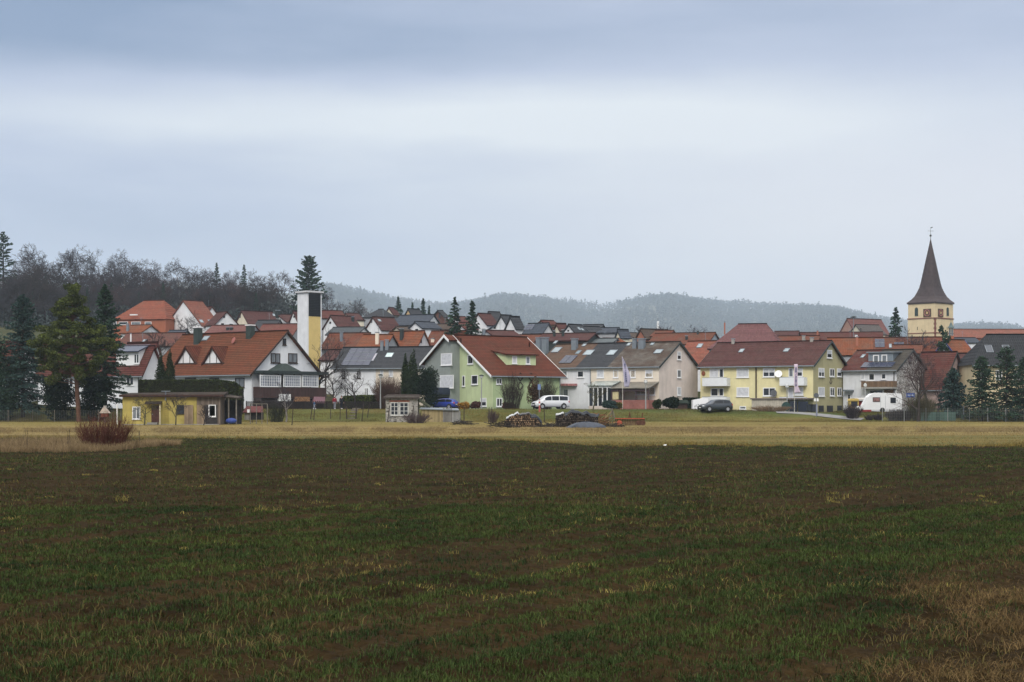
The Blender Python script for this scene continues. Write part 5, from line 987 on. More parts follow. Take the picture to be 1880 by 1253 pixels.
# undergrowth of the slope: nobody could count it
rg = np.random.default_rng(77); n0 = 30000; px = rg.uniform(-60, 640, n0); Y = rg.uniform(540, 640, n0); X = (px - CX) * Y / F; z = G(X, Y) + rg.uniform(0, 1, n0) ** 1.5 * (3 + 6 * fbm(X * .06, Y * .05, 13)); P = np.stack([X, Y, z], 1)
tag(leaf_mesh('slope_undergrowth', P, rg.normal(0, 1, P.shape) + [0, 0, 1.5], 1.6 + 0 * X, .5 + 0 * X, mat('undergrowth', (.06, .056, .06), .95, .5, .05, island=.5, hue=(.8, 1.1, 1.0)), None, 5), 'dense dark undergrowth below the trees of the wooded slope', 'undergrowth', kind='stuff')
T = conifer('pine_tree', 'dark old pine with ragged crown at the left photo edge, highest on the slope', 'pine', 25, 5.5, 61, nb=90, per=30, ls=1.1, base=.25, shape=.6, droop=.1); put(T, 6, 560, 427, 25)
T = conifer('pine_tree', 'broad dark pine standing behind the top of the hose tower', 'pine', 25, 7.4, 62, nb=190, per=46, ls=1.15, base=.12, shape=.55, droop=-.15, gap=.3); put(T, 567, 505, 471, 25)

# --- conifers between the houses
for i, (px, top, Y, rad, lab) in enumerate(((835, 547, 330, .30, 'taller of the two dark spruces behind the green house'), (867, 554, 330, .28, 'shorter of the two dark spruces behind the green house'), (1644, 567, 345, .34, 'dark spruce in front of the church nave, left of the tower'),
    (731, 546, 500, .28, 'dark conifer beside the far cream gable on the slope'), (757, 556, 500, .16, 'tiny fir right of the apricot gable'), (777, 549, 500, .22, 'dark little conifer at the right of the slope pine, beside the brown house'), (788, 563, 490, .12, 'small columnar conifer next to the far brown house'), (768, 566, 500, .2, 'lowest small fir between apricot gable and brown house'))):
    X = Xat(px, Y); h = Zat(top, Y) - g(X, Y); T = conifer('spruce_tree', lab, 'spruce', h, h * rad * .8, 200 + i, nb=int(70 + h * 3), per=26, ls=.35 + h * .035, loc=(X, Y, g(X, Y)), droop=.3)
X, Y = Xat(1733, 292), 292.0; h = Zat(600, Y) - g(X, Y); blob_tree('fir_tree', 'dense dark narrow fir right of the church tower', 'fir', h, [(math.cos(k * 2) * .5, math.sin(k * 2) * .5, h * (k + .5) / 12, lerp(1.75, .35, k / 12), lerp(1.75, .35, k / 12), h / 16) for k in range(12)], 210, SPRUCE, n=2600, ls=.5, loc=(X, Y, g(X, Y)))

# --- big conifers at the left, near the houses
def at(px, Y): X = Xat(px, Y); return (X, Y, g(X, Y))
Y = 232; h = Zat(543, Y) - g(Xat(42, Y), Y); conifer('spruce_tree', 'large blue-green spruce left of the red-trunked pine', 'spruce', h, 4.6, 301, BLUE, loc=at(42, Y), nb=240, per=100, ls=.44, droop=.2, gap=.2, shape=.62)
Y = 236; h = Zat(523, Y) - g(Xat(189, Y), Y); conifer('fir_tree', 'tall dark fir with a slim tip right of the yellow-green pine', 'fir', h, 4.0, 302, SPRUCE, loc=at(193, Y), nb=220, per=95, ls=.44, droop=.12, shape=.72, gap=.2)
Y = 226; h = Zat(527, Y) - g(Xat(140, Y), Y); cl = []
rd = random.Random(9)
for f, r, k in ((.97, 1.0, 3), (.92, 1.6, 5), (.86, 1.9, 7), (.8, 2.2, 9), (.73, 2.9, 11), (.66, 4.2, 16), (.6, 5.0, 18), (.53, 5.4, 18), (.46, 5.0, 15), (.4, 4.2, 10), (.33, 3.4, 6)):
    for j in range(k): a = 6.28 * (j + rd.random() * .7) / k; q = r * rd.uniform(.45, 1.0); cl.append((math.cos(a) * q - .6, math.sin(a) * q, h * f + rd.gauss(0, .35), rd.uniform(.6, 1.15), rd.uniform(.6, 1.15), rd.uniform(.35, .65)))
tr = [((.35, 0, -.3), (0, 0, h * .3), .34, .28), ((0, 0, h * .3), (-.35, 0, h * .6), .28, .2), ((-.35, 0, h * .6), (-.5, 0, h * .96), .2, .04)] + [((-.35 * c[2] / h, 0, max(h * .28, c[2] - .9)), c[:3], .07, .03) for c in cl[8:]]
blob_tree('pine_tree', 'yellow-green pine with bare reddish trunk in front of the half hidden white house', 'pine', h, cl, 303, PINE, BARKR, n=34000, ls=.31, loc=at(140, Y), trunk=tr)
Y = 230
for px, top, r, lab in ((104, 683, 2.6, 'low dark yew bush between the spruce and the pine trunk'), (8, 660, 2.2, 'dark conifer bush cut by the left photo edge'), (172, 690, 2.4, 'low dark evergreen right of the pine trunk'), (-8, 600, 3, 'green conifer at the very left photo edge')):
    h = Zat(top, Y) - g(Xat(px, Y), Y); cl = [(rd.gauss(0, r * .35), rd.gauss(0, r * .35), h * rd.uniform(.12, .9), r * .45, r * .45, h * .16) for _ in range(18)]; blob_tree('evergreen_bush', lab, 'bush', h, cl, int(px) + 400, DEEP if px > 50 else SPRUCE, n=5200, ls=.36, loc=at(px, Y))
# right-hand spruces
for px, top, rad, lab in ((1750, 678, 2.7, 'blue-green spruce in front of the old barn, the smallest of the right-hand spruces'), (1803, 656, 3.3, 'narrow dark spruce left of the tallest spruce before the cream-yellow house'), (1848, 638, 4.5, 'tallest broad dark spruce before the cream-yellow house'), (1882, 655, 3.4, 'dark spruce cut by the right photo edge')):
    Y = 230 if px > 1760 else 233; h = Zat(top, Y) - g(Xat(px, Y), Y); conifer('spruce_tree', lab, 'spruce', h, rad, int(px), BLUE if px == 1750 else SPRUCE, loc=at(px, Y), nb=150, per=75, ls=.38, droop=.2, gap=.25, shape=.7)
# thujas, round evergreens, shrubs
def thuja(px, Y, top, r, lab, seed, m=THUJA, name='thuja_tree'):
    h = Zat(top, Y) - g(Xat(px, Y), Y); cl = [(rd.gauss(0, r * .06), rd.gauss(0, r * .06), h * (k + .5) / 15.3, r * min(1, (1 - k / 15.2) * 2.2) ** .8, r * min(1, (1 - k / 15.2) * 2.2) ** .8, h / 11) for k in range(15)]
    return blob_tree(name, lab, 'thuja', h, cl, seed, m, n=6500, ls=.22, loc=at(px, Y))
thuja(295, 240, 652, .85, 'left and shorter of two thuja columns before the white gabled house', 501); thuja(311.5, 239, 645, .8, 'right and taller of two thuja columns before the white gabled house', 502)
thuja(744.5, 243, 652, .68, 'slimmer left thuja column beside the green house', 503); thuja(758, 242, 645, .95, 'taller right thuja column beside the green house', 504)
def roundbush(px, Y, top, r, lab, seed, m=DEEP, n=4200, name='evergreen_bush', ls=.24, twigs=False):
    h = Zat(top, Y) - g(Xat(px, Y), Y); cl = [(rd.gauss(0, r * .35), rd.gauss(0, r * .35), h * rd.uniform(.25, .75), r * .6, r * .6, h * .26) for _ in range(12)]; return blob_tree(name, lab, 'bush', h, cl, seed, m, n=n, ls=ls, loc=at(px, Y))
roundbush(785, 241, 671, 1.7, 'large rounded dark evergreen between thujas and grey bay', 510, n=7000); roundbush(1230, 242.5, 727, 1.0, 'round clipped dark bush in front of the beige terrace gable', 511); roundbush(1206, 242, 731, .6, 'brown-green upright bush beside the brick terrace', 512, HEDGE); roundbush(1120, 238.5, 736, 1.0, 'bluish evergreen bush before the conservatory', 513, BLUE)
roundbush(1134, 239, 738, .7, 'yellow-green bush right of the bluish evergreen', 514, mat('yellow_bush', (.085, .075, .02), .8, .4, 1, island=.5), n=2200)
GOLD = mat('golden_leaves', (.30, .16, .03), .8, .4, 1, island=.5); roundbush(847, 243.6, 738, .75, 'golden yellow bush right of the blue car', 515, GOLD, n=1800); roundbush(857, 243.8, 741.5, .55, 'smaller orange-yellow bush before the green gable', 516, GOLD, n=1200); RB = mat('red_brown_leaves', (.075, .035, .03), .85, .4, 1, island=.5)
roundbush(873, 243.8, 737, .75, 'round red-brown bush at the foot of the green gable', 517, RB, n=2200); roundbush(933, 243, 738, .8, 'low red-brown bush beside the white van', 518, RB, n=2200); roundbush(980, 246, 690, .9, 'brown climbing shrub on the green house wall', 519, mat('brown_climber', (.075, .045, .025), .85, .4, 1, island=.5), n=3200)
def twigbush(px, Y, top, r, lab, seed, m, tw=.016, n=130, name='bare_shrub', base=None, flat=1.0, fan=False):
    X = Xat(px, Y); z0 = g(X, Y) if base is None else base; h = Zat(top, Y) - z0; q = random.Random(seed); T = thing(name, lab, 'shrub', (X, Y, z0)); big, small = [], []
    for i in range(n):
        a = q.uniform(0, 6.28); rr = r * math.sqrt(q.random()); p0 = Vector((math.cos(a) * rr * (.62 if fan else .45), math.sin(a) * rr * .45 * flat, -.1)); tip = Vector((math.cos(a) * rr * 1.05, math.sin(a) * rr * flat, h * (q.uniform(.45, 1.08) * (1 - .25 * (rr / r) ** 2) if fan else q.uniform(.6, 1.04) * math.sqrt(max(0, 1 - (rr / r) ** 2 * .55))))); mid = p0.lerp(tip, .5) + Vector((q.gauss(0, .08), q.gauss(0, .08), h * .1))
        big += [(p0, mid, tw, tw * .8)]; small.append((mid, tip, tw * .8, tw * .4))
        for _ in range(5): s = p0.lerp(mid, q.uniform(.5, 1)) if q.random() < .4 else mid.lerp(tip, q.uniform(0, .8)); small.append((s, s + Vector((q.gauss(0, h * .09), q.gauss(0, h * .09), h * q.uniform(.1, .25))), tw * .55, tw * .3))
    seg_mesh('stems', big, m, T, 3); seg_mesh('twigs', small, m, T, 3); return T
twigbush(713, 247, 689, 2.4, 'domed brown bare shrub in front of the cream house', 601, mat('brown_shrub', (.085, .05, .04), .9, .3, 1), n=420, tw=.02)
twigbush(940, 238.5, 685, 1.7, 'tall dark bare shrub on the bank before the green house', 602, mat('dark_shrub', (.04, .03, .025), .9, .3, 1), n=170, tw=.016, fan=True); twigbush(1003, 246, 690, 1.6, 'vine-like bare shrub climbing the right corner of the green house', 603, mat('dark_shrub', (.04, .03, .025)), n=160)
twigbush(193, 76, 757, 1.35, 'dense red-brown willow shrub in the dead reeds at the field edge', 604, mat('red_willow', (.10, .042, .032), .9, .35, 1.5), n=330, tw=.008, fan=True)
for i, px in enumerate((902, 905, 1640)): pass
# hedges
def hedge(label, pts, w_, tops, seed, m=HEDGE, n=6000, ls=.24):
    T = thing('hedge', label, 'hedge', (pts[0][0], pts[0][1], 0)); rg = np.random.default_rng(seed); o = Vector((pts[0][0], pts[0][1])); P = []
    ln = [math.dist(a, b) for a, b in zip(pts, pts[1:])]; core = MB()
    for (a, b), l, t0, t1 in zip(zip(pts, pts[1:]), ln, tops, tops[1:]):
        k = int(n * l / sum(ln)); u = rg.uniform(0, 1, k); d = (Vector(b) - Vector(a)).normalized(); nx, ny = -d.y, d.x; face = rg.integers(0, 3, k); s = np.where(face == 0, -1, np.where(face == 1, 1, rg.uniform(-1, 1, k))) * w_ / 2; zb = g(*a)
        zt = t0 + (t1 - t0) * u; zz = np.where(face == 2, zt, zb + (zt - zb) * rg.uniform(0, 1, k)) + rg.normal(0, .05, k); s = s + rg.normal(0, .05, k); P.append(np.stack([a[0] + (b[0] - a[0]) * u + nx * s - o.x, a[1] + (b[1] - a[1]) * u + ny * s - o.y, zz], 1))
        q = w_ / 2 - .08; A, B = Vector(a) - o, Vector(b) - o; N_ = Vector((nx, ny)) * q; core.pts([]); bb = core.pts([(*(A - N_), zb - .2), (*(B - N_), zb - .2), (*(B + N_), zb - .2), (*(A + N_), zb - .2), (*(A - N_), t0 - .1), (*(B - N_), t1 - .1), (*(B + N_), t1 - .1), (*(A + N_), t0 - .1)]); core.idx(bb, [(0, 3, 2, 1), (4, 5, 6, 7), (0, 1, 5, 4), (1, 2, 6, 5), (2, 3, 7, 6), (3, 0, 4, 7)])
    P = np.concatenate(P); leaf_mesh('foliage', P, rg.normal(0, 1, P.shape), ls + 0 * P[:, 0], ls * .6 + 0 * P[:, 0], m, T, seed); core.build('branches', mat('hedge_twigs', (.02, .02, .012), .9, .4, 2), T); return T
Yh = 234.0; hp = [(Xat(p, Yh), Yh) for p in (256, 330, 400, 432, 446)]; hedge('long clipped dark hedge behind the yellow hut', hp, 1.6, [Zat(p, Yh) for p in (699, 699, 698.5, 703, 716)], 701, n=11000)
Yh = 249.0; hp = [(Xat(p, Yh), Yh) for p in (630, 665, 705)]; hedge('low clipped hedge with bright top before the cream house', hp, 2.2, [Zat(p, Yh) for p in (729, 727, 727)], 702, mat('bright_hedge', (.06, .075, .02), .8, .4, 1, island=.5), n=5000)
Yh = 251.0; hp = [(Xat(p, Yh), Yh) for p in (1254, 1284)]; hedge('dark low hedge right of the beige gable', hp, 1.0, [Zat(732, Yh)] * 2, 703, DEEP, n=2500)

# --- bare garden trees
for i, (px, Y, top, spread, lab, bm, tm, kw) in enumerate((
    (612, 246, 668, .75, 'dark gnarled bare fruit tree left of the twin-flue house wall', DTWIG, DTWIG, dict(trunk=.3, lean=.12)), (655, 247, 672, .8, 'spreading dark bare fruit tree in front of the white wall', DTWIG, DTWIG, dict(trunk=.28)),
    (264, 199, 721, .85, 'mossy espaliered fruit tree beside the hut door', OTWIG, OTWIG, dict(trunk=.35)), (322, 199, 722, .5, 'crooked thin fruit tree right of the hut door', OTWIG, DTWIG, dict(trunk=.3)), (372, 198.6, 742, .5, 'low crooked sapling before the wooden annexe', DTWIG, DTWIG, dict(trunk=.3)),
    (525, 222, 700, .55, 'slender bare sapling in front of the veranda', BIRCH, TWIG, dict(trunk=.4)), (1088, 236, 700, .7, 'mossy bare fruit tree between the woodpiles and the conservatory', OTWIG, OTWIG, dict(trunk=.3)),
    (1686, 226, 640, .6, 'large bare tree with upright trunk and forked arms before the stone gable', BARK, RTWIG, dict(trunk=.25)), (1722, 237, 676, .6, 'reddish bare tree before the barn roof', RTWIG, RTWIG, dict(trunk=.3)), (1706, 240, 640, .6, 'dark bare tree rising between stone gable and barn', BARK, RTWIG, dict(trunk=.35)),
    (569, 262, 600, .5, 'bare tree beside the foot of the hose tower', DTWIG, DTWIG, dict(trunk=.4)), (336, 395, 571, .75, 'round bare tree in front of the white school gable', DTWIG, DTWIG, dict(trunk=.25)), (1693, 320, 596, .55, 'thin bare tree in front of the church tower shaft', RTWIG, TWIG, dict(trunk=.4)),
    (950, 440, 584, .7, 'bare tree beside the slate roof right of the stepped gables', DTWIG, TWIG, dict(trunk=.3)), (938, 430, 590, .6, 'smaller bare tree before the stepped gables', DTWIG, TWIG, dict(trunk=.3)), (1226, 430, 592, .75, 'broad bare tree right of the white flue', TWIG, TWIG, dict(trunk=.2)), (1272, 430, 596, .75, 'pale bare tree left of the purple roof', TWIG, TWIG, dict(trunk=.2)), (1180, 470, 598, .7, 'low bare tree left of the white flue', TWIG, TWIG, dict(trunk=.2)),
    (690, 400, 577, .7, 'bare tree before the white gable below the far pine', DTWIG, DTWIG, dict(trunk=.25)), (720, 410, 583, .7, 'bare tree in front of the wide blue-grey roof', DTWIG, DTWIG, dict(trunk=.25)), (320, 300, 615, .6, 'bare tree over the brown roof behind the dormers', DTWIG, DTWIG, dict(trunk=.3)), (275, 300, 606, .6, 'scraggy bare tree among the red roofs below the school', DTWIG, DTWIG, dict(trunk=.3)))):
    X = Xat(px, Y); h = Zat(top, Y) - g(X, Y); far = Y > 280; bare_tree('bare_tree', lab, 'tree', h, spread, 800 + i, bm, tm, kids=(7, 5, 4, 4) if h > 5 else (6, 5, 4, 3), tw=.03 if far else .016, r0=h * .02 + .03, loc=(X, Y, g(X, Y)), up=.25, **kw)
# dry stalks at the field edge
def stalk(px, py, top, lab, seed):
    Y = F * ZC / (py - HY); X = Xat(px, Y); q = random.Random(seed); T = thing('dry_stalk', lab, 'stalk', (X, Y, .02)); segs, lv = [], []; h = Zat(top, Y)
    for j in range(3):
        x = q.gauss(0, .08); p = Vector((x, 0, 0))
        for i in range(5): e = p + Vector((q.gauss(0, .03), q.gauss(0, .03), h / 5 * q.uniform(.7, 1))); segs.append((p, e, .007, .006)); p = e
        for i in range(14): f = q.uniform(.3, 1); lv.append((x + q.gauss(0, .05), q.gauss(0, .05), h * f * .9))
    seg_mesh('stem', segs, DTWIG, T, 3); P = np.array(lv); leaf_mesh('withered_leaves', P, np.random.default_rng(seed).normal(0, 1, P.shape), .09 + 0 * P[:, 0], .05 + 0 * P[:, 0], mat('withered_leaf', (.05, .035, .03), .9, .3, 2), T, seed)
stalk(45, 833, 783, 'tall thin dry weed stalk at the far left of the reeds', 1); stalk(122, 830, 784, 'leafy dry weed stalk left of the red-brown willow shrub', 2); stalk(253, 826, 788, 'faint dry stalk just right of the willow shrub', 3)

# --- far forest on the hills
rg = np.random.default_rng(8); n0 = 30000; px = rg.uniform(560, 1960, n0); Y = 3150 + (8100 - 3150) * rg.uniform(0, 1, n0) ** .8; clear = (np.abs(HY - (HZ(px, Y) - ZC) * F / Y - 574 + (px - 1140) * .03) < 4.5) & (px > 1070) & (px < 1205)
k = ~clear & (rg.uniform(0, 1, n0) < .45 + .55 * fbm(px * .02, Y * .002, 33)); px, Y = px[k], Y[k]; nT = len(px); X = (px - CX) * Y / F; Z = HZ(px, Y)
kind = fbm(px * .012, Y * .0013, 34) + rg.normal(0, .12, nT) > .5; ht = rg.uniform(18, 38, nT) * np.where(rg.uniform(0, 1, nT) < .06, 1.3, 1); wd = np.where(kind, ht * .17, ht * .30); m_ = 16
u = rg.uniform(0, 1, (nT, m_)); a = rg.uniform(0, 6.283, (nT, m_)); prof = np.where(kind[:, None], 1.05 - u, np.sqrt(np.clip(1 - (2 * u - 1.05) ** 2, .03, 1))); rr = wd[:, None] * prof * rg.uniform(.4, 1, (nT, m_)); low = np.where(kind, .1, .3)[:, None]
P = np.stack([X[:, None] + np.cos(a) * rr, Y[:, None] + np.sin(a) * rr, Z[:, None] + ht[:, None] * (low + (1 - low) * u)], -1).reshape(-1, 3); ls = np.repeat(ht * .22, m_)
tag(leaf_mesh('far_forest', P, rg.normal(0, 1, P.shape) + [0, 0, .8], ls, ls * .75, mat('far_forest_leaves', (.035, .045, .032), .9, .5, .0013, island=.3, hue=(1.6, 1.1, 1.1)), None, 6), 'hazy mixed forest covering the far blue hills', 'forest', kind='stuff')
# ------------------------------------------------------------------ garden huts, sheds, walls
WOOD = stripes('weathered_boards', (0.16, 0.125, 0.10), .16, 0, .9, .6, .5); WOODG = stripes('grey_boards', (0.20, 0.19, 0.175), .14, 0, .9, .5, .45); WOODL = stripes('tan_boards', (0.26, 0.19, 0.125), .15, 0, .9, .5, .5)
GRAYW = mat('grey_timber', (0.16, 0.145, 0.125), .9, .3, 3); ROOFF = mat('old_roofing_felt', (.05, .04, .035), .95, .4, 1.2)
class Front:
    """a vertical front wall facing the camera at distance Y; gives metres from bearings"""
    def __init__(s, name, label, cat, px0, px1, Y, base=None, group=None): s.Y = Y; s.x0 = Xat(px0, Y); s.z0 = g(s.x0, Y) if base is None else Zat(base, Y); s.root = thing(name, label, cat, (s.x0, Y, s.z0), 0, group); s.W = Xat(px1, Y) - s.x0
    def x(s, px): return Xat(px, s.Y) - s.x0
    def z(s, py): return Zat(py, s.Y) - s.z0
    def box(s, name, m, px0, py0, px1, py1, y0, y1, parent=None): return MB().box(s.x(px0), s.x(px1), y0, y1, s.z(py1), s.z(py0)).build(name, m, parent or s.root)
    def win(s, px0, py0, px1, py1, frame=WHITE, glass=GLASS, mull=True, name='window', bars=0):
        a, b, c, d = s.x(px0), s.x(px1), s.z(py1), s.z(py0); t = min(.1, (b - a) * .14); mb = MB(); mb.box(a, a + t, -.08, .02, c, d).box(b - t, b, -.08, .02, c, d).box(a + t, b - t, -.078, .02, c, c + t).box(a + t, b - t, -.078, .02, d - t, d).box(a - .05, b + .05, -.14, .02, c - .07, c - .003)
        if mull: mb.box((a + b) / 2 - .035, (a + b) / 2 + .035, -.076, .02, c + t, d - t)
        for k in range(bars): zz = lerp(c, d, (k + 1) / (bars + 1)); mb.box(a + t, b - t, -.074, .02, zz - .03, zz + .03)
        o = mb.build(name, frame, s.root); MB().box(a + t * .6, b - t * .6, -.04, .0, c + t * .6, d - t * .6).build('pane', glass, o); return o
H = Front('garden_hut', 'yellow garden hut with brown door and weathered wooden annexe', 'hut', 225, 400, 203)
D = 4.2; zt0, zt1 = H.z(727), H.z(728)
YEL_P = mat('yellow_hut_paint', (0.42, 0.35, 0.115), .9, .2, .9, .015, 9, hue=(1, .97, .9))
H.box('wall', YEL_P, 225, 727, 361, 783.5, 0, D); H.box('plinth', CONC, 224, 779, 402, 784, -.25, -.01)
MB().slab((H.x(221), -.6, H.z(727) + .1), (H.x(412), -.6, H.z(727.5) + .1), (H.x(408), D, H.z(719)), (H.x(225), D, H.z(721)), .25).build('roof', ROOFF, H.root)
MB().box(H.x(221), H.x(412), -.66, -.6, H.z(728.5), H.z(725)).build('fascia', mat('brown_fascia', (.06, .035, .03), .8, .3), H.root)
H.box('wooden_annexe', WOOD, 361.3, 728, 404, 783, .02, D - .3); H.box('annexe_door', WOODL, 361.5, 744, 377, 780, -.06, .015); H.box('board_leaning', WOODL, 339, 744, 355, 779, -.25, -.15); H.box('dark_boards', mat('dark_annexe_wood', (.045, .04, .04), .9, .4, 2), 377.5, 744, 399, 782, -.04, .01)
H.win(243, 747, 258, 770, glass=CURTAIN); d_ = H.box('door', mat('brown_door', (.075, .03, .022), .7, .3, 2), 278, 745, 293, 776, -.05, .03); H.box('porch_post', mat('cream_post', (.55, .5, .35), .8), 294.5, 742, 297, 780, -.7, -.55); MB().slab((H.x(268), -.9, H.z(741)), (H.x(298), -.9, H.z(741)), (H.x(298), 0, H.z(737)), (H.x(268), 0, H.z(737)), .12).build('porch_roof', ROOFF, H.root); MB().box(H.x(279.5), H.x(281), -.09, -.05, H.z(762), H.z(760)).build('handle', GREYM, d_); H.box('doorstep', CONC, 273, 776, 291, 780, -.9, -.02)
H.win(324, 744, 339, 760, mat('dark_frame', (.03, .03, .03), .6), GLASS, False); H.win(383, 743.5, 396.5, 765.5, WHITE, mat('white_curtain', (.5, .52, .55), .5, .3, 3), False)
mb = MB(); x = H.x(305); mb.tube((x, -.3, H.z(736)), (x, -.3, H.z(719)), .09).box(x - .45, x + .5, -.6, 0, H.z(719.5), H.z(718)).build('stove_pipe', GREYM, H.root)
mb = MB(); x0, x1, z0, z1 = H.x(301), H.x(309), H.z(777), H.z(741)
for x in (x0, x1): mb.box(x - .03, x + .03, -.12, -.06, z0, z1)
for k in range(9): zz = lerp(z0 + .2, z1 - .1, k / 8); mb.box(x0, x1, -.115, -.065, zz - .02, zz + .02)
mb.build('wall_ladder', YEL_P, H.root)
L_ = Front('lean_to', 'dark open lean-to of posts beside the wooden annexe, with a blue sack', 'lean-to', 404, 437, 204); mb = MB()
for p in (406, 420, 434): mb.box(L_.x(p) - .07, L_.x(p) + .07, -.1, .04, 0, L_.z(731))
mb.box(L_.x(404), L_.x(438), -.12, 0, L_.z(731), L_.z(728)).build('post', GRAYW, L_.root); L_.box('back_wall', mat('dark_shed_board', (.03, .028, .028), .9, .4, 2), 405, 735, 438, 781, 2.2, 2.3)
MB().slab((L_.x(402), -.4, L_.z(727)), (L_.x(440), -.4, L_.z(731)), (L_.x(440), 2.6, L_.z(728)), (L_.x(402), 2.6, L_.z(723)), .1).build('roof', ROOFF, L_.root)
o = MB().ball((0, 0, .25), (.65, .4, .35), 12, 7).build('sack', mat('blue_plastic', (.03, .06, .25), .5, .3, 3), None, True, (Xat(425, 203), 202.8, 0.35)); tag(o, 'blue plastic sack lying under the dark lean-to', 'sack')
K = Front('rabbit_hutch', 'small roofed hutch with red-brown roof and wire run', 'hutch', 448, 490, 206); K.box('box', WOODG, 449, 756, 459, 771, 0, 1.0); MB().slab((K.x(446), -.4, K.z(757)), (K.x(484), -.4, K.z(757)), (K.x(480), 1.2, K.z(746)), (K.x(450), 1.2, K.z(746)), .08).build('roof', mat('hutch_roof', (.12, .05, .05), .9, .3), K.root); K.box('front_panel', mat('dark_hutch', (.03, .03, .03), .9), 460, 757, 482, 771, .05, .9); K.box('feed_box', WHITE, 455, 752, 459, 758, -.45, -.2)
mb = MB()
for p in (461, 472, 482, 492): mb.tube((K.x(p), -.5, 0), (K.x(p), -.5, K.z(742)), .05, n=5)
mb.tube((K.x(461), -.5, K.z(742)), (K.x(492), -.5, K.z(742)), .04, n=5).build('run_frame', GRAYW, K.root)
B = Front('bird_house', 'little wooden nesting house with pale peaked roof on a post behind the willow shrub', 'nesting house', 185, 200, 212); mb = MB(); xm = B.x(192); B.box('post', GRAYW, 191, 765, 193.5, 780, 0, .12); B.box('box', mat('red_brown_board', (.16, .06, .04), .9), 186, 757, 199, 766, -.3, .3); MB().prism([(B.x(183), -.4, B.z(759)), (B.x(202), -.4, B.z(759)), (xm, -.4, B.z(747))], (0, .9, 0)).build('roof', mat('pale_roof', (.45, .38, .33), .8, .3, 2), B.root); B.box('chimney', CONC, 190, 751, 195, 745, .0, .3)
def one(name, label, cat, mb, m, loc=(0, 0, 0), group=None, smooth=False): return tag(mb.build(name, m, None, smooth, loc), label, cat, group)
X = Xat(215, 205); one('white_post', 'tall white painted post left of the yellow hut', 'post', MB().tube((0, 0, 0), (0, 0, Zat(743, 205) - g(X, 205)), .09), WHITE, (X, 205, g(X, 205)))
# stone hut
H = Front('stone_hut', 'little grey rubble stone hut with two white-barred windows', 'hut', 707, 771, 222)
STONE = stones('rubble_wall', (.25, .24, .22), 3.2); z0 = H.z(776); H.box('wall', STONE, 708, 729, 767, 777, 0, 3.5); MB().slab((H.x(703), -.45, H.z(730)), (H.x(771), -.45, H.z(730)), (H.x(768), 3.7, H.z(724)), (H.x(707), 3.7, H.z(724)), .18).build('roof', ROOFF, H.root)
H.box('lintel', mat('rusty_lintel', (.22, .08, .05), .9, .4, 3), 715, 735.5, 752, 738, -.1, .02); H.win(717, 739, 731.5, 763, mat('worn_white', (.55, .55, .53), .7, .2), bars=2); H.win(733.5, 739, 750, 763, mat('worn_white', (.55, .55, .53)), bars=2)
mb = MB(); 
for a, b in ((713, 736), (757, 748)): mb.tube((H.x(a - 1), -.6, 0), (H.x(a + 3), -.5, H.z(745)), .06, n=5)
mb.build('leaning_pole', DARKW, H.root)
MB().slab((H.x(764), .3, H.z(733)), (H.x(790), .3, H.z(748)), (H.x(790), 3.2, H.z(746)), (H.x(764), 3.2, H.z(729)), .12).build('side_roof', mat('mossy_felt', (.05, .055, .035), .95, .4, 2), H.root)
S = Front('board_shed', 'low shed of upright tan and grey boards beside the stone hut', 'shed', 775, 845, 221)
for a, b, m_, t_ in ((774, 813, stripes('yellow_tan_boards', (.33, .26, .13), .17, 0, .9, .5, .45), 752), (813.3, 830, WOODG, 750), (830.3, 845, stripes('pale_grey_boards', (.28, .28, .27), .2, 0), 754)):
    mb = MB(); q = random.Random(a); k = int((b - a) / 2.4)
    for i in range(k): mb.box(S.x(lerp(a, b, i / k)), S.x(lerp(a, b, (i + .9) / k)), q.uniform(-.04, .02), .06, 0, S.z(t_ + q.uniform(-1.5, 1.5)))
    mb.build('board_wall', m_, S.root)
MB().slab((S.x(770), -.3, S.z(750.5)), (S.x(843), -.3, S.z(753)), (S.x(840), 1.6, S.z(750)), (S.x(772), 1.6, S.z(748)), .1).build('roof', GREYM, S.root); S.box('side_wall', WOODG, 774, 755, 845, 779, 1.3, 1.4)
# wooden steps on the bank
def pix_ground(px, py, lo=90.0, hi=246.0):
    for _ in range(50):
        mid = (lo + hi) / 2
        if Zat(py, mid) > g(Xat(px, mid), mid): lo = mid
        else: hi = mid
    return Xat(px, lo), lo, g(Xat(px, lo), lo)
x, y, z = pix_ground(645, 770); T = thing('garden_steps', 'dark timber steps with posts climbing the bank below the walkers', 'steps', (x, y, z)); mb = MB()
for i in range(7): yy = i * 1.5; mb.box(-.45, .45, yy, yy + .5, g(x, y + yy) - z - .1, g(x, y + yy) - z + .18)
mb.build('tread', GRAYW, T)
for sx in (-.6, .6): MB().tube((sx, 0, -.1), (sx * 1.1, .1, 1.7), .09).build('handrail_post', DARKW, T)
# shed and trailers at the terrace
S = Front('garden_shed', 'small dark green-roofed shed right of the round clipped bush', 'shed', 1243, 1266, 246); S.box('wall', mat('brown_shed', (.06, .04, .035), .9, .3), 1245, 741, 1262, 753, 0, 2); MB().prism([(S.x(1242), -.3, S.z(741)), (S.x(1266), -.3, S.z(741)), (S.x(1261), -.3, S.z(734.5)), (S.x(1247), -.3, S.z(734.5))], (0, 2.6, 0)).build('roof', mat('green_felt', (.05, .065, .055), .9, .3), S.root)
W = Front('white_board', 'large white panel trailer side with dark scribble, behind the grey car', 'trailer', 1271, 1300, 243.5); mb = MB(); mb.prism([(W.x(1271.5), 0, W.z(753)), (W.x(1300), 0, W.z(753)), (W.x(1300), 0, W.z(732)), (W.x(1293), 0, W.z(731)), (W.x(1272), 0, W.z(735))], (0, 1.8, 0)).build('panel', WHITE, W.root)
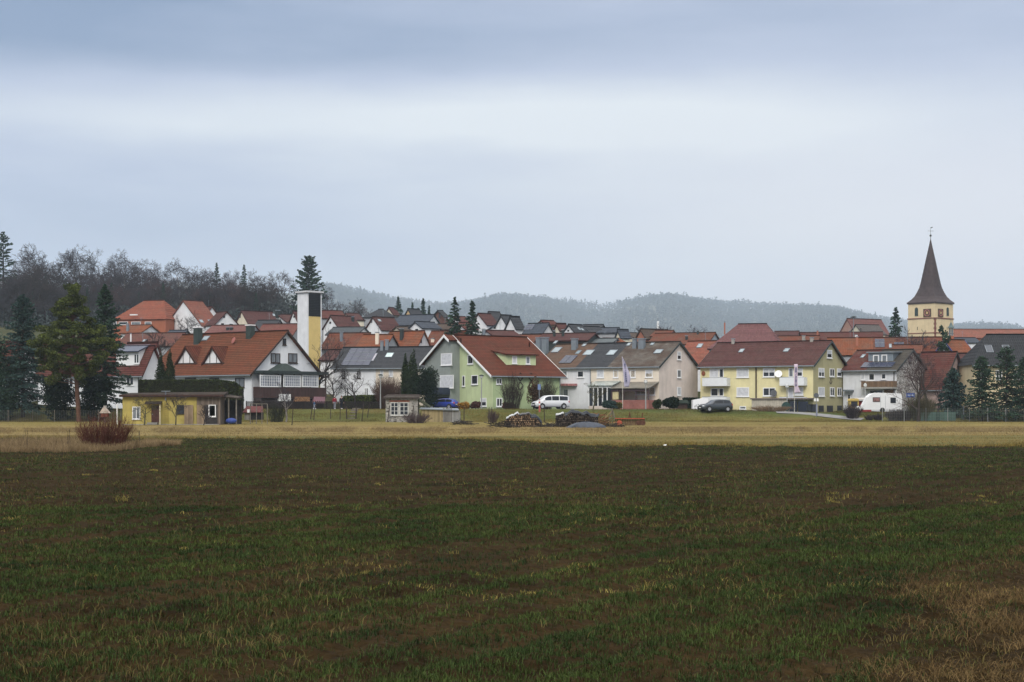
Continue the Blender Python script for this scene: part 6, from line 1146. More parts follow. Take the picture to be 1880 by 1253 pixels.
mb = MB(); q = random.Random(4); p = Vector((W.x(1275), -.03, W.z(745)))
for i in range(12): e = Vector((p.x + q.uniform(.02, .12), -.03, W.z(745) + q.uniform(-.3, .25))); mb.tube(p, e, .025, n=4); p = e
mb.build('scribble', DARKM, W.root)
for px in (1280, 1294): MB().tube((W.x(px), .2, .3), (W.x(px), .45, .3), .3, n=14).build('wheel', BLACK, W.root)
S = Front('red_shed', 'red shed with corrugated canopy behind the caravan', 'shed', 1576, 1635, 245); S.box('wall', mat('red_paint', (.26, .03, .035), .7, .2), 1579, 736, 1600, 757, 0, 2.5); MB().slab((S.x(1573), -.6, S.z(733.5)), (S.x(1634), -.6, S.z(733.5)), (S.x(1634), 2.6, S.z(730.5)), (S.x(1573), 2.6, S.z(730.5)), .08).build('roof', stripes('corrugated_sheet', (.50, .48, .45), .35, 0, .6, .1, .5), S.root); MB().tube((S.x(1632), -.4, 0), (S.x(1632), -.4, S.z(733.5)), .06).build('post', GRAYW, S.root)
S = Front('yellow_playhouse', 'small yellow playhouse with dark front left of the red shed', 'playhouse', 1560, 1577, 243); S.box('wall', mat('toy_yellow', (.55, .40, .12), .7, .1), 1560.5, 736, 1576.5, 757, 0, 1.5); MB().prism([(S.x(1559.5), -.15, S.z(736)), (S.x(1577.5), -.15, S.z(736)), (S.x(1575), -.15, S.z(732)), (S.x(1562), -.15, S.z(732))], (0, 1.8, 0)).build('roof', mat('toy_yellow', (.55, .40, .12)), S.root); S.box('opening', mat('dark_doorway', (.02, .022, .03)), 1562.5, 737.5, 1574.5, 747, -.04, .02)
X, Y, Z = Xat(1671.5, 236), 236, g(Xat(1671.5, 236), 236); T = thing('blue_sign', 'blue board with pale writing strokes below the stone gable', 'sign', (X, Y, Z)); MB().box(-.55, .55, -.04, .04, Zat(730, Y) - Z, Zat(722, Y) - Z).build('board', mat('sign_blue', (.04, .09, .32), .5, .1), T); q = random.Random(2); mb = MB()
for i in range(9): x = -.45 + i * .1; zc = (Zat(726, Y) - Z); mb.box(x, x + .06, -.055, -.04, zc - q.uniform(.05, .14), zc + q.uniform(.05, .14))
mb.build('writing', mat('sign_writing', (.5, .55, .65), .5), T)
for sx in (-.45, .45): MB().tube((sx, .06, 0), (sx, .06, Zat(722, Y) - Z), .04).build('post', GREYM, T)

# ------------------------------------------------------------------ wood stacks and the harrow
LOGE = mat('log_end', (.30, .205, .13), .9, .35, 9, island=.7); LOGD = mat('dark_log_end', (.10, .08, .065), .9, .4, 9, island=.7); LOGB = mat('log_bark', (.03, .022, .018), .95, .4, 5, island=.4); TARP = mat('black_tarpaulin', (.02, .025, .035), .4, .3, 2, .05, 3); TARPW = mat('pale_tarpaulin', (.5, .52, .54), .5, .15, 2, .04, 3)
def noise_1(x): return float(noise2(np.array([x]), np.array([0.3]), 5)[0])
def log_stack(label, px0, px1, pyb, hfun, seed, tarp, depth=1.1, ang=0, em=None):
    x, y, z = pix_ground(px0, pyb); w_ = Xat(px1, y) - x; T = thing('log_stack', label, 'log stack', (x, y, z), ang); q = random.Random(seed); mb, me = MB(), MB(); r = .11; zz = r
    row = 0
    while True:
        any_ = False; xx = r + (row % 2) * r
        while xx < w_ - r:
            if zz + r < hfun(xx / w_): any_ = True; rr = r * q.uniform(.6, 1.02); o = q.uniform(-.12, .1); xo = xx; xx += q.uniform(-.03, .03); mb.tube((xx, o, zz), (xx, depth, zz), rr, n=6); me.disc((xx, o - .012, zz), (0, 1, 0), rr * .78, .011, 6); xx = xo
            xx += 2 * r
        if not any_: break
        zz += r * 1.75; row += 1
    co = MB(); co.prism([(.1, .3, 0)] + [(lerp(.1, w_ - .1, i / 20), .3, max(.05, hfun(lerp(.1, w_ - .1, i / 20) / w_) - .12)) for i in range(21)] + [(w_ - .1, .3, 0)], (0, depth - .4, 0)); co.build('gap_shade_block', mat('log_gap_shade', (.012, .009, .008), .95), T)  # added near-black block, stands in for the shade between the logs
    mb.build('log_pile', LOGB, T)['kind'] = 'stuff'; me.build('log_end', em or LOGE, T)['kind'] = 'stuff'
    for nm, m_, a, b, dz in tarp:
        P_, Fq = [], []; n = 16
        for i in range(n + 1):
            u = lerp(a, b, i / n); h = hfun(u) + .06 + .04 * math.sin(i * 1.9)
            for v, dd in ((-.14, -.08 - .22 * noise_1(i * .55 + a * 9) * dz), (-.12, 0.0), (.4, .06), (depth + .1, .0), (depth + .15, -.5)): P_.append((u * w_, v, max(.02, h + dd)))
        for i in range(n):
            for j in range(4): k = i * 5 + j; Fq.append((k, k + 1, k + 6, k + 5))
        mesh_np(nm, np.array(P_), np.array(Fq), m_, T, smooth=True)
    return T
arch = lambda u: 1.42 * max(.16, 1 - abs(2 * u - 1) ** 3.2) ** .5 * (1 + .05 * math.sin(u * 23) + .04 * math.sin(u * 41))
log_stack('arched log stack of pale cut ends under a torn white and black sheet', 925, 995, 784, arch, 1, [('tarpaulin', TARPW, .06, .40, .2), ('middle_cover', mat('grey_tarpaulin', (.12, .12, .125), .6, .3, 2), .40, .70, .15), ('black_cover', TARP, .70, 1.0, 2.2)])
h2 = lambda u: (1.0 + .85 * math.sin(max(0, min(1, u * 1.1 + .1)) * 2.6) * .8) * (1 + .07 * math.sin(u * 19) + .05 * math.sin(u * 37 + 1))
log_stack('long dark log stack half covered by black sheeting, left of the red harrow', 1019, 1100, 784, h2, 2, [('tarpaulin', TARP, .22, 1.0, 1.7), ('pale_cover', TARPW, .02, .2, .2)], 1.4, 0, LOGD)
x, y, z = pix_ground(1076, 786); mb = MB(); mb.pts([]); ring = 20; P_ = []
for j, (s_, zz) in enumerate(((1.0, 0.0), (.9, .2), (.6, .48), (.12, .6))):
    for i in range(ring): t = 6.283 * i / ring; k = s_ * (1 + .12 * math.sin(3 * t + j)); P_.append((2.0 * k * math.cos(t), .8 * k * math.sin(t), zz + .06 * math.sin(5 * t)))
b = mb.pts(P_); mb.idx(b, [(j * ring + i, j * ring + (i + 1) % ring, (j + 1) * ring + (i + 1) % ring, (j + 1) * ring + i) for j in range(3) for i in range(ring)] + [tuple(3 * ring + i for i in range(ring))]); one('covered_heap', 'low heap under a dark blue-grey sheet before the long log stack', 'heap', mb, mat('slate_sheet', (.045, .055, .075), .5, .3, 2, .04, 4), (x, y, z), None, True)
def brush(label, px, py, wd, hh, seed, m, n=130):
    x, y, z = pix_ground(px, py); q = random.Random(seed); T = thing('brushwood_heap', label, 'brushwood', (x, y, z)); sg = []
    for i in range(n):
        a = q.uniform(-.5, .5); c = Vector((a * wd, q.uniform(-.6, .6), q.uniform(.05, hh) * (1 - abs(a) * 1.5))); d = Vector((q.gauss(0, .7), q.gauss(0, .3), q.gauss(0, .35))); sg.append((c - d * .7, c + d * .7, q.uniform(.015, .05), .012))
    seg_mesh('branches', [s for s in sg if min(s[0].z, s[1].z) > -.1], m, T, 4)
RUSTB = mat('rusty_brushwood', (.15, .075, .04), .9, .5, 3, island=.6); DARKB = mat('dark_brushwood', (.04, .034, .03), .9, .5, 3, island=.7)
brush('rust-brown brushwood heaped against the end of the long dark log stack', 1092, 783, 3.2, 1.7, 1, RUSTB, 170); brush('dark sticks scattered between the two log stacks', 1008, 785, 2.6, .6, 2, DARKB, 80); brush('tangle of dark branches spilling from the front of the arched log stack', 923, 786, 2.6, .8, 3, DARKB, 80); brush('low scrap branches lying before the slanting drawbar', 1118, 785, 2.6, .5, 4, DARKB, 70); brush('broken sticks lying at the foot of the board shed', 850, 780, 2.2, .5, 5, DARKB, 60)
for i, (px, r_) in enumerate(((935, 1.2), (968, 1.0), (1030, 1.1), (1066, 1.2), (1150, 1.0))): twigbush(px, 198.5, 776, r_, 'dead tan weeds in front of the ' + ('left part of the arched log stack', 'right part of the arched log stack', 'pale end of the long log stack', 'dark covered heap', 'red harrow')[i], 640 + i, mat('tan_weed', (.17, .12, .07), .9, .4, 2), n=70, tw=.014)
x, y, z = pix_ground(1131, 781.5); w_ = Xat(1183, y) - x; T = thing('harrow', 'rusty red spring-tine harrow standing in the meadow grass', 'harrow', (x, y, z)); RED_P = mat('rusty_red_paint', (.38, .075, .035), .7, .4, 4); RUST = mat('rusted_iron', (.10, .05, .035), .9, .4, 4); mb = MB()
for yy in (0, .7, 1.4): mb.box(0, w_, yy, yy + .1, .74, .83)
for f in (0, .33, .66, 1): mb.box(w_ * f - .06, w_ * f + .06, .125, 1.395, .73, .85)
mb.build('frame', RED_P, T); q = random.Random(5)
for i in range(18):
    for yy in (.06, .76, 1.46):
        a = i / 17 * w_; p = [Vector((a, yy, .72)), Vector((a + .05, yy + .25, .5)), Vector((a, yy + .1, .22)), Vector((a - .02, yy - .15, .02))]
        mb = MB()
        for u, v in zip(p, p[1:]): mb.tube(u, v, .032, n=4)
        mb.build('tine', RUST, T)
MB().tube((w_ * .52, .7, .85), (w_ * .5, .75, 1.5), .05).tube((w_ * .46, .7, .85), (w_ * .5, .75, 1.5), .05).build('hitch', RUST, T)
for f in (.12, .8, .95): MB().tube((w_ * f, -.1, .3), (w_ * f, -.02, .3), .3, n=14).build('wheel', RED_P if f < .5 else RUST, T)
MB().tube((w_ * .92, .3, .8), (w_ * .95, .3, 1.45), .05).build('lever', RUST, T)
x, y, z = pix_ground(1108, 778); T = thing('drawbar_stand', 'old timber tripod with a slanting drawbar left of the harrow', 'stand', (x, y, z)); X1 = Xat(1124, y) - x
MB().tube((0, 0, .5), (X1, 0, 1.55), .06).build('drawbar', mat('tan_pole', (.25, .17, .1), .9), T)
for dx, dy in ((-.5, 0), (.5, .1), (.1, .6)): MB().tube((X1, 0, 1.8), (X1 + dx, dy, 0), .06).build('leg', GRAYW, T)

# ------------------------------------------------------------------ lamps, flags, signs, fences
def lamp(px, Y, pb, pt, label, kind=0):
    X = Xat(px, Y); z = g(X, Y); h = Zat(pt, Y) - z; T = thing('street_lamp', label, 'street lamp', (X, Y, z), 0, 'street lamps along the village road'); MB().tube((0, 0, 0), (0, 0, h * .93), .09, .06, 8).build('pole', mat('lamp_pole', (.28, .29, .29), .5, .1), T)
    if kind == 0: hd = MB().lathe([(.12, h * .9), (.2, h * .92), (.26, h * .97), (.1, h * .985)], n=10).build('lamp_head', mat('lamp_opal', (.62, .64, .64), .3), T); MB().lathe([(.34, h * .975), (.3, h), (.05, h * 1.015)], n=10).build('lamp_cap', DARKM, hd)
    else: hd = MB().ball((0, 0, h * .95), (.26, .26, .3), 10, 6).build('lamp_head', mat('lamp_opal', (.62, .64, .64)), T, True); MB().lathe([(.2, h * .985), (.26, h * .99), (.04, h * 1.02)], n=10).build('lamp_cap', DARKM, hd)
lamp(698.5, 240, 752, 688, 'street lamp in front of the domed brown shrub'); lamp(884, 240, 752, 689, 'slim street lamp in front of the light green gable'); lamp(1185.5, 241, 752, 699, 'street lamp before the brick terrace', 1); lamp(1445, 243, 756, 707, 'street lamp at the yellow annex beside a green hose reel', 1); lamp(1588.5, 247, 757, 705, 'street lamp in front of the wooden balcony', 1)
FLAGM = mat('lilac_flag', (.42, .40, .52), .8, .08, 1)
def flag(px, Y, pt, pm, label, kind):
    X = Xat(px, Y); z = g(X, Y); h = Zat(pt, Y) - z; zb = Zat(pm, Y) - z; T = thing('feather_flag', label, 'flag', (X, Y, z), 0, 'tall feather flags along the road'); n = 16; P_, Fq = [], []; hh = h - zb
    for i in range(n + 1):
        f = i / n
        if kind == 0: w_ = .95 * math.sin(min(1, (1 - f) * 1.25 + .02) * math.pi / 2) * (1 - .35 * max(0, .25 - f) * 4); sx = .0 + .34 * (1 - f)
        else: w_ = .5 + .55 * max(0, .28 - f) ** 1.2 * 4; sx = .05
        for j in range(4): P_.append((sx + w_ * j / 3 - .1, -.05 + .06 * math.sin(f * 9 + j), zb + hh * f))
    for i in range(n):
        for j in range(3): k = i * 4 + j; Fq.append((k, k + 1, k + 5, k + 4))
    o = mesh_np('flag_cloth', np.array(P_), np.array(Fq), FLAGM if kind == 0 else mat('pink_flag', (.60, .50, .60), .8, .08), T, smooth=True); md = o.modifiers.new('thick', 'SOLIDIFY'); md.thickness = .02
    MB().tube((0, 0, 0), (.02, 0, h * .995), .05, .02).build('flag_pole', mat('pale_pole', (.5, .48, .42), .5), T)
    q = random.Random(px); mb = MB()
    for i in range(13 if kind == 0 else 11):
        f = lerp(.86, .15, i / 12); zz = zb + hh * f; x = (.12 + .34 * (1 - f)) if kind == 0 else .1; s_ = .15 if kind == 0 else .12
        mb.box(x, x + .04, -.17, -.15, zz - s_, zz + s_).box(x + .045, x + .2, -.168, -.15, zz + s_ * q.choice((-.9, 0, .7)), zz + s_ * q.choice((.75, .9, 1))) if q.random() < .9 else None
        if q.random() < .6: mb.box(x + .16, x + .2, -.166, -.15, zz - s_ * .9, zz + s_ * .2)
    mb.build('lettering', mat('flag_ink', (.10, .11, .2), .8), T)
flag(1143, 242, 655, 711, 'tapering lilac feather flag with dark vertical lettering before the terrace', 0); flag(1458.5, 243.5, 669, 722, 'pinkish straight-topped feather flag before the yellow house', 1)
x, y, z = pix_ground(1498.5, 766); h = Zat(722, y) - z; T = thing('traffic_sign', 'round traffic sign seen from behind on a post with small white plates, at the footpath', 'traffic sign', (x, y, z)); MB().tube((0, 0, 0), (0, 0, h), .045).build('post', GREYM, T); MB().disc((0, -.06, h - .32), (0, -1, 0), .34, .03, 20).build('sign_disc', mat('sign_back', (.09, .10, .115), .5, .1), T); MB().box(-.3, -.06, -.08, -.05, h - 1.1, h - .72).box(.06, .3, -.08, -.05, h - 1.1, h - .72).build('plate', WHITE, T); MB().box(-.03, .17, -.06, .04, .2, h - 1.5).build('notice', mat('notice_blue', (.2, .22, .3), .6), T)
X = Xat(990, 240); z = g(X, 240); T = thing('parking_sign', 'small blue and white sign on a post beside the white van', 'sign', (X, 240, z)); MB().tube((0, 0, 0), (0, 0, Zat(705, 240) - z), .05).build('post', GREYM, T); MB().box(-.2, .2, -.08, -.05, Zat(716, 240) - z, Zat(706, 240) - z).build('plate', mat('plate_blue', (.15, .22, .4), .5), T)
x, y, z = pix_ground(990.5, 757); h = Zat(734, y) - z; T = thing('marker_post', 'red and white warning post in front of the white van', 'post', (x, y, z)); MB().tube((0, 0, 0), (0, 0, h), .11, n=8).build('post', mat('red_marker', (.45, .10, .09), .6, .1), T); MB().tube((0, 0, h * .55), (0, 0, h * .7), .115, n=8).tube((0, 0, h * .85), (0, 0, h * .95), .115, n=8).build('white_band', WHITE, T)
X = Xat(1442.5, 240); z = g(X, 240); T = thing('hose_reel', 'green round reel with pale rim standing at the foot of the lamp', 'reel', (X, 240, z)); MB().disc((0, 0, .75), (.3, -1, 0), .62, .2, 18).build('reel_drum', mat('reel_green', (.025, .06, .055), .6), T); MB().tube((-.3, 0, 0), (0, 0, .7), .05).tube((.3, 0, 0), (0, 0, .7), .05).build('stand', GREYM, T)
for px, lab, c in ((1487, 'dark waste container left of the traffic sign', (.02, .025, .035)), (1494, 'second dark waste container touching the traffic sign post', (.025, .03, .045))):
    X = Xat(px, 244.5); z = g(X, 244.5); T = thing('waste_bin', lab, 'bin', (X, 244.5, z)); MB().prism([(-.3, 0, .1), (.3, 0, .1), (.36, 0, 1.05), (-.36, 0, 1.05)], (0, .7, 0)).build('bin_body', mat('bin_%d' % px, c, .5), T); MB().box(-.4, .4, -.06, .76, 1.053, 1.13).build('lid', mat('bin_lid', (.03, .035, .05), .5), T); MB().tube((-.32, .6, .12), (.32, .6, .12), .12, n=10).build('wheel', BLACK, T)
def posts(pts, label, name='fence_post', m=DARKW, r=.06, group=None):
    for i, (px, pb, pt, ln) in enumerate(pts):
        x, y, z = pix_ground(px, pb); h = Zat(pt, y) - z; one(name, label + ', ' + P_LAB[i], 'post', MB().tube((0, 0, -.1), (ln * y / F, random.uniform(-.1, .1), h), r, r * .8, 6), m, (x, y, z), group)
P_LAB = ('at the rabbit hutch corner', 'in front of the rabbit hutch', 'beside the dark leafless bush', 'below the walking child', 'just after the walking child', 'below the red coat', 'below the black jacket', 'most slanting, beyond the steps', 'slanting, nearest the stone hut', 'at the end of the board shed', 'before the reddish thin shrub', 'pale, touching the reddish thin shrub', 'at the arched log stack')
posts([(443, 776, 744, 1), (463, 777, 743, 0), (536, 781, 747, 2), (570, 770, 748, 3), (576, 771, 749, 2), (607, 769, 748, 0), (624, 771, 748, 1), (664, 774, 741, 4), (674, 768, 739, 5), (852, 778, 748, 0), (897, 777, 748, 1), (901, 780, 748, 2), (1000, 775, 752, -1)], 'dark leaning fence post', group='old fence posts along the bank')
# dark slat fence on the far road edge
def fence(label, pts, h, m, postm, bar=None, gap=None, wire=False, name='garden_fence', n=None, th=.03):
    T = thing(name, label, 'fence', (pts[0][0], pts[0][1], g(*pts[0]))); o = Vector(T.location); mb = MB(); body = MB()
    for (a, b) in zip(pts, pts[1:]):
        L_ = math.dist(a, b); k = max(1, round(L_ / 2.6)); za, zb = g(*a) - o.z, g(*b) - o.z; P0, P1 = Vector((a[0] - o.x, a[1] - o.y, za)), Vector((b[0] - o.x, b[1] - o.y, zb))
        for i in range(k + 1): p = P0.lerp(P1, i / k); MB().tube(p, p + Vector((0, 0, h + .06)), .05, n=6).build('post', postm, T)
        if wire:
            for i in range(9): zz = Vector((0, 0, h * (i + .5) / 9)); body.tube(P0 + zz, P1 + zz, th * .35, n=3, cap=False)
            kk = int(L_ / .3)
            for i in range(kk): p = P0.lerp(P1, i / kk); body.tube(p, p + Vector((0, 0, h)), th * .3, n=3, cap=False)
        else:
            kk = int(L_ / gap)
            for i in range(kk): p = P0.lerp(P1, (i + .5) / kk); body.box(p.x - bar / 2, p.x + bar / 2, p.y - th, p.y + th, p.z + .05, p.z + h * (1 + .04 * math.sin(i * 3.3)))
            for f in (.25, .8): q = Vector((0, th + .04, h * f)); body.tube(P0 + q, P1 + q, .03, n=4)
    body.build('wire_mesh' if wire else 'slat_panel', m, T); return T
fl = lambda Y, ps: [(Xat(p, Y), Y) for p in ps]
fence('dark brown picket fence at the road before veranda and hedge', fl(245.3, (452, 520, 600, 700)), 1.15, mat('black_brown_slat', (.022, .018, .018), .8, .3), DARKW, .1, .15)
MESH = mat('galvanised_wire', (.17, .18, .18), .5, .1); fence('tall wire mesh fence along the right-hand gardens', fl(227.5, (1620, 1700, 1780, 1880, 1940)), 1.75, MESH, mat('grey_steel_post', (.20, .21, .21), .6), wire=True)
fence('wire fence with grey posts left of the yellow hut', fl(226, (-30, 60, 140, 222)), 1.5, MESH, GRAYW, wire=True)
NET = mat('green_net', (.05, .10, .085), .8, .3, 1); o = MB().box(0, Xat(1755, 228.6) - Xat(1690, 228.6), 0, .04, 0, 1.25).build('privacy_net', stripes('green_net_strip', (.05, .095, .08), .5, 0, .9, .5, .7)); tag(o, 'green privacy net behind the wire fence right of the caravan', 'net'); o.location = (Xat(1690, 228.6), 228.6, g(Xat(1690, 228.6), 228.6))
T = thing('climbing_frame', 'grey metal gate frame in the garden before the tallest spruce', 'frame', (Xat(1769, 231), 231, g(Xat(1769, 231), 231))); W_ = Xat(1797, 231) - Xat(1769, 231); hh = Zat(746, 231) - g(Xat(1769, 231), 231); MB().tube((0, 0, 0), (0, 0, hh), .06).tube((W_, 0, 0), (W_, 0, hh), .06).tube((0, 0, hh), (W_, 0, hh), .06).build('tube_frame', GREYM, T)
DSH = mat('dead_shrub', (.055, .045, .05), .95, .4, 1.2, island=.5)
twigbush(1642, 230, 752, 1.3, 'dead brown shrub hiding the rear wheel side of the caravan', 611, DSH, n=190, tw=.02); twigbush(1660, 230, 750, 1.4, 'dark dead shrub at the tail of the caravan', 612, DSH, n=190, tw=.02); twigbush(1612, 231, 759, .9, 'low scrubby plant below the caravan side window', 613, DSH, n=110, tw=.02); twigbush(1596, 231, 761, .7, 'low scrubby plant at the caravan drawbar', 614, DSH, n=90, tw=.02)
twigbush(1690, 229.5, 722, 2.2, 'wide mossy bare shrub under the big forked tree', 605, OTWIG, n=300, tw=.018); twigbush(1565, 232, 741, 1.5, 'brown bare shrub left of the caravan drawbar', 606, DSH, n=200, tw=.02); twigbush(508, 224, 738, 1.6, 'dark leafless bush right of the hutch', 607, mat('dark_bush', (.03, .035, .025), .9, .4), n=130, tw=.016); twigbush(905, 216, 752, .8, 'reddish thin shrub left of the arched log stack', 608, RTWIG, n=90); twigbush(765, 213, 757, 2.0, 'brown dead weeds at the foot of the stone hut', 609, RTWIG, n=200)
twigbush(1416, 238, 744, 3.2, 'dry brown weeds along the pale annex wall', 610, mat('dry_weed', (.16, .11, .07), .9, .4), n=300)
for i, (px, py) in enumerate(((1220, 822.5),)): x, y, z = pix_ground(px, py, 60, 100); one('paper_scrap', 'white paper scrap lying at the far edge of the field', 'litter', MB().prism([(-.09, 0, .02), (.1, .02, .02), (.08, .03, .08), (-.07, .03, .06)], (.02, .06, .03)), WHITE, (x, y, z + .05))
# ------------------------------------------------------------------ vehicles
def car(name, label, cat, L_, W_, Ht, stations, belt, paint, loc, rz, wheels, wr, side_glass, wscreen, rear, group=None, low=.28):
    """stations: (x, z_hood_or_roof, half width factor at top). body lofted along x (front = +x), windows laid on it"""
    T = thing(name, label, cat, loc, rz, group); hw = W_ / 2; prof = []
    for x, zt, kt in stations:
        up = zt > belt + .12; zb = min(zt, belt); e = 1 - .16 * (abs(x - L_ / 2) / (L_ / 2)) ** 6
        ring = [(hw * .80 * e, low), (hw * .97 * e, low + .12), (hw * e, (low + zb) / 2 + .05), (hw * .97 * e, zb - .04)]
        ring += [(hw * .94 * e, zb), (lerp(hw * .94 * e, hw * kt, .85), lerp(zb, zt, .85)), (hw * kt * .9, lerp(zb, zt, .98)), (hw * kt * .45, zt)] if up else [(hw * .92 * e, zt - .005), (hw * .85 * e, zt), (hw * .6 * e, zt + .01), (hw * .3 * e, zt + .015)]
        prof.append((x, ring))
    nr = len(prof[0][1]); V, Fq = [], []
    for x, ring in prof: V += [(x, y, z) for y, z in ring] + [(x, -y, z) for y, z in ring[::-1]]
    n = 2 * nr
    for i in range(len(prof) - 1):
        for j in range(n): a, b = i * n + j, i * n + (j + 1) % n; Fq.append((a, b, b + n, a + n))
    mb = MB(); b0 = mb.pts(V); mb.idx(b0, Fq + [tuple(range(n)), tuple(range(len(V) - 1, len(V) - n - 1, -1))]); body = mb.build('body', paint, T, True)
    def ip(x, k):
        for (xa, ra), (xb, rb) in zip(prof, prof[1:]):
            if xa <= x <= xb: f = (x - xa) / (xb - xa + 1e-9); return Vector((x, lerp(ra[k][0], rb[k][0], f), lerp(ra[k][1], rb[k][1], f)))
    for s in (1, -1):
        for x0, x1 in side_glass:
            mb = MB(); xs = np.linspace(x0, x1, 5); lo = [ip(x, 4) for x in xs]; hi = [ip(x, 5) for x in xs]
            for i in range(4): q = [lo[i].lerp(hi[i], .10), lo[i + 1].lerp(hi[i + 1], .10), lo[i + 1].lerp(hi[i + 1], .97), lo[i].lerp(hi[i], .97)]; mb.face([(p.x, s * (p.y + .012), p.z) for p in q])
            mb.build('side_window', GLASS, T)
    for nm, (xa, xb) in (('windscreen', wscreen), ('rear_window', rear)):
        a0, a1, b0_, b1 = ip(xa, 4), ip(xa, 4), ip(xb, 6), ip(xb, 6); o = .02 if xa > xb else -.02
        za, zb_ = ip(xa, 7).z if False else belt, ip(xb, 7).z; mb = MB(); d = Vector((xb - xa, 0, 0)).normalized() * -.03
        mb.face([(xa + d.x, -a0.y * .86, belt + .04), (xa + d.x, a0.y * .86, belt + .04), (xb + d.x, b0_.y * .9, zb_ - .07), (xb + d.x, -b0_.y * .9, zb_ - .07)]); mb.build(nm, GLASS, T)
    for x in wheels:
        for s in (1, -1):
            MB().tube((x, s * (hw * .99), wr + .05), (x, s * (hw * .99 - .04), wr + .05), wr * 1.17, n=18).build('wheel_arch', BLACK, T)
            w = MB().tube((x, s * (hw - .18), wr), (x, s * (hw + .02), wr), wr, n=20).build('wheel', BLACK, T); MB().disc((x, s * (hw + .02), wr), (0, s, 0), wr * .62, .02, 14).build('rim', mat('alloy', (.45, .46, .48), .35, .1, metal=.6), w)
    for s in (1, -1):
        MB().ball((L_ - .16, s * hw * .68, belt - .30), (.14, .2, .10), 10, 6).build('headlight', mat('lamp_glass', (.55, .58, .6), .1), T, True); MB().ball((.1, s * hw * .78, belt - .12), (.1, .15, .16), 8, 6).build('tail_light', mat('tail_red', (.4, .02, .02), .2), T, True); MB().ball((wscreen[0] - .25, s * (hw + .08), belt + .08), (.08, .12, .09), 8, 6).build('wing_mirror', paint, T, True)
    MB().box(L_ - .03, L_ + .015, -hw * .72, hw * .72, low + .02, low + .2).build('bumper', BLACK, T); MB().box(L_ - .03, L_ + .02, -hw * .45, hw * .45, belt - .42, belt - .25).build('grille', mat('grille_dark', (.04, .04, .045), .4), T); MB().box(L_ + .0, L_ + .025, -.26, .26, low + .22, low + .33).build('number_plate', WHITE, T); MB().box(-.02, .03, -.26, .26, belt - .35, belt - .24).build('rear_number_plate', WHITE, T)
    return T
SILV = mat('silver_paint', (.62, .64, .67), .25, .03, 1, spec=.6); BLUEP = mat('blue_paint_car', (.025, .05, .30), .2, .05, 1, spec=.6); GREYP = mat('grey_paint_car', (.045, .055, .07), .25, .05, 1, spec=.6)
Yv = 240.6; x1 = Xat(975.5, Yv); VAN = [(0, 1.0, .8), (.06, 1.72, .8), (.35, 1.86, .82), (1.2, 1.9, .83), (2.6, 1.9, .83), (3.2, 1.86, .82), (3.55, 1.72, .8), (4.25, 1.15, .8), (4.8, 1.02, .8), (5.05, .88, .75), (5.14, .6, .7)]
car('parked_van', 'silver-white passenger van with dark side windows parked before the green house', 'van', 5.14, 1.95, 1.9, VAN, 1.12, SILV, (x1 + 5.0, Yv + 1.4, g(x1, Yv) + .05), R(203), (.95, 4.2), .36, ((.3, 1.55), (1.65, 2.7), (2.78, 3.75)), (4.2, 3.5), (.03, .3))
HATCH = [(0, .75, .75), (.08, 1.0, .75), (.45, 1.36, .72), (1.0, 1.46, .72), (1.8, 1.48, .72), (2.4, 1.40, .72), (3.15, .98, .75), (3.9, .86, .75), (4.2, .72, .7), (4.3, .5, .65)]
Yv = 243.5; x1 = Xat(836, Yv); car('parked_car', 'metallic blue hatchback parked at the grey bay, behind the board shed', 'car', 4.3, 1.8, 1.48, HATCH, .95, BLUEP, (x1 + .2, Yv - .3, g(x1, Yv) + .05), R(158), (.8, 3.4), .32, ((.45, 1.35), (1.42, 2.75)), (3.1, 2.45), (.1, .45))
SUV = [(0, .85, .75), (.07, 1.12, .75), (.4, 1.56, .74), (1.0, 1.66, .74), (1.9, 1.67, .74), (2.6, 1.58, .74), (3.3, 1.10, .78), (4.1, 1.0, .78), (4.45, .85, .72), (4.6, .58, .68)]
x, y, z = pix_ground(1284, 756.5, 200, 245); car('parked_car', 'dark grey estate car parked on the grass before the yellow house', 'car', 4.6, 1.84, 1.67, SUV, 1.06, GREYP, (x + 4.3, y + 1.3, z + .02), R(202), (.85, 3.65), .36, ((.45, 1.4), (1.48, 2.9)), (3.25, 2.65), (.1, .42))
# caravan
x0, Yc = Xat(1585, 237), 237.0; T = thing('caravan', 'white touring caravan with sloping front parked behind the wire fence', 'caravan', (x0, Yc, g(x0, Yc))); Lc = Xat(1655, Yc) - x0; pr = [(.0, .45), (.15, .95), (.75, 2.1), (1.2, 2.48), (2.0, 2.62), (Lc - .15, 2.5), (Lc, 2.35), (Lc - .02, .5)]; pr = [(a, c) for a, c in pr]
b_ = MB().prism([(a, 0, c) for a, c in pr], (0, 2.1, 0)).build('body', mat('caravan_white', (.74, .75, .76), .4, .05, 1.5), T); md = b_.modifiers.new('round', 'BEVEL'); md.width = .08; md.segments = 3
for a, b, c, d, m_ in ((1.35, 2.2, 1.5, 2.0, mat('curtain_red', (.22, .12, .11), .4, .5, 4)), (3.75, 4.35, 1.35, 1.95, GLASS)): o = MB().box(a - .07, b + .07, -.04, .02, c - .07, d + .07).build('window', DARKM, T); MB().box(a, b, -.055, -.03, c, d).build('pane', m_, o)
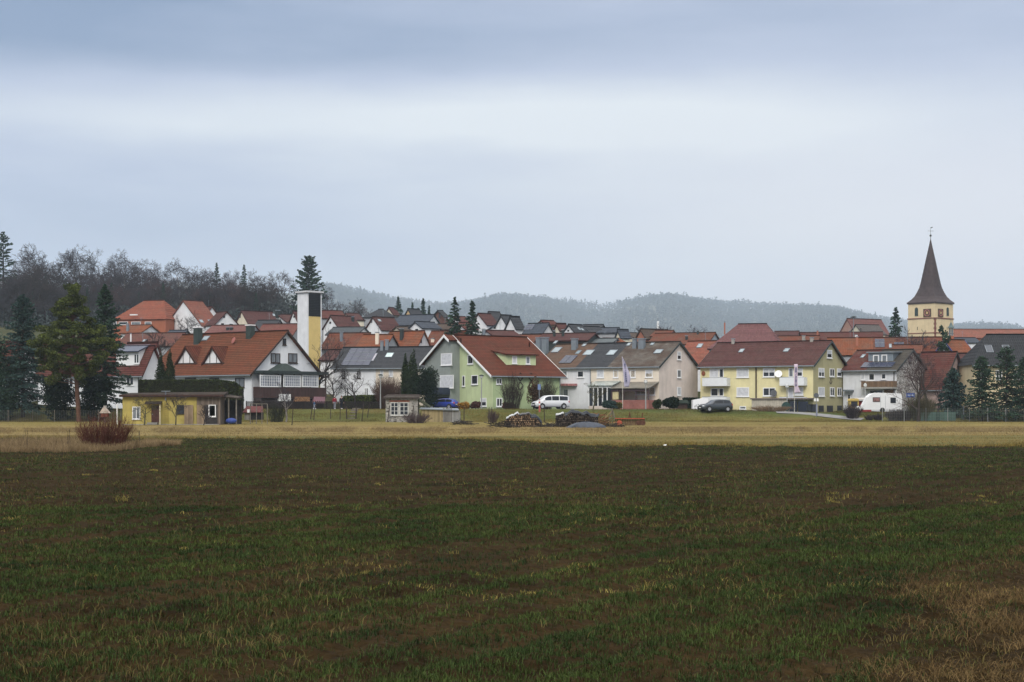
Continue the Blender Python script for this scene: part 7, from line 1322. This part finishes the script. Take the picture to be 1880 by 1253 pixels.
o = MB().box(Lc - .005, Lc + .03, .35, 1.75, 1.3, 2.0).build('rear_window', GLASS, T); MB().box(3.0, 3.02, -.03, .01, .55, 2.3).box(2.35, 2.37, -.03, .01, .55, 2.3).build('door_seam', GREYM, T); MB().tube((2.6, -.03, .33), (2.6, .2, .33), .33, n=18).build('wheel', BLACK, T); MB().tube((.1, 1.05, .5), (-1.0, 1.05, .45), .06).tube((-.85, 1.05, 0), (-.85, 1.05, .5), .05).build('drawbar', GREYM, T); MB().ball((-.55, .8, .5), (.42, .3, .38), 10, 7).build('gas_cover', WHITE, T, True)

# ------------------------------------------------------------------ people
def skinned(name, verts, edges, radii, m, parent, sub=1):
    me = bpy.data.meshes.new(name); me.from_pydata(verts, edges, []); me.materials.append(m); o = bpy.data.objects.new(name, me); C.objects.link(o); o.parent = parent; md = o.modifiers.new('skin', 'SKIN'); md.use_smooth_shade = True
    for i, r in enumerate(radii): me.skin_vertices[0].data[i].radius = r if isinstance(r, tuple) else (r, r)
    me.skin_vertices[0].data[0].use_root = True; s = o.modifiers.new('sub', 'SUBSURF'); s.levels = s.render_levels = sub; return o
SKIN = mat('skin', (.48, .30, .23), .6, .05)
def person(label, loc, rz, h, coat, trousers, shoes, hat, hair, stride=.2, group='people walking on the road'):
    k = h / 1.75; T = thing('person', label, 'person', loc, rz, group); v = lambda x, y, z: (x * k, y * k, z * k); st = stride
    J = dict(pel=v(0, 0, .95), wai=v(0, .01, 1.12), che=v(0, .01, 1.32), nck=v(0, .0, 1.47), hd0=v(0, -.01, 1.56), hd1=v(0, -.015, 1.66), hd2=v(0, .0, 1.73), nose=v(0, -.11, 1.62))
    body = ['pel', 'wai', 'che', 'nck', 'hd0', 'hd1', 'hd2']; V = [J[b] for b in body]; E = [(i, i + 1) for i in range(6)]; Rr = [(.16, .12), (.14, .11), (.17, .115), .055, .085, .10, .06]
    Rr = [tuple(q * k for q in r) if isinstance(r, tuple) else r * k for r in Rr]
    V.append(J['nose']); E.append((5, 7)); Rr.append(.018 * k); arms, legs = [], []
    for s in (-1, 1):
        sw = st * s; a = [v(s * .2, .01, 1.40), v(s * .25, .03 + sw * .2, 1.15), v(s * .24, -.08 + sw * .5, .93), v(s * .235, -.10 + sw * .6, .84)]; b = len(V); V += a; E += [(2, b), (b, b + 1), (b + 1, b + 2), (b + 2, b + 3)]; Rr += [.055 * k, .045 * k, .032 * k, .035 * k]; arms.append(a)
        for f in range(5): t = (f - 2) * .016; c = len(V); ln = (.05, .07, .075, .07, .055)[f]; V += [v(s * .235 + t * .6, -.10 + sw * .6 + (.0 if f else -.04), .80 - ln * .5), v(s * .235 + t, -.09 + sw * .6 + t * .2, .80 - ln)]; E += [(b + 3, c), (c, c + 1)]; Rr += [.010 * k, .008 * k]
        l = [v(s * .09, -sw * .05, .88), v(s * .10, -sw * .35 - .03, .50), v(s * .10, -sw * .75 + (.05 if sw > 0 else 0), .09), v(s * .11, -sw * .75 - .14, .04)]; b = len(V); V += l; E += [(0, b), (b, b + 1), (b + 1, b + 2), (b + 2, b + 3)]; Rr += [.085 * k, .058 * k, .042 * k, .035 * k]; legs.append(l)
    skinned('body', V, E, Rr, SKIN, T)
    cv = [v(0, 0, .80), J['wai'], J['che'], v(0, 0, 1.46)]; ce = [(0, 1), (1, 2), (2, 3)]; cr = [(.20 * k, .155 * k), (.185 * k, .15 * k), (.205 * k, .15 * k), .08 * k]
    for a in arms: b = len(cv); cv += a[:3]; ce += [(2, b), (b, b + 1), (b + 1, b + 2)]; cr += [.08 * k, .068 * k, .055 * k]
    skinned('coat', cv, ce, cr, coat, T); tv = [v(0, 0, .93)]; te, tr = [], [(.165 * k, .13 * k)]
    for l in legs: b = len(tv); tv += l[:3]; te += [(0, b), (b, b + 1), (b + 1, b + 2)]; tr += [.105 * k, .078 * k, .062 * k]
    skinned('trousers', tv, te, tr, trousers, T)
    for l in legs: a, b = Vector(l[2]), Vector(l[3]); MB().ball((a + b) / 2 + Vector((0, -.02 * k, -.01)), (.055 * k, .15 * k, .06 * k), 10, 6).build('shoe', shoes, T, True)
    MB().ball(v(0, .012, 1.70), (.108 * k, .12 * k, .095 * k), 12, 8).build('hat' if hat else 'hair', hat or hair, T, True)
    if hat: MB().ball(v(0, .03, 1.60), (.10 * k, .09 * k, .10 * k), 10, 7).build('hair', hair, T, True); MB().ball(v(0, .0, 1.80), .035 * k, 8, 6).build('pompom', hat, T, True)
    mb = MB(); 
    for s in (-1, 1): mb.ball(v(s * .035, -.10, 1.645), .012 * k, 6, 4)
    mb.build('eyes', BLACK, T); MB().ball(v(0, -.098, 1.575), (.03 * k, .01 * k, .008 * k), 8, 4).build('mouth', mat('lips', (.35, .13, .12), .6), T); mb = MB()
    for s in (-1, 1): mb.ball(v(s * .10, .0, 1.63), (.012 * k, .025 * k, .035 * k), 6, 5)
    mb.build('ears', SKIN, T)
cl = lambda n, c: mat(n, c, .9, .12, 6); DK = cl('dark_hair', (.03, .022, .018)); Yp = 239.5
def gp(px): X = Xat(px, Yp); return (X, Yp, g(X, Yp) + .05)
person('adult in a dark red coat and white woollen hat walking on the road', gp(614.5), R(170), 1.78, cl('red_coat', (.22, .02, .035)), cl('grey_trousers', (.20, .21, .24)), WHITE, cl('white_hat', (.62, .58, .55)), DK, .22)
person('adult in a black jacket with bare brown hair, right of the red coat', gp(627), R(165), 1.82, cl('black_jacket', (.016, .018, .024)), cl('black_trousers', (.02, .022, .03)), WHITE, None, cl('brown_hair', (.14, .09, .06)), .2)
person('small child in a blue jacket and red hat crossing the road ahead of the adults', gp(577), R(110), 1.15, cl('blue_jacket', (.05, .11, .22)), cl('pale_trousers', (.28, .30, .36)), WHITE, cl('red_hat', (.42, .05, .06)), DK, .3)
# ------------------------------------------------------------------ air
hm = bpy.data.materials.new('haze_air'); hm.use_nodes = True; nt = hm.node_tree; nt.nodes.clear()
pv = N(nt, 'ShaderNodeVolumePrincipled'); pv.inputs['Color'].default_value = (0.70, 0.84, 1.0, 1); pv.inputs['Density'].default_value = 0.000115; pv.inputs['Anisotropy'].default_value = 0.0
on = N(nt, 'ShaderNodeOutputMaterial'); nt.links.new(pv.outputs[0], on.inputs['Volume'])
o = MB().box(-8500, 8500, -120, 9800, -900, 800).build('haze', hm); tag(o, 'thin pale blue winter haze filling the valley air', 'haze', kind='stuff')
